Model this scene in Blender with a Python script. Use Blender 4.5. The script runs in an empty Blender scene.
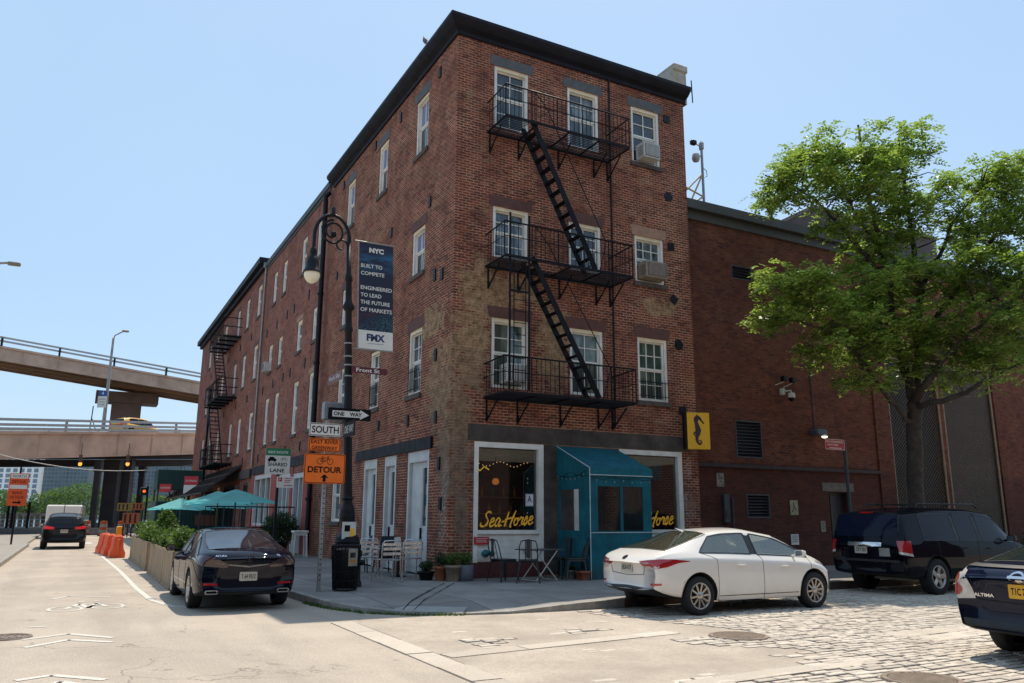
import bpy, bmesh, math, random
from mathutils import Vector, Matrix, noise as mnoise
from mathutils.bvhtree import BVHTree
rnd = random.Random(7)
SC = bpy.context.scene
COL = SC.collection
R = math.radians
# ------------------------------------------------------------ camera solution (metres; the corner of the brick building is the origin,
# X runs along its front, Y along its long side, Z up)
F = 800.; PI_ = R(12.35); RO = R(-.33); PS = R(28.17)
CAM = Vector((-8.0, -18.18, 1.6))
cp, sp = math.cos(PI_), math.sin(PI_)
fh = (math.sin(PS), math.cos(PS)); rt = (math.cos(PS), -math.sin(PS))
def ray(u, v):
    a = (u-512)/F; b = (341.5-v)/F
    c, s = math.cos(RO), math.sin(RO)
    a, b = a*c+b*s, -a*s+b*c
    h = cp-b*sp; z = sp+b*cp
    return Vector((rt[0]*a+fh[0]*h, rt[1]*a+fh[1]*h, z))
def G(u, v, z=0.):
    d = ray(u, v); return CAM+d*((z-CAM.z)/d.z)
def YP(u, v, y=0.):
    d = ray(u, v); p = CAM+d*((y-CAM.y)/d.y); return p.x, p.z
def XP(u, v, x=0.):
    d = ray(u, v); p = CAM+d*((x-CAM.x)/d.x); return p.y, p.z
def D(u, v, dist):
    r = ray(u, v); return CAM+r*(dist/(r.x*fh[0]+r.y*fh[1]))
def ground_at(u, dist):
    p = D(u, 517, dist); return Vector((p.x, p.y, 0))

# ------------------------------------------------------------ objects, names, tags
def tag(o, label=None, cat=None, group=None, kind=None):
    if label: o['label'] = label
    if cat: o['category'] = cat
    if group: o['group'] = group
    if kind: o['kind'] = kind
    return o
def thing(name, label, cat, loc=(0, 0, 0), rz=0., group=None):
    o = bpy.data.objects.new(name, None); COL.objects.link(o)
    o.empty_display_size = .2
    o.location = loc; o.rotation_euler = (0, 0, rz)
    return tag(o, label, cat, group)
def copy_tree(o, parent=None):
    c = o.copy(); COL.objects.link(c); c.parent = parent
    for ch in list(o.children): copy_tree(ch, c)
    return c
def dup(o, loc, rz, label=None, group=None):
    c = copy_tree(o); c.location = loc; c.rotation_euler = (0, 0, rz)
    return tag(c, label, None, group)

class MB:
    def __init__(s): s.v = []; s.f = []; s.m = []; s.sm = []
    def add(s, vs, fs, m=0, smooth=False):
        n = len(s.v); s.v += [tuple(v) for v in vs]
        for f in fs:
            s.f.append(tuple(n+i for i in f)); s.m.append(m); s.sm.append(smooth)
        return s
    def box(s, x0, x1, y0, y1, z0, z1, m=0):
        if x1 < x0: x0, x1 = x1, x0
        if y1 < y0: y0, y1 = y1, y0
        if z1 < z0: z0, z1 = z1, z0
        return s.add([(x0,y0,z0),(x1,y0,z0),(x1,y1,z0),(x0,y1,z0),(x0,y0,z1),(x1,y0,z1),(x1,y1,z1),(x0,y1,z1)],
            [(0,3,2,1),(4,5,6,7),(0,1,5,4),(1,2,6,5),(2,3,7,6),(3,0,4,7)], m)
    def bbox(s, x0, x1, y0, y1, z0, z1, b=.01, m=0):
        # box with chamfered edges (all twelve), via small 3-ring construction
        if x1 < x0: x0, x1 = x1, x0
        if y1 < y0: y0, y1 = y1, y0
        if z1 < z0: z0, z1 = z1, z0
        b = min(b, (x1-x0)/3, (y1-y0)/3, (z1-z0)/3)
        def ring(i, z): return [(x0+i+b,y0+i,z),(x1-i-b,y0+i,z),(x1-i,y0+i+b,z),(x1-i,y1-i-b,z),(x1-i-b,y1-i,z),(x0+i+b,y1-i,z),(x0+i,y1-i-b,z),(x0+i,y0+i+b,z)]
        rs = ring(b, z0)+ring(0, z0+b)+ring(0, z1-b)+ring(b, z1)
        fs = [tuple(range(7, -1, -1)), tuple(range(24, 32))]
        for k in range(3):
            for i in range(8):
                j = (i+1) % 8; fs.append((k*8+i, k*8+j, k*8+8+j, k*8+8+i))
        return s.add(rs, fs, m)
    def quad(s, a, b, c, d, m=0): return s.add([a, b, c, d], [(0,1,2,3)], m)
    def bar(s, a, b, w, h=None, m=0, up=(0,0,1)):
        a = Vector(a); b = Vector(b); h = h or w
        d = (b-a)
        if d.length < 1e-6: return s
        d.normalize(); up = Vector(up)
        if abs(d.dot(up)) > .99: up = Vector((1,0,0))
        sd = d.cross(up).normalized(); u = sd.cross(d)
        vs = []
        for p in (a, b):
            for i, j in ((-1,-1),(1,-1),(1,1),(-1,1)): vs.append(p+sd*(i*w/2)+u*(j*h/2))
        return s.add(vs, [(0,1,2,3),(7,6,5,4),(0,4,5,1),(1,5,6,2),(2,6,7,3),(3,7,4,0)], m)
    def tube(s, pts, r, n=8, m=0, caps=True):
        pts = [Vector(p) for p in pts]
        rs = r if isinstance(r, (list, tuple)) else [r]*len(pts)
        vs = []; prev = None
        for i, p in enumerate(pts):
            d = (pts[min(i+1, len(pts)-1)]-pts[max(i-1, 0)])
            if d.length < 1e-9: d = Vector((0,0,1))
            d.normalize()
            if prev is None:
                up = Vector((0,0,1)) if abs(d.z) < .9 else Vector((1,0,0))
                a = d.cross(up).normalized()
            else:
                a = (prev-d*prev.dot(d))
                a = a.normalized() if a.length > 1e-6 else d.cross(Vector((1,0,0))).normalized()
            prev = a; b = d.cross(a)
            for k in range(n):
                t = 2*math.pi*k/n; vs.append(p+(a*math.cos(t)+b*math.sin(t))*rs[i])
        fs = []
        for i in range(len(pts)-1):
            for k in range(n):
                j = (k+1) % n; fs.append((i*n+k, i*n+j, i*n+n+j, i*n+n+k))
        s.add(vs, fs, m, True)
        if caps:
            s.add(vs[:n], [tuple(range(n-1, -1, -1))], m); s.add(vs[-n:], [tuple(range(n))], m)
        return s
    def lathe(s, prof, c=(0,0,0), n=16, m=0, axis=(0,0,1), smooth=True, caps=True):
        ax = Vector(axis).normalized(); c = Vector(c)
        up = Vector((1,0,0)) if abs(ax.x) < .9 else Vector((0,1,0))
        a = ax.cross(up).normalized(); b = ax.cross(a)
        vs = []
        for r, z in prof:
            for k in range(n):
                t = 2*math.pi*k/n; vs.append(c+ax*z+(a*math.cos(t)+b*math.sin(t))*max(r, 1e-4))
        fs = []
        for i in range(len(prof)-1):
            for k in range(n):
                j = (k+1) % n; fs.append((i*n+k, i*n+j, i*n+n+j, i*n+n+k))
        s.add(vs, fs, m, smooth)
        if caps:
            if prof[0][0] > .002: s.add(vs[:n], [tuple(range(n-1, -1, -1))], m)
            if prof[-1][0] > .002: s.add(vs[-n:], [tuple(range(n))], m)
        return s
    def prism(s, poly, z0, z1, m=0):
        n = len(poly)
        vs = [(x, y, z0) for x, y in poly]+[(x, y, z1) for x, y in poly]
        fs = [tuple(range(n-1, -1, -1)), tuple(range(n, 2*n))]+[(i, (i+1) % n, n+(i+1) % n, n+i) for i in range(n)]
        return s.add(vs, fs, m)
    def frame_poly(s, O, U, V, poly, t, N, m=0):
        # a flat plate of outline poly (in U,V) from O, thickness t along N
        O, U, V, N = map(Vector, (O, U, V, N)); n = len(poly)
        vs = [O+U*a+V*b for a, b in poly]+[O+U*a+V*b+N*t for a, b in poly]
        fs = [tuple(range(n-1, -1, -1)), tuple(range(n, 2*n))]+[(i, (i+1) % n, n+(i+1) % n, n+i) for i in range(n)]
        return s.add(vs, fs, m)
    def text(s, txt, O, U, V, w=None, h=.1, m=0, align='C', bold=0.):
        vs, fs, W, H = text_mesh(txt, bold)
        if not vs: return s
        O, U, V = Vector(O), Vector(U), Vector(V)
        k = h/max(H, 1e-3); kx = (w/W) if w else k
        ox = {'C': -W/2, 'L': 0, 'R': -W}[align]
        return s.add([O+U*((x+ox)*kx)+V*(y*k) for x, y in vs], fs, m)
    def stroke(s, pts, ws, O, U, V, m=0):
        O, U, V = Vector(O), Vector(U), Vector(V)
        if not isinstance(ws, (list, tuple)): ws = [ws]*len(pts)
        for i in range(len(pts)-1):
            (x0, y0), (x1, y1) = pts[i], pts[i+1]
            dx, dy = x1-x0, y1-y0; L = math.hypot(dx, dy) or 1e-6; nx, ny = -dy/L, dx/L
            a, b = ws[i]/2, ws[i+1]/2
            ex, ey = dx/L*min(a, b)*.4, dy/L*min(a, b)*.4
            q = [(x0+nx*a-ex, y0+ny*a-ey), (x0-nx*a-ex, y0-ny*a-ey), (x1-nx*b+ex, y1-ny*b+ey), (x1+nx*b+ex, y1+ny*b+ey)]
            N = U.cross(V)*(.0004*(i % 3))
            s.add([O+U*x+V*y+N for x, y in q], [(0,1,2,3)], m)
        return s
    def build(s, name, mats, parent=None, smooth=None, loc=None):
        me = bpy.data.meshes.new(name)
        me.from_pydata(s.v, [], s.f)
        if not isinstance(mats, (list, tuple)): mats = [mats]
        for mt in mats: me.materials.append(mt)
        me.polygons.foreach_set('material_index', s.m)
        me.polygons.foreach_set('use_smooth', [bool(smooth)]*len(s.f) if smooth is not None else s.sm)
        me.update()
        o = bpy.data.objects.new(name, me); COL.objects.link(o)
        if parent is not None: o.parent = parent
        if loc is not None: o.location = loc
        return o
_tc = {}
def text_mesh(txt, bold=0.):
    key = (txt, bold)
    if key in _tc: return _tc[key]
    cu = bpy.data.curves.new('t', 'FONT'); cu.body = txt; cu.size = 1; cu.resolution_u = 3; cu.offset = bold
    ob = bpy.data.objects.new('t', cu); COL.objects.link(ob)
    bpy.context.view_layer.update()
    dg = bpy.context.evaluated_depsgraph_get()
    me = bpy.data.meshes.new_from_object(ob.evaluated_get(dg))
    vs = [(v.co.x, v.co.y) for v in me.vertices]; fs = [tuple(p.vertices) for p in me.polygons]
    bpy.data.objects.remove(ob); bpy.data.curves.remove(cu); bpy.data.meshes.remove(me)
    if vs:
        x0 = min(v[0] for v in vs); x1 = max(v[0] for v in vs); y0 = min(v[1] for v in vs); y1 = max(v[1] for v in vs)
        vs = [(x-x0, y-y0) for x, y in vs]
        _tc[key] = (vs, fs, x1-x0, y1-y0)
    else: _tc[key] = ([], [], 1, 1)
    return _tc[key]
def circle_pts(cx, cy, r, n=20, a0=0., a1=360.):
    return [(cx+r*math.cos(R(a0+(a1-a0)*i/n)), cy+r*math.sin(R(a0+(a1-a0)*i/n))) for i in range(n+1)]
def rrect(w, h, r, n=4):
    o = []
    for cx, cy, a in ((w/2-r, h/2-r, 0), (-w/2+r, h/2-r, 90), (-w/2+r, -h/2+r, 180), (w/2-r, -h/2+r, 270)):
        for i in range(n+1):
            t = R(a+90*i/n); o.append((cx+r*math.cos(t), cy+r*math.sin(t)))
    return o

# ------------------------------------------------------------ materials
class NT:
    def __init__(s, name):
        s.m = bpy.data.materials.new(name); s.m.use_nodes = True; s.t = s.m.node_tree; s.n = s.t.nodes; s.l = s.t.links
        s.b = s.n['Principled BSDF']
    def new(s, k, **kw):
        n = s.n.new(k)
        for a, v in kw.items(): setattr(n, a, v)
        return n
    def set(s, inp, v):
        if hasattr(v, 'is_linked') or hasattr(v, 'links'): s.l.new(v, inp)
        else: inp.default_value = v
    def math(s, op, a, b=None, c=None, clamp=False):
        n = s.new('ShaderNodeMath', operation=op); n.use_clamp = clamp
        s.set(n.inputs[0], a)
        if b is not None: s.set(n.inputs[1], b)
        if c is not None: s.set(n.inputs[2], c)
        return n.outputs[0]
    def mix(s, f, a, b, blend='MIX'):
        n = s.new('ShaderNodeMix', data_type='RGBA', blend_type=blend)
        s.set(n.inputs[0], f); s.set(n.inputs[6], a); s.set(n.inputs[7], b)
        return n.outputs[2]
    def noise(s, vec, scale, detail=3, rough=.55, dist=0.):
        n = s.new('ShaderNodeTexNoise'); s.l.new(vec, n.inputs['Vector'])
        n.inputs['Scale'].default_value = scale; n.inputs['Detail'].default_value = detail
        n.inputs['Roughness'].default_value = rough; n.inputs['Distortion'].default_value = dist
        return n.outputs[0]
    def ramp(s, f, lo, hi, a=0., b=1.):
        n = s.new('ShaderNodeMapRange'); n.clamp = True
        s.set(n.inputs[0], f); n.inputs[1].default_value = lo; n.inputs[2].default_value = hi
        n.inputs[3].default_value = a; n.inputs[4].default_value = b
        return n.outputs[0]
    def obj(s): return s.new('ShaderNodeTexCoord').outputs['Object']
    def scalev(s, vec, sc):
        n = s.new('ShaderNodeVectorMath', operation='MULTIPLY'); s.l.new(vec, n.inputs[0]); n.inputs[1].default_value = sc
        return n.outputs[0]
    def bump(s, h, strength=.3, dist=.02):
        n = s.new('ShaderNodeBump'); n.inputs['Strength'].default_value = strength; n.inputs['Distance'].default_value = dist
        s.l.new(h, n.inputs['Height']); s.l.new(n.outputs[0], s.b.inputs['Normal'])
def c4(c, k=1.): return (min(c[0]*k, 1), min(c[1]*k, 1), min(c[2]*k, 1), 1)
def hexc(r, g, b):
    f = lambda x: ((x/255+.055)/1.055)**2.4 if x > 10 else x/255/12.92
    return (f(r), f(g), f(b))
def M(name, col, rough=.6, metal=0., var=.15, scale=6., bump=0., spec=.5, coat=0., emit=0., fine=0., dirt=0.):
    t = NT(name); v = t.obj()
    n1 = t.noise(v, scale, 4)
    c = t.mix(t.ramp(n1, .3, .7), c4(col, 1-var), c4(col, 1+var))
    if fine: c = t.mix(t.ramp(t.noise(v, scale*12, 2), .35, .65, 0, fine), c, c4(col, .45))
    if dirt: c = t.mix(t.ramp(t.noise(v, scale*.35, 5, .65, .5), .5, .72, 0, dirt), c, c4((col[0]*.35+.01, col[1]*.33+.008, col[2]*.3+.006)))
    t.l.new(c, t.b.inputs['Base Color'])
    t.set(t.b.inputs['Roughness'], t.ramp(t.noise(v, scale*2.3, 3), .3, .7, max(rough-.08, .02), min(rough+.08, 1)))
    t.b.inputs['Metallic'].default_value = metal
    t.b.inputs['Specular IOR Level'].default_value = spec
    if coat: t.b.inputs['Coat Weight'].default_value = coat; t.b.inputs['Coat Roughness'].default_value = .03
    if emit: t.b.inputs['Emission Color'].default_value = c4(col); t.b.inputs['Emission Strength'].default_value = emit
    if bump: t.bump(t.noise(v, scale*6, 3), bump, .01)
    return t.m
def brick(name, c1, c2, mortar, patches=(), low=0., patch_col=(.3, .22, .15), dark=.35, streak=.3, sandy=0., gl=()):
    t = NT(name); v = t.obj()
    sx = t.new('ShaderNodeSeparateXYZ'); t.l.new(v, sx.inputs[0])
    u = t.math('SUBTRACT', sx.outputs[0], sx.outputs[1]); z = sx.outputs[2]
    cb = t.new('ShaderNodeCombineXYZ'); t.l.new(u, cb.inputs[0]); t.l.new(z, cb.inputs[1])
    uv = cb.outputs[0]
    # slightly wandering courses
    wn = t.noise(uv, .9, 2); w2 = t.math('MULTIPLY_ADD', wn, .03, -.015)
    z2 = t.math('ADD', z, w2)
    cb2 = t.new('ShaderNodeCombineXYZ'); t.l.new(u, cb2.inputs[0]); t.l.new(z2, cb2.inputs[1])
    b = t.new('ShaderNodeTexBrick'); t.l.new(cb2.outputs[0], b.inputs['Vector'])
    b.offset = .5; b.inputs['Scale'].default_value = 1.
    b.inputs['Brick Width'].default_value = .215; b.inputs['Row Height'].default_value = .075
    b.inputs['Mortar Size'].default_value = .012; b.inputs['Mortar Smooth'].default_value = .25
    b.inputs['Bias'].default_value = -.1
    nb = t.noise(uv, 2.2, 5, .65)
    cc1 = t.mix(t.ramp(nb, .35, .65), c4(c1, 1-dark), c4(c1, 1.15))
    nb2 = t.noise(uv, 4.5, 4, .6)
    cc2 = t.mix(t.ramp(nb2, .38, .62), c4(c2, .7), c4(c2, 1.2))
    mo = t.mix(t.ramp(t.noise(uv, 1.3, 4, .6), .35, .62), c4(mortar, .5), c4(mortar, 1.15))
    t.l.new(cc1, b.inputs['Color1']); t.l.new(cc2, b.inputs['Color2']); t.l.new(mo, b.inputs['Mortar'])
    col = b.outputs['Color']
    # odd burnt bricks at brick scale
    vr = t.new('ShaderNodeTexVoronoi'); t.l.new(t.scalev(uv, (4.65, 13.3, 1)), vr.inputs['Vector']); vr.inputs['Scale'].default_value = 1.
    sv = t.new('ShaderNodeSeparateXYZ'); t.l.new(vr.outputs['Color'], sv.inputs[0])
    col = t.mix(t.ramp(sv.outputs[0], .78, .95, 0, .55), col, c4((.035, .02, .022)))
    col = t.mix(t.ramp(sv.outputs[1], .86, .98, 0, .35), col, c4((mortar[0]*1.1, mortar[1]*.9, mortar[2]*.8)))
    st = t.noise(t.scalev(uv, (1.1, .16, 1)), 1.6, 5, .65)
    col = t.mix(t.ramp(st, .5, .75, 0, streak), col, c4((.05, .03, .03)))
    big = t.noise(uv, .35, 4, .6)
    col = t.mix(t.ramp(big, .35, .68, 0, .4), col, c4((c1[0]*.5, c1[1]*.55, c1[2]*.7)))
    if sandy:
        sn = t.noise(t.scalev(uv, (.8, 1.1, 1)), 1.1, 7, .72, .4)
        col = t.mix(t.ramp(sn, .56, .66, 0, sandy), col, c4(patch_col, .85))
    bw = b.outputs['Fac']
    mask = None
    pn = t.math('ADD', t.math('MULTIPLY_ADD', t.noise(t.scalev(uv, (1, 1.3, 1)), 1.9, 6, .7, .3), 6., -3.), t.math('MULTIPLY_ADD', t.noise(t.scalev(uv, (1, 1.8, 1)), 8., 4, .7), 5., -2.5))
    for (cu_, cz_, ru, rz_) in patches:
        a = t.math('DIVIDE', t.math('SUBTRACT', u, cu_), ru); q = t.math('DIVIDE', t.math('SUBTRACT', z, cz_), rz_)
        r2 = t.math('ADD', t.math('MULTIPLY', a, a), t.math('MULTIPLY', q, q))
        mk = t.ramp(t.math('ADD', r2, pn), 1.0, .8)
        mask = mk if mask is None else t.math('MAXIMUM', mask, mk)
    if mask is not None:
        pc = t.mix(t.ramp(t.noise(uv, 4.5, 8, .78), .36, .6), c4(patch_col, .3), c4(patch_col, 1.25))
        pc = t.mix(t.ramp(t.noise(uv, 17, 4, .8), .5, .66, 0, .5), pc, c4(patch_col, .25))
        pc = t.mix(t.ramp(z, 3.0, 6.0, .55, 0.), pc, c4((.10, .09, .085)))
        col = t.mix(t.math('MULTIPLY', mask, t.ramp(b.outputs['Fac'], 0., 1., .72, .95)), col, pc)
        bw = t.math('MULTIPLY', bw, t.math('SUBTRACT', 1., mask))
    if gl:   # whitish scrawl rubbed on the brick
        gm = None
        for (cu_, cz_, ru, rz_) in gl:
            a = t.math('DIVIDE', t.math('SUBTRACT', u, cu_), ru); q = t.math('DIVIDE', t.math('SUBTRACT', z, cz_), rz_)
            r2 = t.math('ADD', t.math('MULTIPLY', a, a), t.math('MULTIPLY', q, q))
            mk = t.ramp(r2, 1., .6); gm = mk if gm is None else t.math('MAXIMUM', gm, mk)
        ln = t.math('ABSOLUTE', t.math('SUBTRACT', t.noise(t.scalev(uv, (1.6, 1, 1)), 5.5, 1, .5, 2.2), .5))
        gg = t.math('MULTIPLY', gm, t.ramp(ln, .035, .012))
        col = t.mix(t.math('MULTIPLY', gg, .75), col, (.5, .47, .47, 1))
    if low: col = t.mix(t.ramp(t.math('ADD', z, t.math('MULTIPLY', t.noise(uv, .8, 4), .5)), 3.55, 3.3, 0, low), col, c4((.055, .022, .02)))
    t.l.new(col, t.b.inputs['Base Color'])
    t.b.inputs['Roughness'].default_value = .9; t.b.inputs['Specular IOR Level'].default_value = .25
    hgt = t.math('SUBTRACT', t.math('MULTIPLY', t.noise(uv, 30, 3), .35), bw)
    t.bump(hgt, .55, .012)
    return t.m
def glass(name, tint=(.02, .03, .04), rough=.03, trans=0., curtains=None, k=1., spec=.8):
    t = NT(name); v = t.obj()
    col = c4(tint)
    if curtains:
        sx = t.new('ShaderNodeSeparateXYZ'); t.l.new(v, sx.inputs[0])
        u = t.math('SUBTRACT', sx.outputs[0], sx.outputs[1])
        cb = t.new('ShaderNodeCombineXYZ'); t.l.new(u, cb.inputs[0]); t.l.new(t.math('MULTIPLY', sx.outputs[2], .12), cb.inputs[1])
        n = t.noise(cb.outputs[0], 7*k, 4, .6, .3); n2 = t.noise(v, 1.4, 2)
        f = t.math('MULTIPLY', t.ramp(n, .42, .6), t.ramp(n2, .4, .55, .15, 1.))
        col = t.mix(f, c4(tint), c4(curtains))
        t.l.new(col, t.b.inputs['Base Color'])
    else:
        t.b.inputs['Base Color'].default_value = col
    t.b.inputs['Roughness'].default_value = rough
    t.b.inputs['Specular IOR Level'].default_value = .15 if 'suv' in name else spec
    if 'car' not in name and 'suv' not in name: t.bump(t.noise(v, 2.5, 2), .08, .01)
    if trans:
        tr = t.new('ShaderNodeBsdfTransparent'); tr.inputs[0].default_value = (.85, .9, .88, 1)
        gs = t.new('ShaderNodeBsdfGlossy'); gs.inputs['Roughness'].default_value = rough
        fr = t.new('ShaderNodeFresnel'); fr.inputs[0].default_value = 1.6
        m0 = t.new('ShaderNodeMixShader'); m0.inputs[0].default_value = trans
        mx = t.new('ShaderNodeMixShader'); t.l.new(t.math('MULTIPLY_ADD', fr.outputs[0], .9, .10), mx.inputs[0])
        out = t.n['Material Output']
        t.l.new(t.b.outputs[0], m0.inputs[1]); t.l.new(tr.outputs[0], m0.inputs[2]); t.l.new(m0.outputs[0], mx.inputs[1]); t.l.new(gs.outputs[0], mx.inputs[2]); t.l.new(mx.outputs[0], out.inputs[0])
    return t.m

m_black = M('black_paint', (.005, .005, .008), .5, var=.3, bump=.15, spec=.3)
m_iron = M('black_iron', (.006, .006, .009), .6, var=.4, scale=3, bump=.3, spec=.2)
m_cornice = M('cornice_paint', (.008, .008, .014), .6, var=.35, scale=2, bump=.2, spec=.25)
m_white = M('old_white_paint', (.80, .77, .70), .55, var=.12, scale=3, dirt=.25, bump=.1)
m_cream = M('cream_paint', (.80, .68, .46), .6, var=.12, scale=3, dirt=.2)
m_stone_g = M('grey_lintel_stone', (.105, .11, .115), .85, var=.2, scale=5, bump=.4)
m_stone_b = M('brown_lintel_stone', (.12, .055, .045), .85, var=.2, scale=5, bump=.4)
m_stone_t = M('tan_lintel_stone', (.36, .21, .14), .85, var=.2, scale=5, bump=.4)
m_sill = M('dark_sill_stone', (.09, .07, .06), .85, var=.3, scale=6, bump=.4)
m_conc = M('pale_concrete', (.36, .34, .3), .85, var=.15, scale=2, bump=.2, dirt=.2)
m_alu = M('brushed_aluminium', (.62, .62, .62), .28, metal=1., var=.08)
m_galv = M('galvanised_steel', (.33, .33, .31), .55, metal=.5, var=.2, scale=5, dirt=.3)
m_rust = M('rusty_brown_steel', (.1, .06, .045), .8, var=.35, scale=6, bump=.3)
m_dkwood = M('dark_wood', (.045, .035, .03), .7, var=.4, scale=4, bump=.3)
def canvas(name, c):
    t = NT(name); v = t.obj(); sx = t.new('ShaderNodeSeparateXYZ'); t.l.new(v, sx.inputs[0])
    col = t.mix(t.ramp(t.noise(v, 1.4, 5, .65), .35, .65), c4(c, .72), c4(c, 1.22))
    col = t.mix(t.ramp(t.noise(t.scalev(v, (4, 4, .5)), 2., 4, .6), .52, .7, 0, .35), col, c4((c[0]+.03, c[1]*1.15+.01, c[2]*1.1+.01)))
    col = t.mix(t.ramp(t.math('ADD', sx.outputs[2], t.math('MULTIPLY', t.noise(v, 5, 5, .7), .5)), .62, .2, 0, .6), col, c4((.05, .06, .055)))
    col = t.mix(t.ramp(t.noise(v, 16, 3, .6), .66, .72, 0, .4), col, c4((.1, .16, .16)))
    u_ = t.math('ADD', sx.outputs[0], sx.outputs[1])
    sm = t.math('ABSOLUTE', t.math('SUBTRACT', t.math('FRACT', t.math('DIVIDE', u_, .62)), .5))
    sl_ = t.ramp(sm, .018, .006)
    col = t.mix(t.math('MULTIPLY', sl_, .5), col, c4(c, .4))
    t.l.new(col, t.b.inputs['Base Color']); t.b.inputs['Roughness'].default_value = .7; t.b.inputs['Specular IOR Level'].default_value = .3
    t.bump(t.math('ADD', t.noise(t.scalev(v, (1, 1, .45)), 3.2, 3, .5, .8), t.math('MULTIPLY', sl_, .06)), .9, .05)
    return t.m
m_teal = canvas('teal_awning_canvas', (.005, .115, .15))
m_red = M('red_painted_brick', (.33, .06, .045), .75, var=.2, scale=3, bump=.3, dirt=.3)
m_glass_d = glass('window_glass_dark', (.012, .018, .028), curtains=(.06, .075, .09))
m_glass_c = glass('window_glass_curtains', (.02, .028, .035), curtains=(.2, .24, .26))
m_glass_g = glass('window_glass_green', (.05, .07, .06), curtains=(.17, .2, .15), k=.6)
m_skytint = glass('sky_tinted_glass', (.16, .2, .38), .05)  # bright sky reflection put into the blue tint
m_glass_t = glass('clear_shop_glass', (.0, .0, .0), trans=.8)
m_rubber = M('tyre_rubber', (.012, .012, .013), .85, var=.2, scale=20, bump=.2)
m_bulb = M('warm_bulb', (1., .6, .28), .4, emit=.9)
m_orange = M('orange_sheeting', (.9, .17, .012), .45, var=.05)
m_signwhite = M('sign_white', (.72, .7, .64), .5, var=.05, scale=4)
m_signblack = M('sign_black', (.006, .006, .008), .6, var=.1, spec=.15)
m_signback = M('sign_back_grey', (.3, .31, .32), .5, metal=.4, var=.15)
m_red_sign = M('red_sign', (.5, .018, .025), .5, var=.06)
m_terra = M('terracotta', (.33, .1, .05), .85, var=.2, scale=8, bump=.2)
m_darkhole = M('dark_interior', (.01, .009, .011), .9, var=.3)
def leafmat(name, c, c2, trans=.35, rough=.5):
    t = NT(name)
    v = t.obj()
    n = t.noise(v, 1.3, 4); n2 = t.new('ShaderNodeNewGeometry').outputs['Random Per Island']
    col = t.mix(t.math('MULTIPLY_ADD', n2, .75, t.math('MULTIPLY_ADD', n, 1., -.38), clamp=True), c4(c), c4(c2))
    t.l.new(col, t.b.inputs['Base Color']); t.b.inputs['Roughness'].default_value = rough
    t.b.inputs['Specular IOR Level'].default_value = .35
    tl = t.new('ShaderNodeBsdfTranslucent'); t.l.new(t.mix(.5, col, (.25, .42, .03, 1)), tl.inputs[0])
    mx = t.new('ShaderNodeMixShader'); mx.inputs[0].default_value = trans
    t.l.new(t.b.outputs[0], mx.inputs[1]); t.l.new(tl.outputs[0], mx.inputs[2]); t.l.new(mx.outputs[0], t.n['Material Output'].inputs[0])
    return t.m
def canvas_translucent(name, c, f=.35):
    t = NT(name); v = t.obj(); col = t.mix(t.ramp(t.noise(v, 2, 3), .3, .7), c4(c, .9), c4(c, 1.05))
    t.l.new(col, t.b.inputs['Base Color']); t.b.inputs['Roughness'].default_value = .9; t.b.inputs['Specular IOR Level'].default_value = .1
    tl = t.new('ShaderNodeBsdfTranslucent'); t.l.new(col, tl.inputs[0]); mx = t.new('ShaderNodeMixShader'); mx.inputs[0].default_value = f
    t.l.new(t.b.outputs[0], mx.inputs[1]); t.l.new(tl.outputs[0], mx.inputs[2]); t.l.new(mx.outputs[0], t.n['Material Output'].inputs[0]); return t.m
m_tealtop = canvas_translucent('teal_parasol_canvas', (.34, .92, .93), .72)
m_leaf = leafmat('tree_leaf', (.06, .125, .028), (.44, .52, .13), .5, .33)
m_leaf2 = leafmat('shrub_leaf', (.03, .075, .014), (.1, .17, .04), .3)
m_leafdk = leafmat('dark_shrub_leaf', (.012, .035, .012), (.03, .07, .025), .2)
m_leaffar = leafmat('far_tree_leaf', (.055, .1, .045), (.12, .18, .08), .3, .8)
m_bark = M('bark', (.05, .038, .03), .9, var=.35, scale=5, bump=.8)

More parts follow.
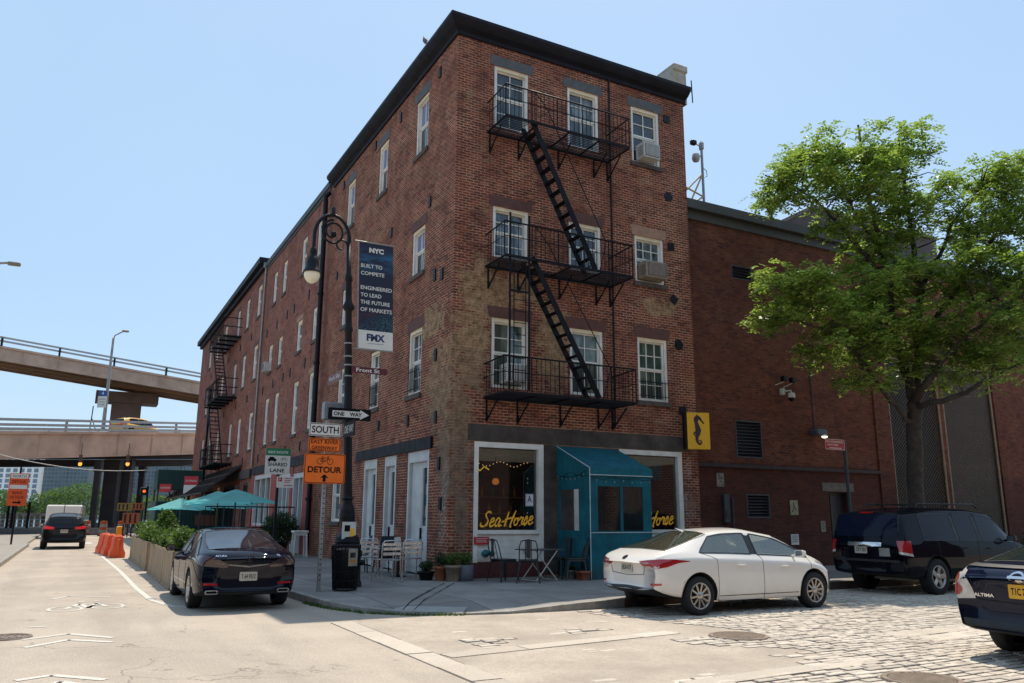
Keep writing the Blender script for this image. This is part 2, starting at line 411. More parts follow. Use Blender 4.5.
# ------------------------------------------------------------ facade helper
class Face:
    """Facade plane: u along it, z up, d outwards."""
    def __init__(s, kind, off=0.): s.k = kind; s.o = off
    def P(s, u, z, d=0.):
        return Vector((u, s.o-d, z)) if s.k == 'y' else Vector((s.o-d, u, z))
    @property
    def U(s): return Vector((1,0,0)) if s.k == 'y' else Vector((0,-1,0))
    @property
    def N(s): return Vector((0,-1,0)) if s.k == 'y' else Vector((-1,0,0))
    def box(s, mb, u0, u1, z0, z1, d0, d1, m=0):
        a = s.P(u0, z0, d0); b = s.P(u1, z1, d1)
        return mb.box(a.x, b.x, a.y, b.y, a.z, b.z, m)
    def bar(s, mb, a, b, w, h=None, m=0): return mb.bar(s.P(*a), s.P(*b), w, h, m)
    def wall(s, mb, u0, u1, z0, z1, holes, depth=.2, m=0, mr=None):
        us = sorted(set([u0, u1]+[h[0] for h in holes]+[h[1] for h in holes]))
        zs = sorted(set([z0, z1]+[h[2] for h in holes]+[h[3] for h in holes]))
        us = [u for u in us if u0 <= u <= u1]; zs = [z for z in zs if z0 <= z <= z1]
        fl = s.k == 'y'
        for i in range(len(us)-1):
            for j in range(len(zs)-1):
                cu = (us[i]+us[i+1])/2; cz = (zs[j]+zs[j+1])/2
                if any(h[0] < cu < h[1] and h[2] < cz < h[3] for h in holes): continue
                q = [s.P(us[i], zs[j]), s.P(us[i+1], zs[j]), s.P(us[i+1], zs[j+1]), s.P(us[i], zs[j+1])]
                if not fl: q.reverse()
                mb.quad(*q, m=m)
        for a, b, c, d in holes:
            mm = m if mr is None else mr
            for p, q in (((a,c),(b,c)), ((b,c),(b,d)), ((b,d),(a,d)), ((a,d),(a,c))):
                mb.quad(s.P(p[0], p[1], 0), s.P(p[0], p[1], -depth), s.P(q[0], q[1], -depth), s.P(q[0], q[1], 0), m=mm)
FR = Face('y', 0.); LF = Face('x', 0.)

def sash_window(face, u0, u1, z0, z1, parent, gmat, cols=2, lintel=None, sill=True, wmat=None, rows=2, frame_w=.09, depth=.15,
                lin_h=.27, splay=0., simple=False, sill_mat=None):
    wmat = wmat or m_white
    g = MB(); q = [face.P(u0+.02, z0+.02, -depth+.01), face.P(u1-.02, z0+.02, -depth+.01), face.P(u1-.02, z1-.02, -depth+.01), face.P(u0+.02, z1-.02, -depth+.01)]
    if face.k == 'x': q.reverse()
    g.quad(*q); w = g.build('window', gmat, parent)
    f = MB(); fw = frame_w
    for a, b, c, d in ((u0, u0+fw, z0, z1), (u1-fw, u1, z0, z1), (u0+fw, u1-fw, z1-fw*1.15, z1), (u0+fw, u1-fw, z0, z0+fw*.7)):
        face.box(f, a, b, c, d, -depth+.02, -.03)
    f.m[12:18] = [1]*6
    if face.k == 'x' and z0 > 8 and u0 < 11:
        bl = MB(); bl.quad(*[face.P(a, b, -depth+.0115) for a, b in ((u1-fw, (z0+z1)/2), (u0+fw, (z0+z1)/2), (u0+fw, z1-fw), (u1-fw, z1-fw))]); bl.build('painted_sky_pane', m_skytint, w)  # pale blue quad paints a sky reflection over the upper sash
    f.build('frame', [wmat, m_cream if wmat is m_white else wmat], w)
    s = MB(); zm = z0+(z1-z0)*.5; iw = .045
    for (za, zb_, dd) in ((zm, z1-fw*1.1, .05), (z0+fw*.6, zm, .025)):
        d0, d1 = -depth+.013, -depth+dd
        face.box(s, u0+fw, u0+fw+iw, za, zb_, d0, d1); face.box(s, u1-fw-iw, u1-fw, za, zb_, d0, d1)
        face.box(s, u0+fw, u1-fw, za, za+iw, d0, d1+.004); face.box(s, u0+fw, u1-fw, zb_-iw, zb_, d0, d1+.002)
        if not simple:
            for k in range(1, cols):
                x = u0+fw+(u1-u0-2*fw)*k/cols; face.box(s, x-.012, x+.012, za+iw, zb_-iw, d0, d1-.008)
            for k in range(1, rows):
                zz = za+(zb_-za)*k/rows; face.box(s, u0+fw, u1-fw, zz-.012, zz+.012, d0, d1-.011)
    s.build('sash', wmat, w)
    if sill:
        s = MB(); face.box(s, u0-.07, u1+.07, z0-.13, z0-.002, -.1, .06); s.build('sill', sill_mat or m_sill, w)
    if lintel:
        l = MB(); a, b = u0-.14, u1+.14; d = .012
        pts = [(a+splay, z1+.002), (b-splay, z1+.002), (b, z1+lin_h), (a, z1+lin_h)]
        vs = [face.P(x, z, d) for x, z in pts]+[face.P(x, z, -.1) for x, z in pts]
        l.add(vs, [(0,1,2,3) if face.k == 'y' else (3,2,1,0), (4,5,1,0), (5,6,2,1), (6,7,3,2), (7,4,0,3)])
        l.build('lintel', lintel, w)
    return w
# ============================================================ SETTING
SW = .13   # sidewalk height
def ground_mat():
    t = NT('asphalt'); v = t.obj()
    n = t.noise(v, .5, 6, .65); n2 = t.noise(v, 60, 2); n3 = t.noise(t.scalev(v, (1, .12, 1)), 1.6, 4)
    col = t.mix(t.ramp(n, .3, .7), (.39, .33, .267, 1), (.56, .475, .38, 1))
    col = t.mix(t.ramp(n2, .35, .7, 0, .45), col, (.22, .185, .15, 1))
    col = t.mix(t.ramp(n3, .5, .68, 0, .3), col, (.26, .22, .18, 1))
    col = t.mix(t.ramp(t.noise(v, .22, 3, .5, 1.), .54, .57, 0, .22), col, (.30, .25, .2, 1))
    col = t.mix(t.ramp(t.noise(v, 9, 4, .7), .62, .72, 0, .4), col, (.2, .165, .13, 1))
    col = t.mix(t.ramp(t.noise(v, 48, 3, .8), .5, .62, 0, .5), col, (.2, .165, .135, 1))
    col = t.mix(t.ramp(t.noise(v, 22, 3, .8), .52, .66, 0, .35), col, (.62, .53, .43, 1))
    col = t.mix(t.ramp(t.noise(v, 1.7, 3, .5), .7, .74, 0, .5), col, (.17, .14, .115, 1))
    sxx = t.new('ShaderNodeSeparateXYZ'); t.l.new(v, sxx.inputs[0])
    for lx_ in (-8.9, -7.35):
        tr_ = t.ramp(t.math('ABSOLUTE', t.math('SUBTRACT', sxx.outputs[0], lx_)), .45, .05)
        col = t.mix(t.math('MULTIPLY', tr_, t.ramp(t.noise(v, 1.2, 5, .7), .3, .7, .08, .38)), col, (.27, .225, .185, 1))
    # hairline cracks
    vr = t.new('ShaderNodeTexVoronoi', feature='DISTANCE_TO_EDGE')
    wv = t.new('ShaderNodeVectorMath', operation='ADD'); t.l.new(v, wv.inputs[0])
    nn = t.new('ShaderNodeTexNoise'); t.l.new(v, nn.inputs['Vector']); nn.inputs['Scale'].default_value = 1.5; nn.inputs['Detail'].default_value = 5
    t.l.new(t.scalev(nn.outputs['Color'], (.9, .9, .9)), wv.inputs[1])
    t.l.new(wv.outputs[0], vr.inputs['Vector']); vr.inputs['Scale'].default_value = .45
    ck = t.math('MULTIPLY', t.ramp(vr.outputs['Distance'], .007, .002), t.ramp(t.noise(v, .35, 2), .5, .58))
    col = t.mix(t.math('MULTIPLY', ck, .5), col, (.1, .085, .07, 1))
    t.l.new(col, t.b.inputs['Base Color']); t.b.inputs['Roughness'].default_value = .82
    t.b.inputs['Specular IOR Level'].default_value = .3
    t.bump(t.math('SUBTRACT', t.math('MULTIPLY', n2, .5), ck), .5, .01)
    return t.m
m_asphalt = ground_mat()
def slab_mat(name, base, joint, slab=(1.52, 1.52), var=.2, dark=.5):
    t = NT(name); v = t.obj()
    b = t.new('ShaderNodeTexBrick'); t.l.new(v, b.inputs['Vector']); b.offset = 0.
    b.inputs['Scale'].default_value = 1; b.inputs['Brick Width'].default_value = slab[0]; b.inputs['Row Height'].default_value = slab[1]
    b.inputs['Mortar Size'].default_value = .012; b.inputs['Mortar Smooth'].default_value = .3
    b.inputs['Color1'].default_value = c4(base, 1-var); b.inputs['Color2'].default_value = c4(base, 1+var*.5); b.inputs['Mortar'].default_value = c4(joint)
    col = t.mix(t.ramp(t.noise(v, 1.1, 6, .7), .38, .68, 0, dark), b.outputs['Color'], c4(base, .45))
    col = t.mix(t.ramp(t.noise(v, 45, 2), .4, .7, 0, .3), col, c4(base, .6))
    sp_ = t.noise(v, 7, 1)
    col = t.mix(t.ramp(sp_, .73, .76, 0, .6), col, c4((.03, .03, .03)))
    t.l.new(col, t.b.inputs['Base Color']); t.b.inputs['Roughness'].default_value = .8
    t.bump(t.math('SUBTRACT', t.math('MULTIPLY', t.noise(v, 40, 3), .3), b.outputs['Fac']), .4, .01)
    return t.m
m_walk = slab_mat('sidewalk_concrete', (.29, .27, .245), (.05, .045, .04), var=.28, dark=.65)
m_kerb = M('granite_kerb', (.3, .28, .25), .8, var=.25, scale=5, bump=.5, dirt=.5)
m_kerb_dk = M('dark_granite_kerb', (.11, .075, .06), .8, var=.4, scale=5, bump=.6, dirt=.4)
m_paint = M('worn_road_paint', (.68, .64, .56), .7, var=.12, scale=9, fine=.6, bump=.2)

g = MB(); g.quad((-700, -220, 0), (700, -220, 0), (700, 84, 0), (-700, 84, 0))
tag(g.build('ground', m_asphalt), kind='structure')
t = NT('river_water'); t.b.inputs['Base Color'].default_value = (.09, .15, .19, 1); t.b.inputs['Roughness'].default_value = .25
t.bump(t.noise(t.scalev(t.obj(), (1, 1, 1)), .6, 4), .5, .3)
g = MB(); g.quad((-3000, 84, -1.6), (3000, 84, -1.6), (3000, 620, -1.6), (-3000, 620, -1.6))
tag(g.build('river_water', t.m), kind='structure')
g = MB(); g.box(-700, 700, 83.6, 84.4, -2.2, .25)
tag(g.build('river_wall', m_conc), kind='structure')
g = MB(); g.box(-3000, 3000, 600, 3000, -2, .5)
tag(g.build('far_shore', M('far_shore_earth', (.2, .22, .15), .9)), kind='structure')

# corner sidewalk with a rounded, dropped kerb
def kerb_line():
    pts = [(-4.02, 80.), (-4.02, 20.), (-4.02, -1.6)]
    arc = [(-3.99, -2.6), (-3.86, -3.6), (-3.5, -4.55), (-2.9, -5.2), (-2.1, -5.55), (-1.3, -5.72)]
    return pts+arc+[(-.3, -5.78), (1.0, -5.78), (2.5, -5.6), (7.0, -4.75), (14., -4.6), (60., -4.6)]
KL = kerb_line()
def kerb_z(i):
    return {4: .11, 5: .08, 6: .04, 7: .025, 8: .04, 9: .11}.get(i, SW if i < 9 else .165)
def inset(pts, d):
    out = []
    for i, p in enumerate(pts):
        a = Vector(pts[max(i-1, 0)]); b = Vector(pts[min(i+1, len(pts)-1)]); t_ = (b-a).normalized(); n = Vector((-t_.y, t_.x))
        out.append((p[0]+n.x*d, p[1]+n.y*d))
    return out
K2 = inset(KL, .16); K3 = inset(KL, 1.1)
g = MB(); zt = [kerb_z(i) for i in range(len(KL))]
# pavement top: kerb inner edge -> ramp -> building line
vs = []; fs = []; n = len(KL)
for i in range(n):
    vs.append((K2[i][0], K2[i][1], zt[i]-.003)); vs.append((K3[i][0], K3[i][1], SW if i not in (5,6,7,8) else SW-.01))
inner = [(3., 80.), (3., 20.), (.3, .3), (.3, .3), (.3, .3), (.3, .3), (.3, .3), (.4, .3), (.6, .3), (1., .4), (1.2, .5), (2.5, 1.), (7., 1.), (14., 1.), (60., 1.)]
for i in range(n): vs.append((inner[i][0], inner[i][1], SW))
for i in range(n-1):
    fs.append((2*i, 2*i+1, 2*i+3, 2*i+2)); fs.append((2*i+1, 2*n+i, 2*n+i+1, 2*i+3))
g.add(vs, fs); tag(g.build('sidewalk', m_walk), kind='structure')
g = MB()
for i in range(n-1):
    mi = 1 if 10 <= i <= 12 else 0
    a, b, c, d = KL[i], KL[i+1], K2[i+1], K2[i]
    L = math.hypot(b[0]-a[0], b[1]-a[1]); k = max(1, min(60, int(L/1.4)))
    for j in range(k):
        f0, f1 = j/k, (j+1)/k-.012/L
        lp = lambda p, q, f: (p[0]+(q[0]-p[0])*f, p[1]+(q[1]-p[1])*f)
        z0 = zt[i]+(zt[i+1]-zt[i])*f0; z1 = zt[i]+(zt[i+1]-zt[i])*f1; jz = rnd.uniform(-.006, .006)
        P0, P1, P2, P3 = lp(a, b, f0), lp(a, b, f1), lp(d, c, f1), lp(d, c, f0)
        vv = [(*P0, -.05), (*P1, -.05), (*P2, -.05), (*P3, -.05), (*P0, z0+jz), (*P1, z1+jz), (*P2, z1+jz), (*P3, z0+jz)]
        g.add(vv, [(0,1,5,4), (4,5,6,7), (1,2,6,5), (2,3,7,6), (3,0,4,7)], mi)
tag(g.build('kerb', [m_kerb, m_kerb_dk]), kind='structure')
# pale tactile / patched slab of the kerb ramp and the cellar-door joints
def walk_z(x, y):
    best = (1e9, SW)
    for i in range(len(KL)-1):
        a, b = Vector(KL[i]), Vector(KL[i+1]); d = b-a; f = max(0, min(1, (Vector((x, y))-a).dot(d)/d.length_squared)); dist = (Vector((x, y))-a-d*f).length
        if dist < best[0]: best = (dist, zt[i]+(zt[i+1]-zt[i])*f)
    k_ = max(0, min(1, (best[0]-.16)/.94)); return best[1]+(SW-best[1])*k_
g = MB(); cs = [G(388, 610.6, .06), G(462, 610.6, .07), G(468, 605.3, .1), G(403, 605.3, .1)]
vs = []
for j in range(5):
    for i in range(9):
        p = (cs[0]*(1-i/8)+cs[1]*(i/8))*(1-j/4)+(cs[3]*(1-i/8)+cs[2]*(i/8))*(j/4); vs.append((p.x, p.y, walk_z(p.x, p.y)+.006))
g.add(vs, [(j*9+i, j*9+i+1, j*9+i+10, j*9+i+9) for j in range(4) for i in range(8)])
tag(g.build('ramp_slab', M('new_concrete', (.33, .315, .29), .85, var=.12, scale=4)), kind='structure')
g = MB()
for q in (((-2.95, -4.9), (-.5, -1.0)), ((-2.75, -4.95), (-.3, -1.1)), ((-2.5, -4.2), (-1.1, -1.9))):
    a, b = Vector((*q[0], SW+.004)), Vector((*q[1], SW+.004)); d = (b-a).normalized(); s_ = Vector((-d.y, d.x, 0))*.016
    pts = []; N = 14
    for i in range(N+1):
        p = a+(b-a)*(i/N)+s_*rnd.uniform(-.5, .5); p.z = walk_z(p.x, p.y)+.008; w = s_*rnd.uniform(.35, 1.); pts += [p-w, p+w]
    g.add(pts, [(2*i, 2*i+2, 2*i+3, 2*i+1) for i in range(N)])
tag(g.build('pavement_seam', M('tar_seam', (.02, .02, .022), .8)), kind='structure')
# left-hand sidewalk
g = MB(); g.prism([(-9.95, 60.), (-9.9, 20.), (-9.95, 5.), (-10.6, -6.), (-12.5, -12.), (-60, -14.), (-60, 60.)][::-1], -.05, SW)
tag(g.build('sidewalk', M('sunny_concrete', (.3, .27, .23), .85, var=.12, scale=1.5, fine=.3)), kind='structure')
g = MB()
for i in range(20): g.box(-9.93, -9.77, 28.8-i*1.75+.01, 30.5-i*1.75, -.05, SW+.008)
tag(g.build('kerb', m_kerb), kind='structure')
# grass tufts in the gutter
g = MB()
for i in range(420):
    f = rnd.random(); k = 3+int(f*4); ff = f*4-int(f*4); a, b = KL[k], KL[k+1]
    x = a[0]+(b[0]-a[0])*ff+rnd.gauss(-.03, .03); y = a[1]+(b[1]-a[1])*ff+rnd.gauss(-.03, .03); h = rnd.uniform(.02, .07); q = rnd.uniform(0, 6.3)
    dx, dy = math.cos(q)*.02, math.sin(q)*.02
    g.add([(x-dx, y-dy, 0), (x+dx, y+dy, 0), (x+dx*2+rnd.uniform(-.03,.03), y+dy*2, h)], [(0,1,2)])
tag(g.build('gutter_grass', m_leaf2), 'thin green weeds growing along the gutter at the rounded kerb', None, kind='stuff')

# cobbled side street: granite setts laid in worn courses, partly silted up
t = NT('granite_setts'); v = t.obj()
rn = t.new('ShaderNodeNewGeometry').outputs['Random Per Island']
col = t.mix(rn, (.42, .36, .29, 1), (.66, .58, .475, 1))
col = t.mix(t.ramp(t.noise(v, .8, 5, .65), .4, .66, 0, .5), col, (.46, .385, .305, 1))
col = t.mix(t.ramp(t.noise(v, 35, 3), .4, .7, 0, .4), col, (.27, .235, .2, 1))
t.l.new(col, t.b.inputs['Base Color']); t.b.inputs['Roughness'].default_value = .75; t.bump(t.noise(v, 30, 4), .5, .01)
m_sett = t.m
t = NT('sett_silt'); v = t.obj()
col = t.mix(t.ramp(t.noise(v, .7, 6, .7), .35, .65), (.35, .29, .23, 1), (.53, .45, .36, 1))
col = t.mix(t.ramp(t.noise(v, 50, 2), .4, .7, 0, .4), col, (.22, .19, .155, 1))
col = t.mix(t.ramp(t.noise(v, 16, 5, .8), .52, .62, 0, .45), col, (.25, .2, .16, 1))
col = t.mix(t.ramp(t.noise(v, 3.2, 5, .8), .56, .66, 0, .35), col, (.28, .23, .18, 1))
t.l.new(col, t.b.inputs['Base Color']); t.b.inputs['Roughness'].default_value = .85; t.bump(t.noise(v, 25, 4, .7), .6, .012)
m_silt = t.m
g = MB(); N = 60
g.quad((-4.0, -5.8, .004), (-4.0, -26, .004), (60, -26, .004), (60, -4.7, .004))
tag(g.build('cobbled_street_bed', m_silt), kind='structure')
def smooth_zone(x, y):
    # worn crosswalk strips and poured patches where hardly a joint shows
    a = .75 if (-4.2 < x < -.6+mnoise.noise(Vector((y*.8, 0, 0)))*1.2 and -11.6 < y < -9.05) else 0.
    if x < -.2-.25*(y+6) and y > -9.2: a = max(a, .8)
    return a
g = MB(); y = -4.85; row = 0; cnt = 0
while y > -17.5:
    h = rnd.uniform(.115, .14); x = -3.95+rnd.uniform(0, .1)
    xmax = 20 if y > -9 else 12
    while x < xmax:
        L = rnd.uniform(.2, .32)
        big = mnoise.noise(Vector((x*.45, y*.6, 3.)))*.5+.5
        zt_ = .014+.02*(big-.5)+rnd.uniform(-.004, .008)-(.030-.022*max(0, mnoise.noise(Vector((x*1.1, y*2.3, 9.)))*1.8))*smooth_zone(x, y)
        wob = mnoise.noise(Vector((x*.3, 1.7, y*.2)))*.18
        ky = -5.75 if x < 2.5 else (-5.6+(x-2.5)*.19 if x < 7 else -4.7)
        if zt_ > .0075 and y+wob < ky-.12:
            gp = rnd.uniform(.009, .02); bz = rnd.uniform(.012, .025); j = lambda: rnd.uniform(-.008, .008)
            x0, x1, y0, y1 = x+gp, x+L-gp, y-h+gp+wob, y-gp+wob
            b0 = [(x0+j(), y0+j(), 0), (x1+j(), y0+j(), 0), (x1+j(), y1+j(), 0), (x0+j(), y1+j(), 0)]
            tl = [rnd.uniform(-.002, .002) for _ in range(4)]
            t0 = [(b0[i][0]+(bz if i in (0, 3) else -bz), b0[i][1]+(bz*.7 if i < 2 else -bz*.7), zt_+tl[i]) for i in range(4)]
            mid = [(b0[i][0]+(bz*.3 if i in (0, 3) else -bz*.3), b0[i][1]+(bz*.2 if i < 2 else -bz*.2), zt_*.7) for i in range(4)]
            g.add(b0+mid+t0, [(8,9,10,11)]+[(i, (i+1) % 4, 4+(i+1) % 4, 4+i) for i in range(4)]+[(4+i, 4+(i+1) % 4, 8+(i+1) % 4, 8+i) for i in range(4)])
            cnt += 1
            if zt_ > .011: g.add([(x, y-h+wob, .0062), (x+L, y-h+wob, .0062), (x+L, y+wob, .0062), (x, y+wob, .0062)], [(0,1,2,3)], 1)
        x += L
    y -= h; row += 1
tag(g.build('cobblestones', [m_sett, M('joint_grit', (.05, .038, .03), .95, var=.5, scale=3)]), 'worn granite cobblestones paving the side street', None, kind='structure')
# header course of long granite slabs and crosswalk edging, with tarred joints
g = MB()
def slab_run(x0, y0, x1, y1, w, L=1.1):
    a = Vector((x0, y0)); b = Vector((x1, y1)); d = (b-a); T = d.length; d.normalize(); s_ = Vector((-d.y, d.x))*w/2; p = 0.
    while p < T-.1:
        l = min(rnd.uniform(.7, 1.3)*L, T-p); gp = rnd.uniform(.008, .018); z = .012+rnd.uniform(0, .006); c = rnd.uniform(-.01, .01)
        q = [a+d*(p+gp)-s_*.97, a+d*(p+l-gp)-s_*.97, a+d*(p+l-gp)+s_*.97, a+d*(p+gp)+s_*.97]
        g.add([(v_.x+c, v_.y, -.01) for v_ in q]+[(v_.x+c, v_.y, z) for v_ in q], [(4,5,6,7)]+[(i, (i+1) % 4, 4+(i+1) % 4, 4+i) for i in range(4)])
        p += l
slab_run(-4.2, -5.6, -4.2, -17.5, .34)
slab_run(-4.0, -9.1, -.3, -8.7, .3, 1.5); slab_run(-4.0, -11.75, .3, -11.5, .3, 1.5)
for i in range(2):
    slab_run(2.2+.1*i, -10.35-.42*i, 4.6+.1*i, -10.2-.4*i, .38, .9)
tag(g.build('granite_slabs', m_sett), kind='structure')

# painted markings on the near street
g = MB(); z = .005
def line(pts, w):
    P = [Vector(p) for p in pts]
    vs = []
    for i, p in enumerate(P):
        d = (P[min(i+1, len(P)-1)]-P[max(i-1, 0)]).normalized(); s_ = Vector((-d.y, d.x))*w/2
        vs += [(*(p-s_), z), (*(p+s_), z)]
    g.add(vs, [(2*i, 2*i+2, 2*i+3, 2*i+1) for i in range(len(P)-1)])
line([(-6.9, 21.), (-6.75, 14.75), (-6.62, 8.), (-6.58, 2.), (-6.5, -.8), (-6.25, -2.2), (-5.7, -2.85), (-4.6, -3.)], .11)
def gp(u, v): p = G(u, v); return (p.x, p.y)
# sharrow chevrons and bicycle, taken where they lie on the road
for u0, v0, um, vm, u1, v1 in ((22, 640, 69, 634, 113, 638), (24, 648, 69, 640, 113, 642.3), (15, 681, 52, 675.5, 105, 680), (40, 688, 60, 682, 110, 690)):
    line([gp(u0, v0), gp(um, vm)], .1); line([gp(um, vm), gp(u1, v1)], .1)
line([gp(52, 599.5), gp(68, 596.3)], .08); line([gp(68, 596.3), gp(110, 597.3)], .08)
for cu, cv in ((65, 609.2), (107, 606.3)):
    c = gp(cu, cv); line([(c[0]+.26*math.cos(q*math.pi/10), c[1]+.42*math.sin(q*math.pi/10)) for q in range(21)], .06)
for q in (((65, 609.2), (80, 604)), ((80, 604), (96, 603.5)), ((96, 603.5), (107, 606.3)), ((80, 604), (88, 608)), ((88, 608), (97, 603)), ((78, 602.4), (86, 601.5)), ((93, 601.3), (99, 600.9))):
    line([gp(*q[0]), gp(*q[1])], .09)
line([gp(28, 627.5), gp(46, 627)], .08)
for x in (-11.6, -10.8, -7.3, -6.2): g.box(x, x+.45, 33., 35.5, .004, .0055)
tag(g.build('road_markings', m_paint), kind='structure')

m_cast = M('cast_iron_cover', (.2, .155, .12), .6, metal=.4, var=.3, scale=9, bump=.3)
def manhole(x, y, r, label, grid=False):
    o = thing('manhole_cover', label, 'manhole cover', (x, y, .006 if x < -4 else .018))
    g = MB(); g.lathe([(0, .004), (r*.86, .004)], n=28, caps=False, smooth=False)
    g.lathe([(r*.86, -.004), (r*.86, .012), (r, .012), (r+.01, -.004)], n=28, smooth=False, caps=False)
    k = 9
    for i in range(-k, k+1):
        c = i*r*.86/(k+.6); L = math.sqrt(max((r*.84)**2-c*c, 0))
        if grid: g.box(-L, L, c-.012, c+.012, .004, .011)
        else:
            for s_ in range(int(L*2/.09)): g.box(-L+s_*.09, -L+s_*.09+.06, c-.014, c+.014, .004, .010)
    g.build('cover_plate', m_cast, o); return o
manhole(.23, -9.45, .4, 'round iron manhole cover lying in the cobbles below the white sedan', True)
manhole(-.27, -12.55, .38, 'round iron manhole cover at the bottom edge, nearest the camera', True)
manhole(-8.6, -5.2, .3, 'dark round manhole cover in the asphalt of the sunlit street')

# ============================================================ CORNER BUILDING
bm_front = brick('brick_corner', (.28, .066, .034), (.11, .029, .021), (.51, .32, .215),
    patches=((.95, 7.4, .8, .85), (.5, 5.8, .6, 1.3), (3.05, 6.0, .55, 1.3), (1.7, 7.5, .8, .5), (.25, 3.6, .4, 1.5), (-.6, 4.9, 1.0, 1.2), (-.3, 3.1, .45, 1.3), (6.6, 7.7, .7, .25), (.35, 1.9, .22, 1.0), (-1.4, 6.7, .9, .5)),
    patch_col=(.42, .28, .155), streak=.4, sandy=.4, gl=((-.35, 1.6, .3, .75), (-.2, 2.5, .25, .5), (7.5, 1.9, .3, .45), (7.55, 3.0, .12, .4)))
bm_row = brick('brick_row', (.30, .078, .046), (.17, .047, .033), (.44, .26, .19), streak=.4, sandy=.2, patch_col=(.26, .17, .12))
bm_sub = brick('brick_substation', (.225, .063, .034), (.11, .034, .023), (.155, .083, .055), low=.5, dark=.35, streak=.5)
BW = 7.93; TOP = 14.8
cb = thing('corner_brick_building', 'four storey weathered red brick corner building with black cornice, seen in the middle', 'building')
colsF = [(1.13, 2.23), (3.54, 4.64), (5.84, 6.92)]
rowsF = [(4.85, 6.71), (8.38, 9.82), (12.17, 14.02)]
colsL = [(2.05, 3.02), (5.56, 6.46), (9.2, 10.12)]
rowsL = [(4.9, 6.75), (8.38, 9.78), (12.15, 13.97)]
shop = [(.68, 2.68, .52, 3.44), (5.1, 7.3, .55, 3.44)]
doors = [(1.28, 2.78), (3.72, 4.68), (5.4, 6.62)]
holesF = [(a, b, c, d) for a, b in colsF for c, d in rowsF]+[(a, b, c, d) for a, b, c, d in shop]+[(3.35, 4.7, SW, 3.1)]
holesL = [(a, b, c, d) for a, b in colsL for c, d in rowsL]+[(a, b, SW, 3.3) for a, b in doors]+[(9.15, 10.2, 1.4, 3.2)]
g = MB()
FR.wall(g, 0, BW, 0, TOP, holesF, .25); LF.wall(g, 0, 12.55, 0, TOP, holesL, .25)
g.quad((BW, 0, 0), (BW, 14, 0), (BW, 14, TOP), (BW, 0, TOP)); g.quad((0, 12.55, TOP), (BW, 12.55, TOP), (BW, 12.55, 0), (0, 12.55, 0))
g.build('wall', bm_front, cb)
g = MB(); g.quad((-.2, -.2, 14.95), (BW, -.2, 14.95), (BW, 12.5, 14.95), (-.2, 12.5, 14.95)); g.build('roof', m_darkhole, cb)
# back panels inside the rooms so that the glass has depth
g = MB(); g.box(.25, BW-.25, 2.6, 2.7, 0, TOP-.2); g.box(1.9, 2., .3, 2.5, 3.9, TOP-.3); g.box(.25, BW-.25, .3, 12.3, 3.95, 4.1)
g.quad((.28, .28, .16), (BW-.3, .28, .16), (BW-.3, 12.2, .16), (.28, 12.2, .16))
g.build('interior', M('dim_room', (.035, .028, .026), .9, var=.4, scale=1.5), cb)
# black wooden cornice that oversails both fronts
g = MB()
prof = [(0, 14.62), (.06, 14.62), (.08, 14.72), (.22, 14.80), (.30, 14.88), (.36, 14.96), (.36, 15.06), (0, 15.08)]
L1, L2 = BW+.06, 12.1
rings = []
for px, py, mx, my in ((L1, 0, 0, -1), (0, 0, -1, -1), (0, L2, -1, 0)):
    rings.append([(px+mx*d, py+my*d, z_) for d, z_ in prof])
vs = sum(rings, []); k = len(prof)
fs = [(a*k+i, a*k+(i+1) % k, (a+1)*k+(i+1) % k, (a+1)*k+i) for a in (0, 1) for i in range(k)]
fs += [tuple(range(k)), tuple(range(3*k-1, 2*k-1, -1))]
g.add(vs, fs); g.build('cornice', m_cornice, cb)
# upper windows
wl = {0: m_stone_b, 1: m_stone_b, 2: m_stone_g}
for ri, (c, d) in enumerate(rowsF):
    for ci, (a, b) in enumerate(colsF):
        lm = m_stone_t if (ri == 1 and ci == 2) else wl[ri]
        gm = m_glass_g if (ri == 0) else (m_glass_c if (ri+ci) % 2 else m_glass_d)
        cols = 3 if (ci == 2 and ri < 2) else 2
        sash_window(FR, a, b, c, d, cb, gm, cols=cols, lintel=lm, splay=.06 if ri < 2 else 0, lin_h=.3, sill=ci == 2, rows=2)
for ri, (c, d) in enumerate(rowsL):
    for ci, (a, b) in enumerate(colsL):
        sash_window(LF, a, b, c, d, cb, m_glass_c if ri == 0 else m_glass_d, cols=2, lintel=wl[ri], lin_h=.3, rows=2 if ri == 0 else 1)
sash_window(LF, 9.15, 10.2, 1.4, 3.2, cb, m_glass_d, cols=1, rows=1)
# dark stone beam over the shop front, black beam over the three doors
beam = M('dark_shopfront_stone', (.075, .06, .05), .85, var=.45, scale=2.2, bump=.5, dirt=.4)
g = MB(); FR.box(g, .5, 7.62, 3.46, 3.88, -.1, .015); FR.box(g, 2.7, 3.1, .2, 3.45, -.1, .012); g.build('shopfront_beam', beam, cb)
g = MB(); LF.box(g, 1.05, 7.35, 3.32, 3.62, -.1, .07); g.build('door_beam', m_cornice, cb)
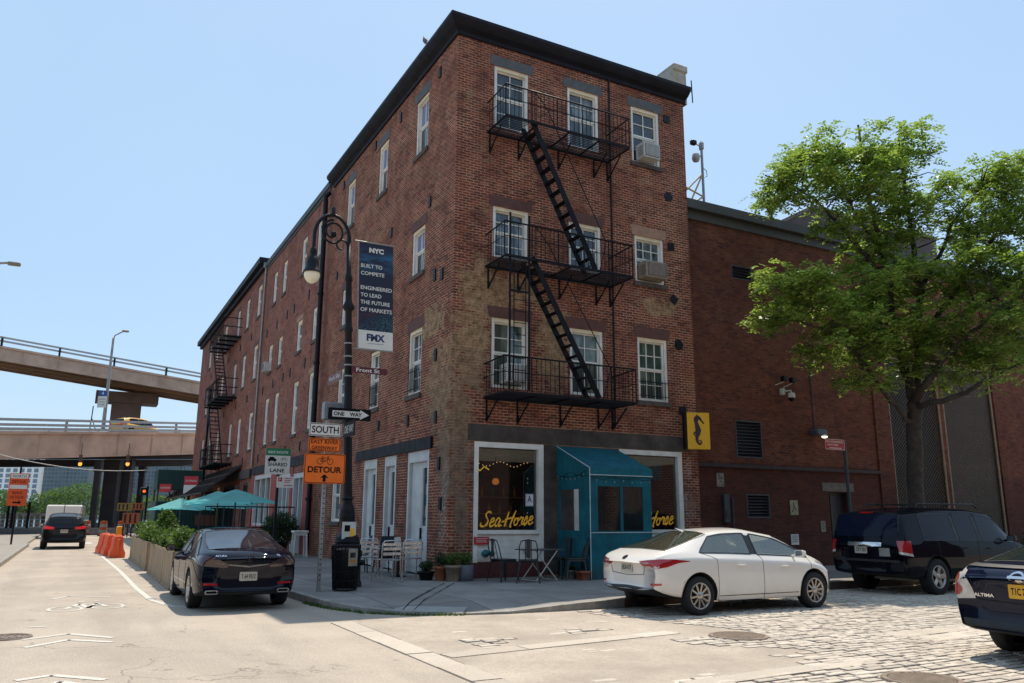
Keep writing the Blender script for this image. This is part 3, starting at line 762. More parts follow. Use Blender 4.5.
# shop windows
sframe = m_white
def shop_window(a, b, c, d, sillz, panel=True):
    g_ = MB(); g_.quad(FR.P(a+.1, sillz, -.1), FR.P(b-.12, sillz, -.1), FR.P(b-.12, d-.12, -.1), FR.P(a+.1, d-.12, -.1))
    w = g_.build('shop_window', m_glass_t, cb)
    f = MB()
    FR.box(f, a, a+.12, c, d, -.16, .02); FR.box(f, b-.15, b, c, d, -.16, .02); FR.box(f, a+.12, b-.15, d-.13, d, -.16, .018)
    FR.box(f, a+.12, b-.15, sillz-.09, sillz, -.16, .05)
    f.build('frame', sframe, w)
    if panel:
        p = MB(); FR.box(p, a+.12, b-.15, c+.02, sillz-.09, -.12, -.02)
        for i in range(4): FR.box(p, a+.14, b-.17, c+.06+i*.15, c+.06+i*.15+.125, -.02, -.008)
        p.build('lower_panel', sframe, w)
        k = MB(); FR.box(k, a, b, SW-.05, c, -.15, .012); k.build('plinth', M('oxblood_paint', (.09, .02, .02), .6, var=.2), w)
    return w
sw1 = shop_window(.68, 2.68, .5, 3.44, 1.27)
sw2 = shop_window(5.1, 7.3, .5, 3.44, 1.27)
# the yellow hand-painted name on both panes
GL = {'S': ([(.62,.92),(.5,1.02),(.32,.98),(.24,.84),(.34,.66),(.5,.5),(.5,.3),(.34,.12),(.12,.1),(0,.2),(.02,.32)], .62),
 'e': ([(.02,.3),(.2,.34),(.32,.46),(.26,.58),(.12,.52),(.05,.3),(.1,.1),(.24,.06),(.4,.2)], .4),
 'a': ([(.34,.5),(.2,.58),(.06,.42),(.04,.18),(.14,.06),(.26,.14),(.36,.48),(.33,.2),(.38,.06),(.48,.16)], .46),
 '-': ([(0,.3),(.22,.36)], .26),
 'H1': ([(.12,.94),(.1,.6),(.02,.02)], 0), 'H2': ([(.66,1.02),(.56,.6),(.46,.02),(.56,.0)], 0), 'H3': ([(-.04,.46),(.3,.52),(.66,.6)], .64),
 'o': ([(.24,.5),(.1,.46),(.04,.26),(.12,.08),(.26,.1),(.34,.28),(.28,.48),(.38,.5)], .38),
 'r': ([(.02,.34),(.12,.56),(.18,.5),(.3,.52),(.26,.3),(.26,.12),(.36,.12)], .36),
 's': ([(.0,.14),(.16,.58),(.24,.42),(.26,.2),(.14,.06),(.04,.12),(.3,.14)], .34)}
def script(mb, seq, O, U, V, h, slant=.28, w=.085):
    x = 0
    for ch in seq:
        for key in ((['H1','H2','H3']) if ch == 'H' else [ch]):
            pts, adv = GL[key]
            # smooth the strokes
            P = []
            for i in range(len(pts)-1):
                for j in range(4):
                    t_ = j/4; p0 = pts[max(i-1, 0)]; p1 = pts[i]; p2 = pts[i+1]; p3 = pts[min(i+2, len(pts)-1)]
                    P.append(tuple(.5*((2*p1[q])+(-p0[q]+p2[q])*t_+(2*p0[q]-5*p1[q]+4*p2[q]-p3[q])*t_*t_+(-p0[q]+3*p1[q]-3*p2[q]+p3[q])*t_**3) for q in (0, 1)))
            P.append(pts[-1])
            P = [((x+a*.92+b*slant)*h, (b+x*.05)*h) for a, b in P]
            mb.stroke(P, [h*w*(.8+.8*abs(math.sin(i*.33))) for i in range(len(P))], O, U, V)
            x += adv
    return x
m_yel = M('yellow_sign_paint_glow', (.75, .4, .025), .5, var=.1, emit=.12)  # faint glow added to the yellow paint
g = MB(); script(g, ['S','e','a','-','H','o','r','s','e'], FR.P(.9, 1.32, -.085), (1,0,0), (0,0,1), .39, w=.07); g.build('window_lettering', m_yel, sw1)
g = MB(); script(g, ['S','e','a','-','H','o','r','s','e'], FR.P(5.35, 1.32, -.085), (1,0,0), (0,0,1), .42, w=.07); g.build('window_lettering', m_yel, sw2)
# hygiene-grade card, neon and hanging lamps seen inside
def card(x, z, parent):
    g_ = MB(); FR.box(g_, x, x+.24, z, z+.32, -.095, -.088); FR.box(g_, x+.02, x+.22, z+.02, z+.3, -.088, -.086, 1)
    c_ = g_.build('window_card', [M('card_blue', (.25, .3, .42), .5), m_signwhite], parent)
    g2 = MB(); g2.text('A', FR.P(x+.12, z+.1, -.082), (1,0,0), (0,0,1), w=.13, h=.17, bold=.02); g2.build('card_letter', M('card_ink', (.02, .05, .2), .5), c_)
card(2.2, 1.86, sw1)
lamp_in = thing('pendant_lamp', 'small round orange pendant lamp glowing inside the left shop window', 'lamp', (1.75, .9, 2.5))
g = MB(); g.lathe([(.01, .09), (.06, .08), (.09, .03), (.095, -.02), (.07, -.06), (.02, -.08)], n=14); g.build('shade', M('amber_shade', (.8, .22, .04), .5, emit=.45), lamp_in)
g = MB(); g.tube([(0, 0, .13), (0, 0, 1.4)], .008, 5); g.build('cord', m_black, lamp_in)
strl = thing('string_lights', 'string of tiny warm bulbs hung inside the left shop window', 'string lights', (.8, .35, 3.))
g = MB(); b_ = MB(); rr = random.Random(3)
pp = [(i*.1, 0, -.12*math.sin(i/16*math.pi*2)**2) for i in range(17)]; g.tube(pp, .005, 4)
for i in range(17): b_ = MB().lathe([(.003, -.02), (.010, -.014), (.010, 0), (.003, .008)], c=(pp[i][0], 0, pp[i][2]-.01), n=6); b_.build('bulb', m_bulb, strl)
for i in range(14):
    q = (rr.choice([-.02, 1.62]), 0.02, -.2-i*.11); b_ = MB().lathe([(.003, -.014), (.008, -.008), (.003, .01)], c=q, n=6); b_.build('bulb', m_bulb, strl)
for i in range(12):
    b_ = MB().lathe([(.003, -.014), (.008, -.008), (.003, .01)], c=(.05+i*.135, .03, -1.62), n=6); b_.build('bulb', m_bulb, strl)
g.build('cord', m_black, strl)
dn = thing('neon_sign', 'yellow and white neon sign glimmering behind the left shop window', 'neon sign', (1.15, 1.9, 2.85))
g = MB(); g.tube([(0, 0, 0), (.12, 0, .1), (.22, 0, 0), (.1, 0, -.06), (0, 0, 0)], .014, 5); g.tube([(.5, 0, .1), (.62, 0, -.02), (.75, 0, .1), (.9, 0, .02)], .018, 5, m=1)
g.build('neon_tube', [M('neon_white', (1, .8, .6), .4, emit=2.5), M('neon_yellow', (.8, .5, .03), .4, emit=.7)], dn)
g = MB(); g.box(-.05, 1., .02, .05, -.15, .2); g.build('backing_board', m_darkhole, dn)
# shop ceiling slab, glimpsed through the top of the panes
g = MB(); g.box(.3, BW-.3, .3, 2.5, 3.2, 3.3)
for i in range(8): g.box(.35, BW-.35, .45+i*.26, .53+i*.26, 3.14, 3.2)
g.build('shop_ceiling', M('shop_ceiling_glow', (.26, .24, .19), .8, emit=.16), cb)  # ceiling glows of itself, standing in for light inside the shop
# doors on the long side
m_doorw = M('door_white_paint', (.6, .6, .58), .5, var=.1, scale=3, dirt=.25)
for i, (a, b) in enumerate(doors):
    g = MB(); z1 = 3.3; z0 = SW+.02; la = a+.1 if i != 1 else a+.07
    LF.box(g, a, a+.1, z0, z1, -.2, .0); LF.box(g, b-.1, b, z0, z1, -.2, .0); LF.box(g, a+.1, b-.1, z1-.28, z1, -.2, -.005)
    d_ = g.build('door', m_doorw, cb)
    g = MB(); x0, x1 = a+.1, b-.1; mid = x0+(x1-x0)*.42
    gx0, gx1 = x0+.16, min(x0+.52, x1-.1)
    LF.box(g, x0, gx0, z0, z1-.28, -.19, -.1); LF.box(g, gx1, x1, z0, z1-.28, -.19, -.1); LF.box(g, gx0, gx1, z0, 1.35, -.19, -.105); LF.box(g, gx0, gx1, 2.85, z1-.28, -.19, -.105)
    LF.box(g, gx0+.04, gx1-.04, z0+.15, 1.15, -.105, -.09)
    LF.box(g, gx1+.06, x1-.05, z0+.15, 1.15, -.1, -.085); LF.box(g, gx1+.06, x1-.05, 1.35, 2.85, -.1, -.088)
    g.build('door_leaf', m_doorw, d_)
    g = MB(); q = [LF.P(gx1, 1.35, -.14), LF.P(gx0, 1.35, -.14), LF.P(gx0, 2.85, -.14), LF.P(gx1, 2.85, -.14)]; g.quad(*q); g.build('pane', m_glass_d, d_)
    g = MB(); LF.box(g, gx1+.0, gx1+.035, 1.0, 1.3, -.1, -.05); g.build('handle', m_black, d_)
# anchor plates (star / diamond / square tie-rod ends) on both walls
def diamond(face, u, z, r, sides=4, rot=0.):
    vs = [face.P(u+r*math.cos(R(rot+360*i/sides)), z+r*math.sin(R(rot+360*i/sides)), .03) for i in range(sides)]
    vs += [face.P(u+r*math.cos(R(rot+360*i/sides)), z+r*math.sin(R(rot+360*i/sides)), -.01) for i in range(sides)]
    g = MB(); g.add(vs, [tuple(range(sides))]+[(i, (i+1) % sides, sides+(i+1) % sides, sides+i) for i in range(sides)]); g.build('anchor_plate', m_black, cb)
for u, z_, r, sd, ro in ((7.22, 13.9, .17, 4, 45), (7.18, 11.28, .17, 6, 0), (7.2, 9.65, .16, 4, 45), (7.24, 8.0, .17, 4, 10), (7.36, 6.62, .17, 6, 15), (7.4, 4.66, .16, 4, 45)):
    diamond(FR, u, z_, r, sd, ro)
st = []
g.build('anchor_plate', m_black, cb) if False else None
for i in range(12):
    r = .24 if i % 2 == 0 else .09; st.append((7.56+r*math.cos(R(30*i+15)), 3.98+r*math.sin(R(30*i+15))))
g = MB(); g.add([FR.P(a, b, .05) for a, b in st]+[FR.P(a, b, 0) for a, b in st], [tuple(range(12))]+[(i, (i+1) % 12, 12+(i+1) % 12, 12+i) for i in range(12)])
for u, z_ in ((1.2, 14.1), (4.4, 14.15), (6.9, 14.25), (10.7, 14.2), (1.7, 10.3), (4.9, 10.4), (8.0, 10.5), (11., 10.6), (.7, 7.9), (1.2, 8.0), (1.0, 5.75), (.9, 4.1), (2.9, 4.2), (5.4, 4.3), (.6, 2.9), (.45, 1.9)):
    g = MB(); LF.box(g, u-.07, u+.07, z_-.16, z_+.16, 0, .04); g.build('anchor_plate', m_black, cb)
for a, b in ((2.05, 3.02), (5.56, 6.46)):
    g = MB()
    for i in range(8): LF.bar(g, (a+.12+i*(b-a-.24)/7, 4.98, .03), (a+.12+i*(b-a-.24)/7, 5.65, .03), .014)
    for z_ in (5.05, 5.55): LF.bar(g, (a+.05, z_, .03), (b-.05, z_, .03), .02)
    g.build('window_grille', m_iron, cb)
g = MB()
for i in range(9): FR.bar(g, (5.98+i*.1, 4.92, .03), (5.98+i*.1, 5.45, .03), .014)
for z_ in (5.0, 5.4): FR.bar(g, (5.85, z_, .03), (6.9, z_, .03), .02)
g.build('window_grille', m_iron, cb)
# downpipes
dp = thing('drainpipe', 'thick black drainpipe at the far end of the corner building', 'drainpipe', (-.16, 12.4, 0))
g = MB(); g.tube([(.05, 0, 14.5), (-.12, 0, 14.3), (-.1, 0, 14.), (-.08, .02, 9), (-.06, .05, 4), (-.06, .05, .2)], .1, 10); g.build('pipe', m_black, dp)
g = MB()
for z_ in (13., 10.2, 7.4, 4.6, 2.2): g.lathe([(.13, -.05), (.13, .05)], c=(-.09, .02, z_), n=10)
g.build('pipe_strap', m_black, dp)
cd = thing('conduit', 'thin black rod running down the front wall past the fire escape', 'conduit', (5.0, -.05, 0))
g = MB(); g.tube([(0, 0, 14.95), (0, 0, 9.5), (-.03, 0, 4.1)], .025, 6); g.build('rod', m_black, cd)
# chimney stack behind the cornice
ch = thing('chimney', 'stubby pale rendered chimney rising behind the right end of the cornice', 'chimney', (8.0, .7, 14.9))
g = MB(); vs = [(-.5, -.35, 0), (.42, -.35, 0), (.42, .45, 0), (-.5, .45, 0), (-.08, -.35, 1.35), (.42, -.35, 1.15), (.42, .45, 1.15), (-.08, .45, 1.35)]
g.add(vs, [(0,1,5,4), (1,2,6,5), (2,3,7,6), (3,0,4,7), (4,5,6,7)]); g.bbox(-.12, .48, -.41, .5, 1.12, 1.38, .04)
g.build('stack', M('stained_render', (.42, .37, .3), .9, var=.25, scale=3, dirt=.5, bump=.4), ch)
g = MB(); g.tube([(-.2, -.38, .55), (.6, -.4, .5), (.62, -.4, .2)], .02, 5); g.tube([(.6, -.4, .9), (.62, -.4, .1)], .02, 5); g.build('bracket_wire', m_black, ch)

# window air conditioners
def ac(x, z, w, h, label, mat_):
    o = thing('air_conditioner', label, 'air conditioner', (x, -.02, z))
    g_ = MB(); g_.bbox(-w/2, w/2, -.32, .1, 0, h, .015); g_.build('casing', mat_, o)
    g_ = MB(); g_.box(-w/2+.05, w/2-.05, -.335, -.32, .05, h-.05)
    for i in range(int((w-.12)/.045)): g_.box(-w/2+.07+i*.045, -w/2+.09+i*.045, -.345, -.335, .06, h-.06, 1)
    for i in range(6): g_.box(-w/2-.006, -w/2, -.27, -.03, .08+i*(h-.16)/6, .1+i*(h-.16)/6, 0)
    g_.build('grille', [M('ac_dark', (.09, .09, .09), .6), mat_], o)
    return o
m_acw = M('ac_white', (.55, .54, .5), .5, var=.1, dirt=.2); m_act = M('ac_beige', (.33, .26, .19), .6, var=.12, dirt=.3)
ac(6.35, 12.25, .62, .5, 'white air conditioner in the top floor window, right of the fire escape', m_acw)
ac(6.38, 8.47, .78, .5, 'wide beige air conditioner under the tan lintel, third floor', m_act)
ac(1.72, 4.97, .62, .5, 'white air conditioner behind the lowest fire escape balcony', m_acw)

bk_ = thing('back_bar', 'dim shelves with bottles glimpsed inside the left shop window', 'shelf', (2.25, 2.35, 0))
g = MB()
for z_ in (1.25, 1.7, 2.15): g.box(-1.9, 1.2, -.12, .12, z_-.03, z_)
g.box(-1.9, 1.2, -.35, .12, .15, 1.1); g.build('shelf_board', M('bar_wood_glow', (.12, .06, .03), .5, emit=.05), bk_)  # shelf wood and bottles given a faint glow, no lamp lights them
rb_ = random.Random(4)
for i in range(26):
    zz_ = (1.25, 1.7, 2.15)[i % 3]; xx_ = -1.8+i*.115; mt_ = [M('bottle_amber_glow', (.3, .12, .03), .2, emit=.03), M('bottle_green_glow', (.03, .15, .06), .2, emit=.02), M('bottle_clear_glow', (.3, .3, .28), .2, emit=.03)][rb_.randrange(3)] if i < 3 else mts_[rb_.randrange(3)]
    if i < 3:
        mts_ = [mt_, mt_, mt_] if i == 0 else mts_[:i]+[mt_]+mts_[i+1:]
    MB().lathe([(.035, 0), (.038, .02), (.038, .17), (.014, .22), (.014, .29), (0, .29)], c=(xx_, 0, zz_), n=8).build('bottle', mt_, bk_)
# ============================================================ FIRE ESCAPE (front)
fe = thing('fire_escape', 'black iron fire escape with three balconies and steep stairs on the corner building front', 'fire escape', (0, 0, 0))
X0, X1, OUT = .92, 4.92, 1.1
def balcony(zf, hole, post_extra=False):
    g = MB()
    n = 13
    for i in range(n):
        y = -.05-(OUT-.08)*i/(n-1)
        segs = [(X0, X1)]
        if hole and y < -.35: segs = [(X0, hole[0]), (hole[1], X1)]
        for a, b in segs: g.box(a, b, y-.011, y+.011, zf-.012, zf+.006)
    for x in (X0, 1.9, 2.9, 3.9, X1): g.box(x-.018, x+.018, -OUT, -.03, zf-.045, zf-.013)
    g.box(X0, X1, -OUT-.012, -OUT+.012, zf-.045, zf+.025); g.box(X0, X1, -.08, -.04, zf-.07, zf+.0)
    g.build('platform', m_iron, fe)
    g = MB(); zr = zf+.9
    g.tube([(X0, -.02, zr-.05), (X0, -OUT, zr), (X1, -OUT, zr), (X1, -.02, zr-.05)], .022, 6)
    g.tube([(X0, -.02, zf+.5), (X0, -OUT, zf+.5), (X1, -OUT, zf+.5), (X1, -.02, zf+.5)], .012, 5)
    k = 30
    for i in range(k+1):
        x = X0+(X1-X0)*i/k; g.tube([(x, -OUT, zf+.03), (x+rnd.uniform(-.008, .008), -OUT, zr)], .009 if i % 6 else .018, 5)
    for x in (X0, X1):
        for i in range(1, 7): y = -OUT*i/7; g.tube([(x, y, zf), (x, y, zr-.02)], .009, 5)
    g.build('railing', m_iron, fe)
    for x in (X0+.08, 1.9, 3.2, X1-.5, X1-.02)[:5]:
        g = MB(); g.bar((x, -.02, zf-.62), (x, -OUT*.62, zf-.09), .03, .03); g.bar((x, -.02, zf-.07), (x, -.02, zf-.62), .035)
        g.tube([(x, -.03, zf-.62), (x, -.1, zf-.5), (x, -.03, zf-.4)], .018, 5); g.build('bracket', m_iron, fe)
balcony(11.93, (1.7, 2.9)); balcony(8.08, (1.75, 2.9)); balcony(4.58, None)
def stair(xt, zt, xb, zb_):
    g = MB()
    for y in (-1.0, -.48): g.bar((xt-.12, y, zt+.08), (xb, y, zb_+.03), .028, .15)
    n = 13
    for i in range(1, n):
        f = i/n; x = xt-.12+(xb-xt+.12)*f; z_ = zt+.08+(zb_-zt-.05)*f
        g.box(x-.09, x+.07, -1.0, -.48, z_-.012, z_+.012)
    g.build('stair', m_iron, fe)
    g = MB(); 
    for y in (-1.03,): g.tube([(xt-.05, y, zt+.95), (xt+.35, y, zt+.5), (xb+.35, y, zb_+.85), (xb+.12, y, zb_+.03)], .014, 5); g.tube([(xt-.05, y, zt+.95), (xt-.05, y, zt)], .014, 5)
    g.build('handrail', m_iron, fe)
stair(1.9, 11.93, 3.75, 8.1); stair(1.9, 8.08, 3.8, 4.6)
g = MB()
for x, r in ((1.1, .028), (1.22, .014), (1.56, .014), (1.66, .028)): g.tube([(x, -OUT+.04, 4.65), (x, -OUT+.04, 9.25 if r > .02 else 8.)], r, 6)
for i in range(9): z_ = 4.85+i*.3; g.tube([(1.22, -OUT+.04, z_), (1.56, -OUT+.04, z_)], .012, 5)
g.box(1.08, 1.68, -OUT+.02, -OUT+.06, 7.15, 7.2)
g.build('drop_ladder', m_iron, fe)
# round green cut-out leaning by the stair foot
if 0: sc_ = thing('satellite_dish', 'small round grey dish fixed by the stair foot on the middle balcony', 'satellite dish', (3.15, -.75, 8.75))

# ============================================================ entrance vestibule
vx0, vx1, vy = 3.12, 4.98, -1.52
ve = thing('entrance_vestibule', 'teal canvas storm vestibule with clear windows and sloping roof at the shop door', 'vestibule', (0, 0, SW))
zt_, zf_ = 3.3, 2.66
g = MB()
holesS = [(vy+.52, vy+1.44, 1.14, 2.16)]; holesV = [(vx0+.22, vx0+.9, 1.14, 2.22), (vx0+.98, vx0+1.6, 1.14, 2.22)]
VF = Face('y', vy); VS = Face('x', vx0); VR = Face('x', vx1)
VF.wall(g, vx0, vx1, 0, zf_, holesV, .03); VS.wall(g, vy, 0, 0, zf_, holesS, .03); VR.wall(g, vy, 0, 0, zf_, [], .03)
for x in (vx0, vx1): g.add([(x, vy, zf_), (x, 0, zf_), (x, 0, zt_)], [(0,1,2)])
g.build('canvas_wall', m_teal, ve)
g = MB(); N = 10
vs = []
for i in range(N+1):
    f = i/N; x = vx0-.03+(vx1-vx0+.06)*f; sg = .025*math.sin(math.pi*f*3)**2
    vs += [(x, vy-.04, zf_-.17), (x, vy-.045, zf_+.01), (x, vy*.5, (zf_+zt_)/2-sg), (x, .0, zt_)]
g.add(vs, [(i*4+j, i*4+4+j, i*4+5+j, i*4+1+j) for i in range(N) for j in range(3)])
for x in (vx0-.032, vx1+.032): g.add([(x, vy-.04, zf_-.17), (x, 0, zf_-.17), (x, 0, zt_), (x, vy-.04, zf_)], [(0,1,2,3)])
g.build('canvas_roof', m_teal, ve, smooth=False)
g = MB(); m_pipe = M('white_piping', (.5, .55, .55), .6)
for a, b in (((vx0-.035, vy-.045, 0.02), (vx0-.035, vy-.045, zf_)), ((vx0-.035, vy-.05, zf_-.17), (vx1+.03, vy-.05, zf_-.17)), ((vx0-.036, vy-.045, zf_), (vx0-.036, 0, zt_)), ((vx0+.0, vy-.008, 1.1), (vx1, vy-.008, 1.1))): g.tube([a, b], .012, 5)
g.build('seam_piping', m_pipe, ve)
for (a, b, c, d), Fc in [(h, VF) for h in holesV]+[(h, VS) for h in holesS]:
    g = MB(); g.quad(Fc.P(a, c, -.025), Fc.P(b, c, -.025), Fc.P(b, d, -.025), Fc.P(a, d, -.025)); w = g.build('window', glass('vinyl_window', (.03, .035, .03), .06, trans=.55), ve)
g = MB(); g.tube([(vx0-.05, vy+.1+i*.15, 2.6-.12*math.sin(i/10*math.pi*2)**2) for i in range(11)], .006, 4); g.tube([(vx0+i*.195, vy-.06, 2.42-.04*math.sin(i/10*math.pi*3)**2) for i in range(11)], .006, 4)
sl = thing('string_lights', 'string of unlit bulbs draped along the teal vestibule', 'string lights', (0, 0, SW)); g.build('cord', m_black, sl); mbg = M('bulb_glass', (.2, .24, .25), .15)
for i in range(7):
    for q in ((vx0+.15+i*.27, vy-.065, 2.38-.05*abs(math.sin(i*1.1))), (vx0-.055, vy+.2+i*.2, 2.52-.1*math.sin(i/6*math.pi))): MB().lathe([(.004, -.045), (.014, -.03), (.012, 0), (.005, .01)], c=q, n=6).build('bulb', mbg, sl)
g = MB(); FR.box(g, vx0+.1, vx1-.1, SW, 2.95, -.16, -.12); FR.box(g, vx0+.5, vx0+.58, SW, 2.9, -.12, -.08); FR.box(g, vx0+1.3, vx0+1.38, SW, 2.9, -.12, -.08)
g.build('shop_door', m_dkwood, cb)

# seahorse box sign hung square to the wall
sx0, sx1, sz0, sz1, sy0 = 7.16, 7.78, 3.5, 4.5, -.6
# the box stands out from the wall towards the street, its face to the left
bs = thing('projecting_sign', 'yellow box sign with a dark seahorse hanging at the right end of the corner building', 'shop sign', (7.5, -.05, 3.6))
a_ = Vector(( -.22, -.58, 0)).normalized()
def signface(u): return None
g = MB(); W_, H_ = .66, 1.04
# face plane turned towards the corner: direction along U
U_ = Vector((.93, -.36, 0)).normalized(); N_ = Vector((-.36, -.93, 0)).normalized(); V_ = Vector((0, 0, 1))
O_ = Vector((-.34, -.42, -.1))
def onp(a, b, d=0): return O_+U_*a+V_*b+N_*d
def obox(mb, a0, a1, b0, b1, d0, d1, m=0):
    vs = [onp(a, b, d) for d in (d0, d1) for a, b in ((a0, b0), (a1, b0), (a1, b1), (a0, b1))]
    mb.add(vs, [(0,3,2,1), (4,5,6,7), (0,1,5,4), (1,2,6,5), (2,3,7,6), (3,0,4,7)], m)
obox(g, -.07, 0, 0, H_, -.2, .0, 1); obox(g, 0, W_, 0, H_, -.2, 0, 0)
g.build('sign_box', [M('sign_yellow', (.82, .44, .02), .45, var=.04, scale=2), m_black], bs)
g = MB()
spine = [(.30, .90, .10), (.25, .84, .15), (.23, .78, .12), (.245, .70, .10), (.27, .60, .14), (.29, .50, .17), (.275, .41, .15), (.245, .33, .1), (.24, .24, .085), (.26, .16, .07), (.31, .11, .06), (.36, .13, .05), (.375, .18, .045), (.34, .215, .035), (.30, .2, .03)]
g.stroke([(a, b) for a, b, w in spine], [w for a, b, w in spine], onp(.03, .03, .004), U_, V_)
g.stroke([(.29, .87), (.35, .84), (.41, .76), (.46, .70)], [.12, .075, .04, .045], onp(.03, .03, .005), U_, V_)
g.stroke([(.26, .9), (.28, .96)], [.06, .015], onp(.03, .03, .005), U_, V_)
g.stroke([(.2, .46), (.15, .40), (.19, .36)], [.05, .03, .04], onp(.03, .03, .005), U_, V_)
g.build('seahorse_emblem', M('emblem_brown', (.04, .018, .03), .6), bs)
g = MB(); g.tube([(0, .05, .8), (-.2, -.35, .8)], .02, 6); g.tube([(0, .05, .1), (-.2, -.35, .1)], .02, 6); g.build('bracket', m_iron, bs)

# red plaque and teal standpipe on the shop's lower panel
rp = thing('wall_plaque', 'small red notice plate fixed left below the shop window', 'sign', (.9, -.02, 1.02))
g = MB(); g.box(-.2, .2, -.03, .0, -.09, .09); p_ = g.build('plate', m_red_sign, rp)
g = MB()
for i in range(3): g.box(-.16, .16-.05*(i % 2), -.034, -.031, .045-i*.04, .055-i*.04)
g.build('lettering', m_signwhite, p_)
sc2 = thing('standpipe_connection', 'teal double fire hose connection on the white panel below the shop window', 'standpipe', (1.02, -.02, .72))
g = MB(); mt_ = M('standpipe_teal', (.01, .12, .14), .45, var=.1)
g.lathe([(.0, .0), (.09, 0), (.09, .03), (.05, .04), (.05, .12)], axis=(0, -1, 0), n=12)
for s_ in (-1, 1): g.lathe([(.045, 0), (.05, .1), (.065, .1), (.065, .17), (.03, .19), (0, .19)], c=(0, -.09, 0), axis=(s_*.8, -.55, 0), n=12)
g.build('body', mt_, sc2)

# ============================================================ ROW BUILDINGS on the long side
rb = thing('row_building', 'long plain red brick building with dark flat parapet joined to the corner building', 'building')
S0, S1, T2 = 12.56, 25.2, 14.9
cB2 = [(13.6, 14.4), (16.25, 17.1), (20.1, 20.9), (22.3, 23.1)]
hB2 = [(a, b, c, d) for a, b in cB2 for c, d in ((5.0, 7.3), (8.65, 10.05), (12.25, 13.92))]
st2 = [(14.35, 16.1, SW, 3.3), (16.6, 18.9, SW, 3.35), (20.5, 24.5, 1.1, 3.55)]
g = MB(); LF.wall(g, S0, S1, 0, T2, hB2+st2, .25); g.quad((0, S0, TOP), (0, S0, T2), (12, S0, T2), (12, S0, TOP)); g.quad((BW, S0, 0), (BW, S1, 0), (BW, S1, T2), (BW, S0, T2))
g.build('wall', bm_row, rb)
g = MB(); g.quad((-.1, S0, T2+.05), (12, S0, T2+.05), (12, S1, T2+.05), (-.1, S1, T2+.05)); g.build('roof', m_darkhole, rb)
g = MB(); LF.box(g, S0+.02, S1-.05, T2-.05, T2+.2, -.2, .12); LF.box(g, S0+.02, S1-.05, T2-.18, T2-.05, -.1, .05); g.build('parapet_coping', M('grey_coping', (.07, .075, .085), .7, var=.2), rb)
m_lin2 = M('brick_lintel', (.2, .08, .055), .85, var=.25, scale=6)
for i, (a, b) in enumerate(cB2):
    for j, (c, d) in enumerate(((5.0, 7.3), (8.65, 10.05), (12.25, 13.92))):
        sash_window(LF, a, b, c, d, rb, m_glass_c if (i+j) % 3 else m_glass_d, cols=1, rows=1, lintel=m_stone_t if (i == 0 and j == 0) or (i == 1 and j == 1) else m_lin2, lin_h=.22, frame_w=.12, simple=True, depth=.12)
for u, z_ in [(u, z_) for z_ in (4.4, 7.9, 10.9) for u in (13.1, 15.3, 18., 19.4, 21.6, 24.)]: g = MB(); LF.box(g, u-.07, u+.07, z_-.2, z_+.2, 0, .04); g.build('anchor_plate', m_black, rb)
g = MB(); LF.box(g, 12.75, 25.1, 3.62, 4.0, -.1, .07); g.build('shopfront_beam', m_cornice, rb)
for a, b in ((12.75, 14.3), (16.12, 16.58), (18.92, 20.4), (24.5, 25.1)): g = MB(); LF.box(g, a, b, SW, 3.61, -.05, .03); g.build('painted_pier', m_red, rb)
g = MB(); LF.box(g, 20.4, 24.5, SW, 1.08, -.05, .03); g.build('stall_riser', m_red, rb)
for a, b, c, d in st2:
    dr = c < 1
    g = MB(); LF.box(g, a, a+.14, c, d, -.2, .0); LF.box(g, b-.14, b, c, d, -.2, .0); LF.box(g, a+.14, b-.14, d-.2, d, -.2, -.01); LF.box(g, a+.14, b-.14, c, c+(.75 if dr else .12), -.2, -.04)
    for k in range(1, 3 if (b-a) > 2 else 2): x = a+(b-a)*k/(3 if (b-a) > 2 else 2); LF.box(g, x-.06, x+.06, c+.12, d-.2, -.19, -.03)
    f_ = g.build('shop_door' if dr else 'shop_window', m_doorw, rb)
    g = MB(); g.quad(LF.P(b-.1, c+.1, -.15), LF.P(a+.1, c+.1, -.15), LF.P(a+.1, d-.1, -.15), LF.P(b-.1, d-.1, -.15)); g.build('pane', m_glass_g if not dr else m_glass_c, f_)
ac3 = thing('air_conditioner', 'small white air conditioner far along the side, in the third floor of the row building', 'air conditioner', (-.02, 22.7, 8.67), R(-90))
g = MB(); g.bbox(-.3, .3, -.32, .1, 0, .45, .015); g.build('casing', m_acw, ac3)
g = MB(); g.box(-.25, .25, -.335, -.322, .05, .4); g.build('grille', M('ac_dark', (.09, .09, .09), .6), ac3)
p2 = thing('drainpipe', 'thin pale drainpipe where the row building meets the far building', 'drainpipe', (-.08, 25.15, 0))
g = MB(); g.tube([(0, 0, 15.1), (0, 0, 4.1)], .05, 8); g.build('pipe', m_galv, p2)
g = MB(); g.box(-.12, .12, -.12, .12, 14.85, 15.1); g.build('hopper', m_galv, p2)

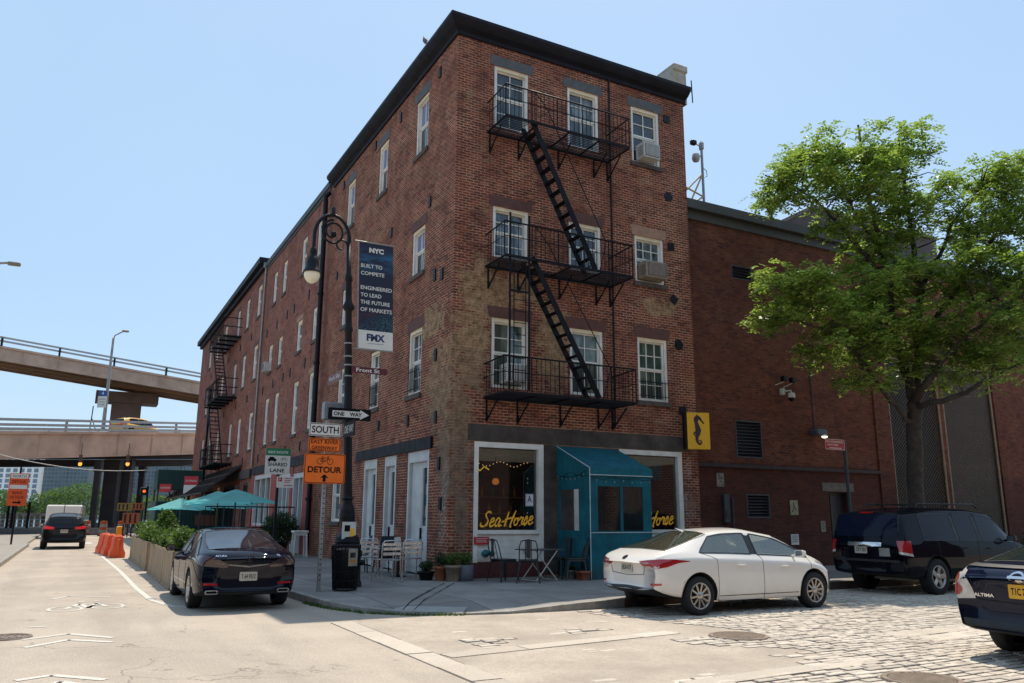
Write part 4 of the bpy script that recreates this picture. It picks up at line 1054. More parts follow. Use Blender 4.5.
fb = thing('far_building', 'taller far red brick building with black cornice and a rear fire escape', 'building')
S0, S1, T3 = 25.25, 50.5, 15.15
cB3 = [(26.35, 27.35), (29.85, 30.75), (33.0, 33.85), (37.9, 38.8), (41.5, 42.3), (45.0, 45.9)]
rB3 = ((5.05, 7.05), (8.9, 10.8), (12.45, 14.25))
hB3 = [(a, b, c, d) for a, b in cB3 for c, d in rB3]+[(26.2, 27.6, SW, 3.3), (30., 34., .9, 3.3), (38, 42, .9, 3.3)]
g = MB(); LF.wall(g, S0, S1, 0, T3, hB3, .25); g.quad((0, S1, 0), (14, S1, 0), (14, S1, T3), (0, S1, T3)); g.quad((0, S0, 14), (14, S0, 14), (14, S0, T3), (0, S0, T3))
g.quad((14, S0, 0), (14, S1, 0), (14, S1, T3), (14, S0, T3))
g.build('wall', bm_row, fb)
g = MB(); g.quad((-.1, S0, T3+.05), (14, S0, T3+.05), (14, S1, T3+.05), (-.1, S1, T3+.05)); g.build('roof', m_darkhole, fb)
g = MB(); LF.box(g, S0+.1, S1+.3, T3-.25, T3-.02, -.1, .2); LF.box(g, S0+.1, S1+.3, T3-.02, T3+.32, -.2, .42); g.box(-.41, 14, S1+.01, S1+.29, T3, T3+.3); g.build('cornice', m_cornice, fb)
for i, (a, b) in enumerate(cB3):
    for j, (c, d) in enumerate(rB3):
        sash_window(LF, a, b, c, d, fb, m_glass_c if (i+j) % 2 else m_glass_d, cols=1, rows=1, lintel=m_stone_b if j else m_lin2, lin_h=.25, frame_w=.13, simple=True, depth=.12)
for a, b, c, d in hB3[-3:]:
    g = MB(); LF.box(g, a, a+.12, c, d, -.2, 0); LF.box(g, b-.12, b, c, d, -.2, 0); LF.box(g, a, b, d-.15, d, -.19, -.01); LF.box(g, (a+b)/2-.05, (a+b)/2+.05, c, d-.15, -.19, -.03)
    f_ = g.build('shop_window', m_dkwood, fb); g = MB(); g.quad(LF.P(b, c, -.15), LF.P(a, c, -.15), LF.P(a, d, -.15), LF.P(b, d, -.15)); g.build('pane', m_glass_d, f_)
g = MB(); LF.box(g, 25.4, 50, 3.5, 3.95, -.1, .12); g.build('shopfront_beam', m_dkwood, fb)
for u, z_ in [(u, z_) for z_ in (4.5, 8., 11.6) for u in (28.4, 32., 36.5, 40., 44.)]: g = MB(); LF.box(g, u-.08, u+.08, z_-.2, z_+.2, 0, .04); g.build('anchor_plate', m_black, fb)
f2 = thing('fire_escape', 'distant black fire escape on the side wall near the far end of the street', 'fire escape', (0, 0, 0))
for zf in (12.35, 8.6, 4.6):
    g = MB()
    for i in range(11): x = -.05-.1*i; g.box(x-.02, x+.02, 32., 37.6, zf-.03, zf+.03)
    for y in (32., 33.4, 34.8, 36.2, 37.6): g.box(-1.08, 0, y-.04, y+.04, zf-.14, zf-.03)
    g.build('platform', m_iron, f2)
    g = MB()
    for z_ in (zf+.55, zf+1.1): g.tube([(0, 32., z_), (-1.08, 32., z_), (-1.08, 37.6, z_), (0, 37.6, z_)], .03, 5)
    for i in range(15): y = 32+5.6*i/14; g.tube([(-1.08, y, zf), (-1.08, y, zf+1.1)], .018, 4)
    g.build('railing', m_iron, f2)
for za, zb2 in ((12.35, 8.6), (8.6, 4.6)):
    g = MB()
    for x in (-.95, -.4): g.bar((x, 36.8, za), (x, 33., zb2), .05, .16)
    for i in range(1, 14): f = i/14; g.box(-.95, -.4, 36.8-3.8*f-.1, 36.8-3.8*f+.1, za+(zb2-za)*f-.02, za+(zb2-za)*f+.02)
    g.build('stair', m_iron, f2)
g = MB(); g.bar((-.75, 37.9, 9.8), (-.75, 37.9, 3.6), .32, .12); g.build('drop_ladder', m_iron, f2)
# slanting black awning frames low on the far building
af = thing('awning_frame', 'bare dark slatted awning frame leaning off the far building over the pavement', 'awning', (0, 0, 0))
g = MB()
for i in range(17): y = 28.5+i*1.2; g.bar((0, y, 4.3), (-2.0, y, 2.75), .09, .14)
for f in (.0, .33, .66, 1.): g.bar((-2.0*f-.02, 28.2, 4.3-1.55*f), (-2.0*f-.02, 48.2, 4.3-1.55*f), .08, .1)
g.build('slat', m_dkwood, af)
g = MB(); g.quad((-.05, 28.4, 4.2), (-1.95, 28.4, 2.72), (-1.95, 48., 2.72), (-.05, 48., 4.2)); g.build('torn_cover', m_darkhole, af)
for y in (28.5, 34.5, 41, 47.7): g = MB(); g.bar((-1.95, y, 2.75), (-1.95, y, SW), .09, .09); g.build('post', m_dkwood, af)

# ============================================================ BRICK SUBSTATION to the right
SY = .4; SF = Face('y', SY)
sb = thing('brick_substation', 'big dark windowless brick building right of the corner building, partly behind the tree', 'building')
SX0, SX1, ST = BW+.02, 60., 11.2
gates = [(17.12, 20.0), (20.22, 23.3)]
louv = [(9.82, 10.92, 3.42, 4.58), (10.12, 11.08, 1.6, 2.32), (10.02, 10.9, 9.2, 9.66)]
door = (13.75, 14.75, SW, 2.45)
g = MB(); SF.wall(g, SX0, SX1, 0, ST, [(a, b, 0, 7.35) for a, b in gates]+louv+[door], .35)
g.quad((SX0, SY, 0), (SX0, 30, 0), (SX0, 30, ST), (SX0, SY, ST))
SF.box(g, SX0+.12, 8.55, 3.2, ST-.6, 0, .1); SF.box(g, 16.3, 17.08, SW, ST-.6, 0, .06); SF.box(g, 23.36, 24.6, SW, ST-.6, 0, .06)
for a in (8.9, 12.0): pass
g.build('wall', bm_sub, sb)
g = MB(); SF.box(g, SX0+.01, SX1, ST, ST+.30, -.5, .25); SF.box(g, SX0+.01, SX1, ST-.3, ST-.02, -.4, .08); g.build('parapet', M('grey_metal_parapet', (.055, .05, .045), .6, var=.15, scale=1), sb)
g = MB(); SF.box(g, SX0+.15, 16.35, 3.1, 3.2, -.1, .13); g.build('stone_band', M('dark_band', (.05, .03, .035), .8), sb)
g = MB(); g.quad((SX0, .6, ST+.05), (SX1, .6, ST+.05), (SX1, 30, ST+.05), (SX0, 30, ST+.05)); g.build('roof', m_darkhole, sb)
m_louv = M('grey_louvre', (.045, .045, .055), .55, var=.2)
for a, b, c, d in louv:
    g = MB(); SF.box(g, a, b, c, d, -.34, -.3); n = max(int((d-c)/.1), 3)
    for i in range(n):
        z_ = c+.03+(d-c-.06)*i/n; g.add([SF.P(a+.03, z_, -.03), SF.P(b-.03, z_, -.03), SF.P(b-.03, z_+.07, -.13), SF.P(a+.03, z_+.07, -.13), SF.P(a+.03, z_+.012, -.03), SF.P(b-.03, z_+.012, -.03)], [(0,1,2,3), (0,1,5,4), (4,5,2,3)])
    SF.box(g, a, a+.04, c, d, -.15, .01); SF.box(g, b-.04, b, c, d, -.15, .01); SF.box(g, a+.04, b-.04, c, c+.04, -.15, .01); SF.box(g, a+.04, b-.04, d-.04, d, -.15, .01)
    g.build('louvre_vent', m_louv, sb)
g = MB(); SF.box(g, door[0], door[1], SW, 2.45, -.34, -.28); SF.box(g, door[0]+.3, door[0]+.36, SW, 2.4, -.28, -.22); d_ = g.build('door', M('dark_metal_door', (.03, .03, .035), .5), sb)
g = MB(); SF.box(g, 13.45, 14.95, 2.47, 2.75, -.05, .02); g.build('door_lintel', M('pale_stone', (.16, .13, .11), .85, var=.25), sb)
# chain-link gates
m_link = M('chain_link_wire', (.15, .12, .095), .5, metal=.5); m_post = M('tan_gate_post', (.27, .2, .13), .6, var=.2, dirt=.3)
for gi, (a, b) in enumerate(gates):
    o = thing('chain_link_gate', ['tall chain link gate with dark opening behind it, directly behind the tree trunk', 'tall chain link gate backed by grey screening, right of the tree trunk'][gi], 'gate', (a, SY, 0))
    w = b-a; zt1 = 7.3; g = MB(); z0 = SW+.05
    arch = lambda x: zt1
    stp = .15
    n = int((w+zt1)/stp)
    for sgn in (1, -1):
        for i in range(n):
            c0 = i*stp  # x + sgn*... lines
            pts = []
            x = 0.; 
            if sgn == 1: p0 = (max(0, c0-(zt1-z0)), None)
            xs = [max(0., c0-(zt1-z0)), min(w, c0)]
            if xs[1] <= xs[0]: continue
            P_ = [(x_, z0+(c0-x_)) for x_ in xs]
            P_ = [(x_, min(z_, arch(x_))) for x_, z_ in P_]
            if sgn == -1: P_ = [(w-x_, z_) for x_, z_ in P_]
            g.bar((P_[0][0], .05+.004*sgn, P_[0][1]), (P_[1][0], .05+.004*sgn, P_[1][1]), .012 if sgn == 1 else .005, .012 if gi == 0 else .007)
    g.build('chain_link', m_link, o)
    g = MB()
    for x in (.03, w-.03): g.tube([(x, .02, z0), (x, .02, arch(x))], .045, 8)
    g.tube([(x_, .02, arch(x_)) for x_ in [w*i/12 for i in range(13)]], .035, 8); g.tube([(0, .02, z0+.02), (w, .02, z0+.02)], .03, 8)
    g.build('gate_frame', m_post, o)
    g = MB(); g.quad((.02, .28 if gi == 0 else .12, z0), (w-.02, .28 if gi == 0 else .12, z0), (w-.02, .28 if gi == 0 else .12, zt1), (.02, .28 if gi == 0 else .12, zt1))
    g.build('backing_sheet', m_darkhole if gi == 0 else M('grey_screen_cloth', (.09, .07, .058), .9, var=.15, scale=.8), o)  # first gate: dark sheet painted in for its shaded opening
# metal penthouse on the roof
ph = thing('roof_penthouse', 'brown metal plant room with sloping edge on the roof of the substation', 'plant room')
g = MB(); y0 = 6.; pts = [YP(u, v, y0) for u, v in ((772, 226), (812, 207), (850, 213), (900, 240))]
poly = [(pts[0][0]-.5, ST), (pts[0][0], pts[0][1]), (pts[1][0], pts[1][1]), (pts[1][0]+9, pts[1][1]), (pts[1][0]+9, ST)]
g.add([(x, y0, z_) for x, z_ in poly]+[(x, y0+8, z_) for x, z_ in poly], [(0,1,2,3,4), (9,8,7,6,5)]+[(i, 5+i, 5+(i+1) % 5, (i+1) % 5) for i in range(5)])
g.build('shell', M('brown_metal_siding', (.085, .05, .045), .6, var=.15, scale=1.), ph)
g = MB(); g.bar((poly[1][0], y0-.03, poly[1][1]), (poly[2][0], y0-.03, poly[2][1]), .12, .14); g.bar((poly[2][0], y0-.03, poly[2][1]), (poly[3][0], y0-.03, poly[3][1]), .12, .14); g.build('edge_trim', M('tan_trim', (.17, .13, .11), .6), ph)
# camera mast on the parapet
cmx, cmy, cmz = 10.0, 1.5, ST+.1
cm = thing('camera_mast', 'thin steel mast with two security cameras and braces on the brick substation roof', 'camera mast', (cmx, cmy, cmz))
g = MB(); g.tube([(0, 0, 0), (0, 0, 3.15)], .045, 8); g.build('mast', m_galv, cm)
g = MB(); wb_ = M('brace_cream', (.5, .42, .28), .6)
for a, b in (((0, 0, 1.95), (-.75, 0, 1.2)), ((0, 0, 1.95), (-.75, 0, .5)), ((-.8, 0, 1.3), (0, 0, 1.1)), ((-.85, 0, .75), (0, 0, .55)), ((-.8, 0, 1.3), (-.85, 0, .0)), ((-.85, 0, .6), (0, 0, 1.1)), ((-.4, 0, .9), (-.4, 0, 0))): g.tube([a, b], .032, 5)
g.build('brace', wb_, cm)
g = MB(); g.tube([(0, 0, 2.2), (.18, 0, 2.1), (.2, 0, 1.9), (0, 0, 1.8)], .015, 5); g.tube([(0, 0, 2.95), (-.3, -.05, 2.98)], .02, 5); g.tube([(0, 0, 2.55), (-.2, -.05, 2.6)], .02, 5); g.build('arm', m_galv, cm)
g = MB(); g.bbox(-.5, -.28, -.12, .05, 2.93, 3.1, .03); g.bbox(-.06, .06, -.08, .08, 2.85, 3.12, .02, m=1); g.build('camera', [m_black, m_galv], cm)
g = MB(); g.lathe([(.02, .2), (.12, .16), (.14, .0), (.1, -.1), (0, -.14)], c=(-.32, -.05, 2.42), n=12); g.build('dome_camera', M('dome_grey', (.4, .38, .36), .4), cm)
# cameras and lights on the wall
sc = thing('security_camera', 'pair of black floodlights and white dome cameras high on the dark brick wall', 'security camera', (11.95, SY, 5.72))
g = MB(); g.bbox(-.2, -.02, -.3, -.12, .22, .38, .02); g.bbox(.18, .36, -.3, -.12, .2, .36, .02); g.build('floodlight', m_black, sc)
g = MB(); g.tube([(-.3, 0, .1), (-.1, -.2, .2)], .015, 5); g.tube([(.05, 0, .05), (.26, -.2, .18)], .015, 5); g.tube([(-.05, 0, -.1), (-.05, -.2, -.1), (.12, -.25, -.08), (.12, -.25, -.2)], .03, 6); g.bbox(-.14, .0, -.14, 0, -.22, .0, .02); g.lathe([(.03, .12), (.1, .1), (.12, .0), (.12, -.06)], c=(.12, -.26, -.26), n=12); g.build('dome_camera', M('camera_white', (.55, .5, .42), .4), sc)
g = MB(); g.lathe([(.115, 0), (.09, -.06), (.04, -.1), (0, -.11)], c=(.12, -.26, -.33), n=12); g.build('lens', m_black, sc)
wl_ = thing('wall_lamp', 'lit wall floodlight above the red sign on the substation wall', 'wall lamp', (13.3, SY, 4.3))
g = MB(); g.bbox(-.25, .25, -.35, 0, -.05, .16, .04); g.build('housing', M('lamp_grey_blue', (.07, .09, .11), .5), wl_)
g = MB(); g.lathe([(.0, -.06), (.08, -.04), (.1, .0)], c=(.16, -.26, -.07), n=12); g.build('lamp_glass', M('lamp_lit', (1, .85, .65), .3, emit=3.), wl_)
g = MB(); g.tube([(.0, -.03, .15), (-.03, -.03, 2.3)], .02, 5); g.build('conduit', m_louv, wl_)
def small_sign(name, label, x, z, w, h, mt, mk=None):
    o = thing(name, label, 'sign', (x, SY, z)); g_ = MB(); g_.box(-w/2, w/2, -.03, -.005, -h/2, h/2); p_ = g_.build('plate', mt, o)
    g_ = MB()
    if mk == 'lines':
        for i in range(4): g_.box(-w*.38, w*.38-(i % 2)*w*.1, -.034, -.031, h*.3-i*h*.18, h*.36-i*h*.18)
    elif mk == 'grid':
        r2 = random.Random(5)
        for i in range(5):
            for j in range(7):
                if r2.random() < .5: g_.box(-w*.42+i*w*.17, -w*.42+i*w*.17+w*.14, -.034, -.031, -h*.45+j*h*.13, -h*.45+j*h*.13+h*.09)
    elif mk == 'map': g_.stroke([(-w*.3, -h*.3), (0, 0), (-w*.1, h*.3)], .04, (0, -.033, 0), (1,0,0), (0,0,1)); g_.stroke([(w*.3, -h*.2), (.0, h*.1)], .03, (0, -.033, 0), (1,0,0), (0,0,1))
    if g_.v: g_.build('lettering', m_louv, p_)
    return o
m_cardc = M('weathered_card', (.28, .25, .2), .6, var=.2, scale=9)
small_sign('wall_notice', 'small beige notice with worn black marks, left on the dark wall above the white sedan', 9.08, 2.72, .28, .4, m_cardc, 'grid')
small_sign('wall_notice', 'yellowish map-like plate between the low vent and the doorway', 12.1, 1.93, .34, .46, M('old_yellow_plate', (.33, .3, .16), .6, var=.25, scale=9), 'map')
small_sign('wall_notice', 'small white paper notice just above the white sedan roof', 12.05, .95, .32, .32, m_signwhite, 'lines')
small_sign('wall_notice', 'rounded cream plate beside the dark doorway', 13.35, 1.35, .2, .34, m_cardc, 'lines')
# utility boxes on the wall
ub = thing('utility_box', 'dark grey meter box and pipes low on the substation wall near the corner building', 'utility box', (9.3, SY, 1.2))
g = MB(); g.bbox(-.2, .02, -.14, 0, .25, 1.1, .02); g.box(-.16, -.02, -.16, -.14, .4, .6); g.build('casing', M('box_green_grey', (.03, .045, .05), .5), ub)
g = MB(); g.tube([(.2, -.05, -1.), (.2, -.05, 1.)], .03, 6); g.build('pipe', m_louv, ub)
# ============================================================ STREET LAMP (bishop's crook), signs on it
LX, LY = -2.63, -.71
lp = thing('street_lamp', 'ornate black crook street lamp carrying signs and a banner at the street corner', 'street lamp', (LX, LY, SW))
def lx(z): return -.046*z           # it leans slightly
g = MB(); n = 12
prof = [(.29, 0), (.29, .1), (.25, .18), (.22, .7), (.25, .8), (.27, .92), (.25, 1.02), (.16, 1.12), (.13, 1.2), (.15, 1.28), (.165, 1.45), (.15, 1.6), (.11, 1.72), (.10, 1.8), (.125, 1.84), (.10, 1.9), (.092, 2.5)]
vs = []
def sheared(prof, n, zoff=0.):
    vs = []
    for r, z in prof:
        for k in range(n): t_ = 2*math.pi*k/n; vs.append((lx(z)+r*math.cos(t_), r*math.sin(t_), z))
    fs = [(i*n+k, i*n+(k+1) % n, i*n+n+(k+1) % n, i*n+n+k) for i in range(len(prof)-1) for k in range(n)]
    return vs, fs+[tuple(range((len(prof)-1)*n, len(prof)*n))]
v_, f_ = sheared(prof, 16); g.add(v_, f_, 0, False)
g.build('base', m_black, lp, smooth=False)
g = MB(); v_, f_ = sheared([(.092, 2.5), (.088, 4.2), (.08, 5.55), (.1, 5.6), (.1, 5.66), (.078, 5.72), (.075, 6.05), (.12, 6.1), (.14, 6.16), (.1, 6.24), (.075, 6.3), (.07, 6.75), (.095, 6.8), (.08, 6.9), (.06, 6.95), (.055, 7.7)], 16); g.add(v_, f_, 0, True)
g.build('post', m_black, lp)
TX = lx(7.7)
g = MB(); cx_, cz_, r_ = TX-.40, 7.75, .41
arc = [(cx_+r_*math.cos(R(a)), 0, cz_+r_*1.35*math.sin(R(a))) for a in range(0, 181, 12)]
g.tube([(TX, 0, 7.6)]+arc+[(cx_-r_, 0, 7.45), (cx_-r_, 0, 7.28)], [.05]*3+[.042]*(len(arc)-2)+[.04, .045], 8)
sp_ = [(cx_+.02+(.27-.0035*i-.0006*max(i-16, 0)**2)*math.cos(R(90+i*20)), 0, cz_+.14+(.30-.004*i-.0006*max(i-16, 0)**2)*math.sin(R(90+i*20))) for i in range(30)]
g.tube(sp_, [.026]*29+[.045], 7)
g.lathe([(0, -.07), (.06, -.04), (.07, 0), (.06, .04), (0, .07)], c=(cx_+.03, 0, cz_+.1), n=8)
g.tube([(TX+.0-.04*0, 0, 7.55)]+[(TX-.16+.13*math.cos(R(a)), 0, 7.62+.12*math.sin(R(a))) for a in range(0, 300, 30)], .022, 6)
g.lathe([(.02, .22), (.05, .16), (.05, .05), (.07, 0), (.02, -.02)], c=(cx_, 0, cz_+r_*1.35), n=8)
g.build('crook', m_black, lp)
HX = cx_-r_
g = MB(); g.lathe([(.05, .55), (.075, .5), (.08, .42), (.06, .38), (.12, .3), (.145, .2), (.15, .06), (.18, .02), (.2, -.03), (.21, -.07)], c=(HX, 0, 6.9), n=18, caps=False); g.build('lamp_hood', m_black, lp)
t = NT('opal_lamp_glass'); t.b.inputs['Base Color'].default_value = (.75, .68, .52, 1); t.b.inputs['Roughness'].default_value = .2
t.b.inputs['Emission Color'].default_value = (.8, .7, .5, 1); t.b.inputs['Emission Strength'].default_value = .12
g = MB(); g.lathe([(.18, -.06), (.18, -.12), (.155, -.2), (.11, -.26), (.05, -.3), (0, -.31)], c=(HX, 0, 6.9), n=18, caps=False); g.build('globe', t.m, lp)
g = MB()
for z_ in (3.2, 3.42, 3.62, 4.55, 4.8, 5.0, 5.3): g.lathe([(.098, -.015), (.098, .015)], c=(lx(z_), 0, z_), n=12)
g.build('clamp_band', m_galv, lp)

# banner
bx0, bz0 = YP(356.5, 348, LY); bx1, bz1 = YP(395.2, 246, LY)
bz0 = 5.36; bz1 = 7.9
bn = thing('street_banner', 'dark blue street banner with white lettering hanging on the crook lamp', 'banner', (bx0+.04, LY, bz0))
bn.rotation_euler = (0, -.035, 0)
W_, H_ = bx1-bx0, bz1-bz0
t = NT('banner_print'); v = t.obj(); sx = t.new('ShaderNodeSeparateXYZ'); t.l.new(v, sx.inputs[0])
zz = sx.outputs[2]
gl = t.math('MULTIPLY', t.ramp(t.math('ABSOLUTE', t.math('SUBTRACT', zz, 2.1)), .35, .0), t.ramp(t.noise(t.scalev(v, (1, 1, 3.5)), 1.6, 4), .42, .7))
col = t.mix(gl, (.008, .012, .035, 1), (.02, .16, .3, 1))
dt = t.new('ShaderNodeTexVoronoi'); t.l.new(t.scalev(v, (30, 30, 42)), dt.inputs['Vector']); dt.inputs['Scale'].default_value = 1
dots = t.math('MULTIPLY', t.ramp(dt.outputs['Distance'], .4, .3), t.ramp(t.math('ADD', t.math('MULTIPLY', sx.outputs[0], -.5), zz), .62, .35))
col = t.mix(t.math('MULTIPLY', dots, .6), col, (.06, .28, .33, 1))
dr_ = t.math('MULTIPLY', t.ramp(t.math('ABSOLUTE', t.math('SUBTRACT', t.math('MULTIPLY_ADD', sx.outputs[0], -.3, zz), .72)), .08, .0), t.ramp(dt.outputs['Distance'], .5, .3))
col = t.mix(t.math('MULTIPLY', dr_, .5), col, (.3, .03, .05, 1))
t.l.new(col, t.b.inputs['Base Color']); t.b.inputs['Roughness'].default_value = .6
g = MB(); N = 12
for (za, zb_, mi) in ((0, H_*.17, 1), (H_*.17, H_, 0)):
    vs = []
    for i in range(N+1):
        x = W_*i/N
        for j in range(5): z_ = za+(zb_-za)*j/4; vs.append((x, .02*math.sin(x*5+z_*2)*0+.0, z_-x*.03))
    g.add(vs, [(i*5+j, (i+1)*5+j, (i+1)*5+j+1, i*5+j+1) for i in range(N) for j in range(4)], mi)
cl = g.build('banner_cloth', [t.m, m_signwhite], bn)
g = MB(); TU = Vector((1, 0, -.03))
for txt, x, z_, h_, bold in (('NYC', W_*.5, 2.3, .125, .05),):
    g.text(txt, (x, -.005, z_), TU, (0,0,1), w=.36, h=h_, bold=.06)
g.build('banner_lettering', m_signwhite, cl)
for txt, z_, w_ in (('BUILT TO', 1.93, .60), ('COMPETE', 1.75, .66), ('ENGINEERED', 1.40, .88), ('TO LEAD', 1.225, .58), ('THE FUTURE', 1.05, .82), ('OF MARKETS', .875, .88)):
    g = MB(); g.text(txt, (.04, -.005, z_), TU, (0,0,1), w=w_*W_/.96, h=.092, align='L', bold=.015); g.build('banner_lettering', m_signwhite, cl)
g = MB(); g.text('FMX', (W_*.5, -.005, .17), TU, (0,0,1), w=.44, h=.17, bold=.045); g.box(W_*.27, W_*.73, -.004, -.003, .11, .118); g.build('banner_logo', M('banner_navy', (.01, .03, .12), .5), cl)
g = MB()
for z_ in (-.02, H_+.02): g.tube([(-.1, 0, z_), (W_+.03, 0, z_-W_*.03)], .016, 6)
g.tube([(-.02, 0, -.02), (-.02, 0, H_)], .012, 5); g.build('banner_arm', m_galv, bn)

# generic flat sign plate facing -Y (to the camera side)
def plate(name, label, cat, u0, v0, u1, v1, y, mats, build_fn, border=None, r=.03, rz=0.):
    x0, z1 = YP(u0, v0, y); x1, z0 = YP(u1, v1, y)
    o = thing(name, label, cat, ((x0+x1)/2, y, (z0+z1)/2), rz)
    w, h = x1-x0, z1-z0
    g_ = MB(); g_.frame_poly((0, 0, 0), (1,0,0), (0,0,1), rrect(w, h, r), .012, (0,1,0), 0)
    if border is not None: 
        pass
    p_ = g_.build('sign_plate', mats[0], o)
    if border is not None:
        g2 = MB(); out = rrect(w-.02, h-.02, r); inn = rrect(w-.045, h-.045, r*.8); k = len(out)
        g2.add([(a, -.003, b) for a, b in out]+[(a, -.003, b) for a, b in inn], [(i, (i+1) % k, k+(i+1) % k, k+i) for i in range(k)]); g2.build('sign_border', border, p_)
    g3 = MB(); build_fn(g3, w, h); g3.build('lettering', mats[1] if len(mats) == 2 else list(mats[1:]), p_)
    while EXTRA: EXTRA.pop().build('lettering', mats[1], p_)
    return o
X_, Z_ = (1,0,0), (0,0,1); EXTRA = []
sy = LY-.17
def f_oneway(g, w, h):
    s = w*.47; g.frame_poly((0, -.003, 0), X_, Z_, [(-s*.86, -h*.26), (s*.52, -h*.26), (s*.52, -h*.41), (s*.97, 0), (s*.52, h*.41), (s*.52, h*.26), (-s*.86, h*.26)], .001, (0,-1,0), 0)
    g.text('ONE', (-w*.25, -.007, -h*.17), X_, Z_, w=w*.25, h=h*.34, m=1, bold=.03); g.text('WAY', (w*.14, -.007, -h*.17), X_, Z_, w=w*.29, h=h*.34, m=1, bold=.03)
plate('one_way_sign', 'black one way sign with white arrow pointing right, on the crook lamp', 'street sign', 328.5, 407, 370.5, 421.5, sy, (m_signblack, m_signwhite, m_signblack), f_oneway)
plate('street_name_sign', 'dark red street name sign reading Front St on the crook lamp', 'street sign', 352, 366, 387, 375.5, sy, (M('maroon_sign', (.1, .012, .02), .5), m_signwhite),
      lambda g, w, h: g.text('Front St', (-.04, -.003, -h*.3), X_, Z_, w=w*.66, h=h*.62, bold=.02))
# signs turned the other way on the same lamp
def side_sign(label, mt, txt, u0, v0, u1, v1, length):
    px = LX+lx(3.6)-.13
    y0_, z1 = XP(u0, v0, px); y1_, z0 = XP(u1, v1, px)
    o = thing('street_name_sign' if 'name' in label else 'one_way_sign', label, 'street sign', (px, LY-.95, (z0+z1)/2))
    h = (z1-z0)*.9; g_ = MB(); g_.bbox(0, .015, 0, length, -h/2, h/2, .004); p_ = g_.build('sign_plate', mt, o)
    g_ = MB(); g_.text(txt, (-.004, length*.5, -h*.25), (0,-1,0), Z_, w=length*.8, h=h*.5); g_.build('lettering', m_signwhite, p_); return o
side_sign('second one way sign seen nearly edge-on beside the word South', m_signblack, 'ONE WAY', 341, 423, 351, 437, .8)
px_, pz_ = LX+lx(4.6)-.14, 4.72
o = thing('street_name_sign', 'brown cross street name sign seen nearly edge-on, left of the lamp post', 'street sign', (px_, LY+.05, pz_))
g = MB(); g.bbox(0, .015, 0, 1.1, -.11, .11, .004); p_ = g.build('sign_plate', M('maroon_sign2', (.14, .05, .05), .5), o)
g = MB(); g.text('Peck Slip', (-.004, .55, -.06), (0,-1,0), Z_, w=.85, h=.12); g.build('lettering', m_signwhite, p_)
x_, z_ = YP(334, 409, LY+.3)
o = thing('signal_box', 'pale grey ribbed traffic box mounted behind the one way sign', 'signal box', (x_, LY+.35, z_-.05))
g = MB(); g.bbox(-.24, .24, -.1, .1, -.2, .2, .02)
for i in range(6): g.box(-.2+i*.075, -.17+i*.075, -.115, -.1, -.18, .18)
g.build('casing', m_signback, o)

# sign pole with SOUTH / EAST RIVER GREENWAY / DETOUR
spx, spy = -3.53, -1.73
po = thing('sign_post', 'perforated grey steel sign post at the kerb below the orange detour sign', 'sign post', (spx, spy, SW))
g = MB(); g.bbox(-.035, .035, -.035, .035, -.15, 3.4, .006)
g.build('post', m_galv, po)
g = MB()
for i in range(30): g.box(-.012, .012, -.037, -.0355, .2+i*.1, .225+i*.1)
g.build('post_hole', m_signblack, po)
ys = spy-.06
plate('direction_sign', 'white sign reading SOUTH at the top of the grey sign post', 'road sign', 309.7, 422.3, 341, 437, ys, (m_signwhite, m_signblack), lambda g, w, h: g.text('SOUTH', (0, -.003, -h*.27), X_, Z_, w=w*.84, h=h*.54, bold=.02), border=m_signblack)
def f_er(g, w, h): g.text('EAST RIVER', (0, -.003, h*.08), X_, Z_, w=w*.86, h=h*.3, bold=.012); g = MB(); EXTRA.append(g); g.text('GREENWAY', (0, -.003, -h*.38), X_, Z_, w=w*.8, h=h*.3, bold=.012)
plate('route_sign', 'orange sign reading EAST RIVER GREENWAY, between the white and the large orange sign', 'road sign', 309, 437.6, 340.3, 452.2, ys, (m_orange, m_signblack), f_er, border=m_signblack)
def bike(g, cx, cz, s):
    for q in (-1, 1): g.stroke([(a, b) for a, b in circle_pts(cx+q*s*.52, cz, s*.3, 18)], s*.05, (0, -.003, 0), X_, Z_)
    L = [((-.52, 0), (-.25, .34)), ((-.25, .34), (.3, .36)), ((.3, .36), (0, -.02)), ((0, -.02), (-.52, 0)), ((0, -.02), (-.25, .34)), ((-.25, .34), (-.3, .44)), ((-.42, .45), (-.2, .45)), ((.3, .36), (.52, 0)), ((.3, .36), (.26, .5)), ((.26, .5), (.42, .52))]
    for a, b in L: g.stroke([(cx+a[0]*s, cz+a[1]*s), (cx+b[0]*s, cz+b[1]*s)], s*.05, (0, -.003, 0), X_, Z_)
def f_det(g, w, h):
    bike(g, 0, h*.24, w*.235)
    g.text('DETOUR', (0, -.003, -h*.14), X_, Z_, w=w*.82, h=h*.21, bold=.03)
    g.frame_poly((0, -.003, 0), X_, Z_, [(-w*.035, -h*.43), (w*.035, -h*.43), (w*.035, -h*.3), (w*.1, -h*.31), (0, -h*.18), (-w*.1, -h*.31), (-w*.035, -h*.3)], .001, (0,-1,0))
plate('detour_sign', 'large square orange DETOUR sign with a bicycle and an upward arrow', 'road sign', 304.8, 452.8, 344.3, 484.2, ys, (m_orange, m_signblack), f_det, border=m_signblack, r=.05)

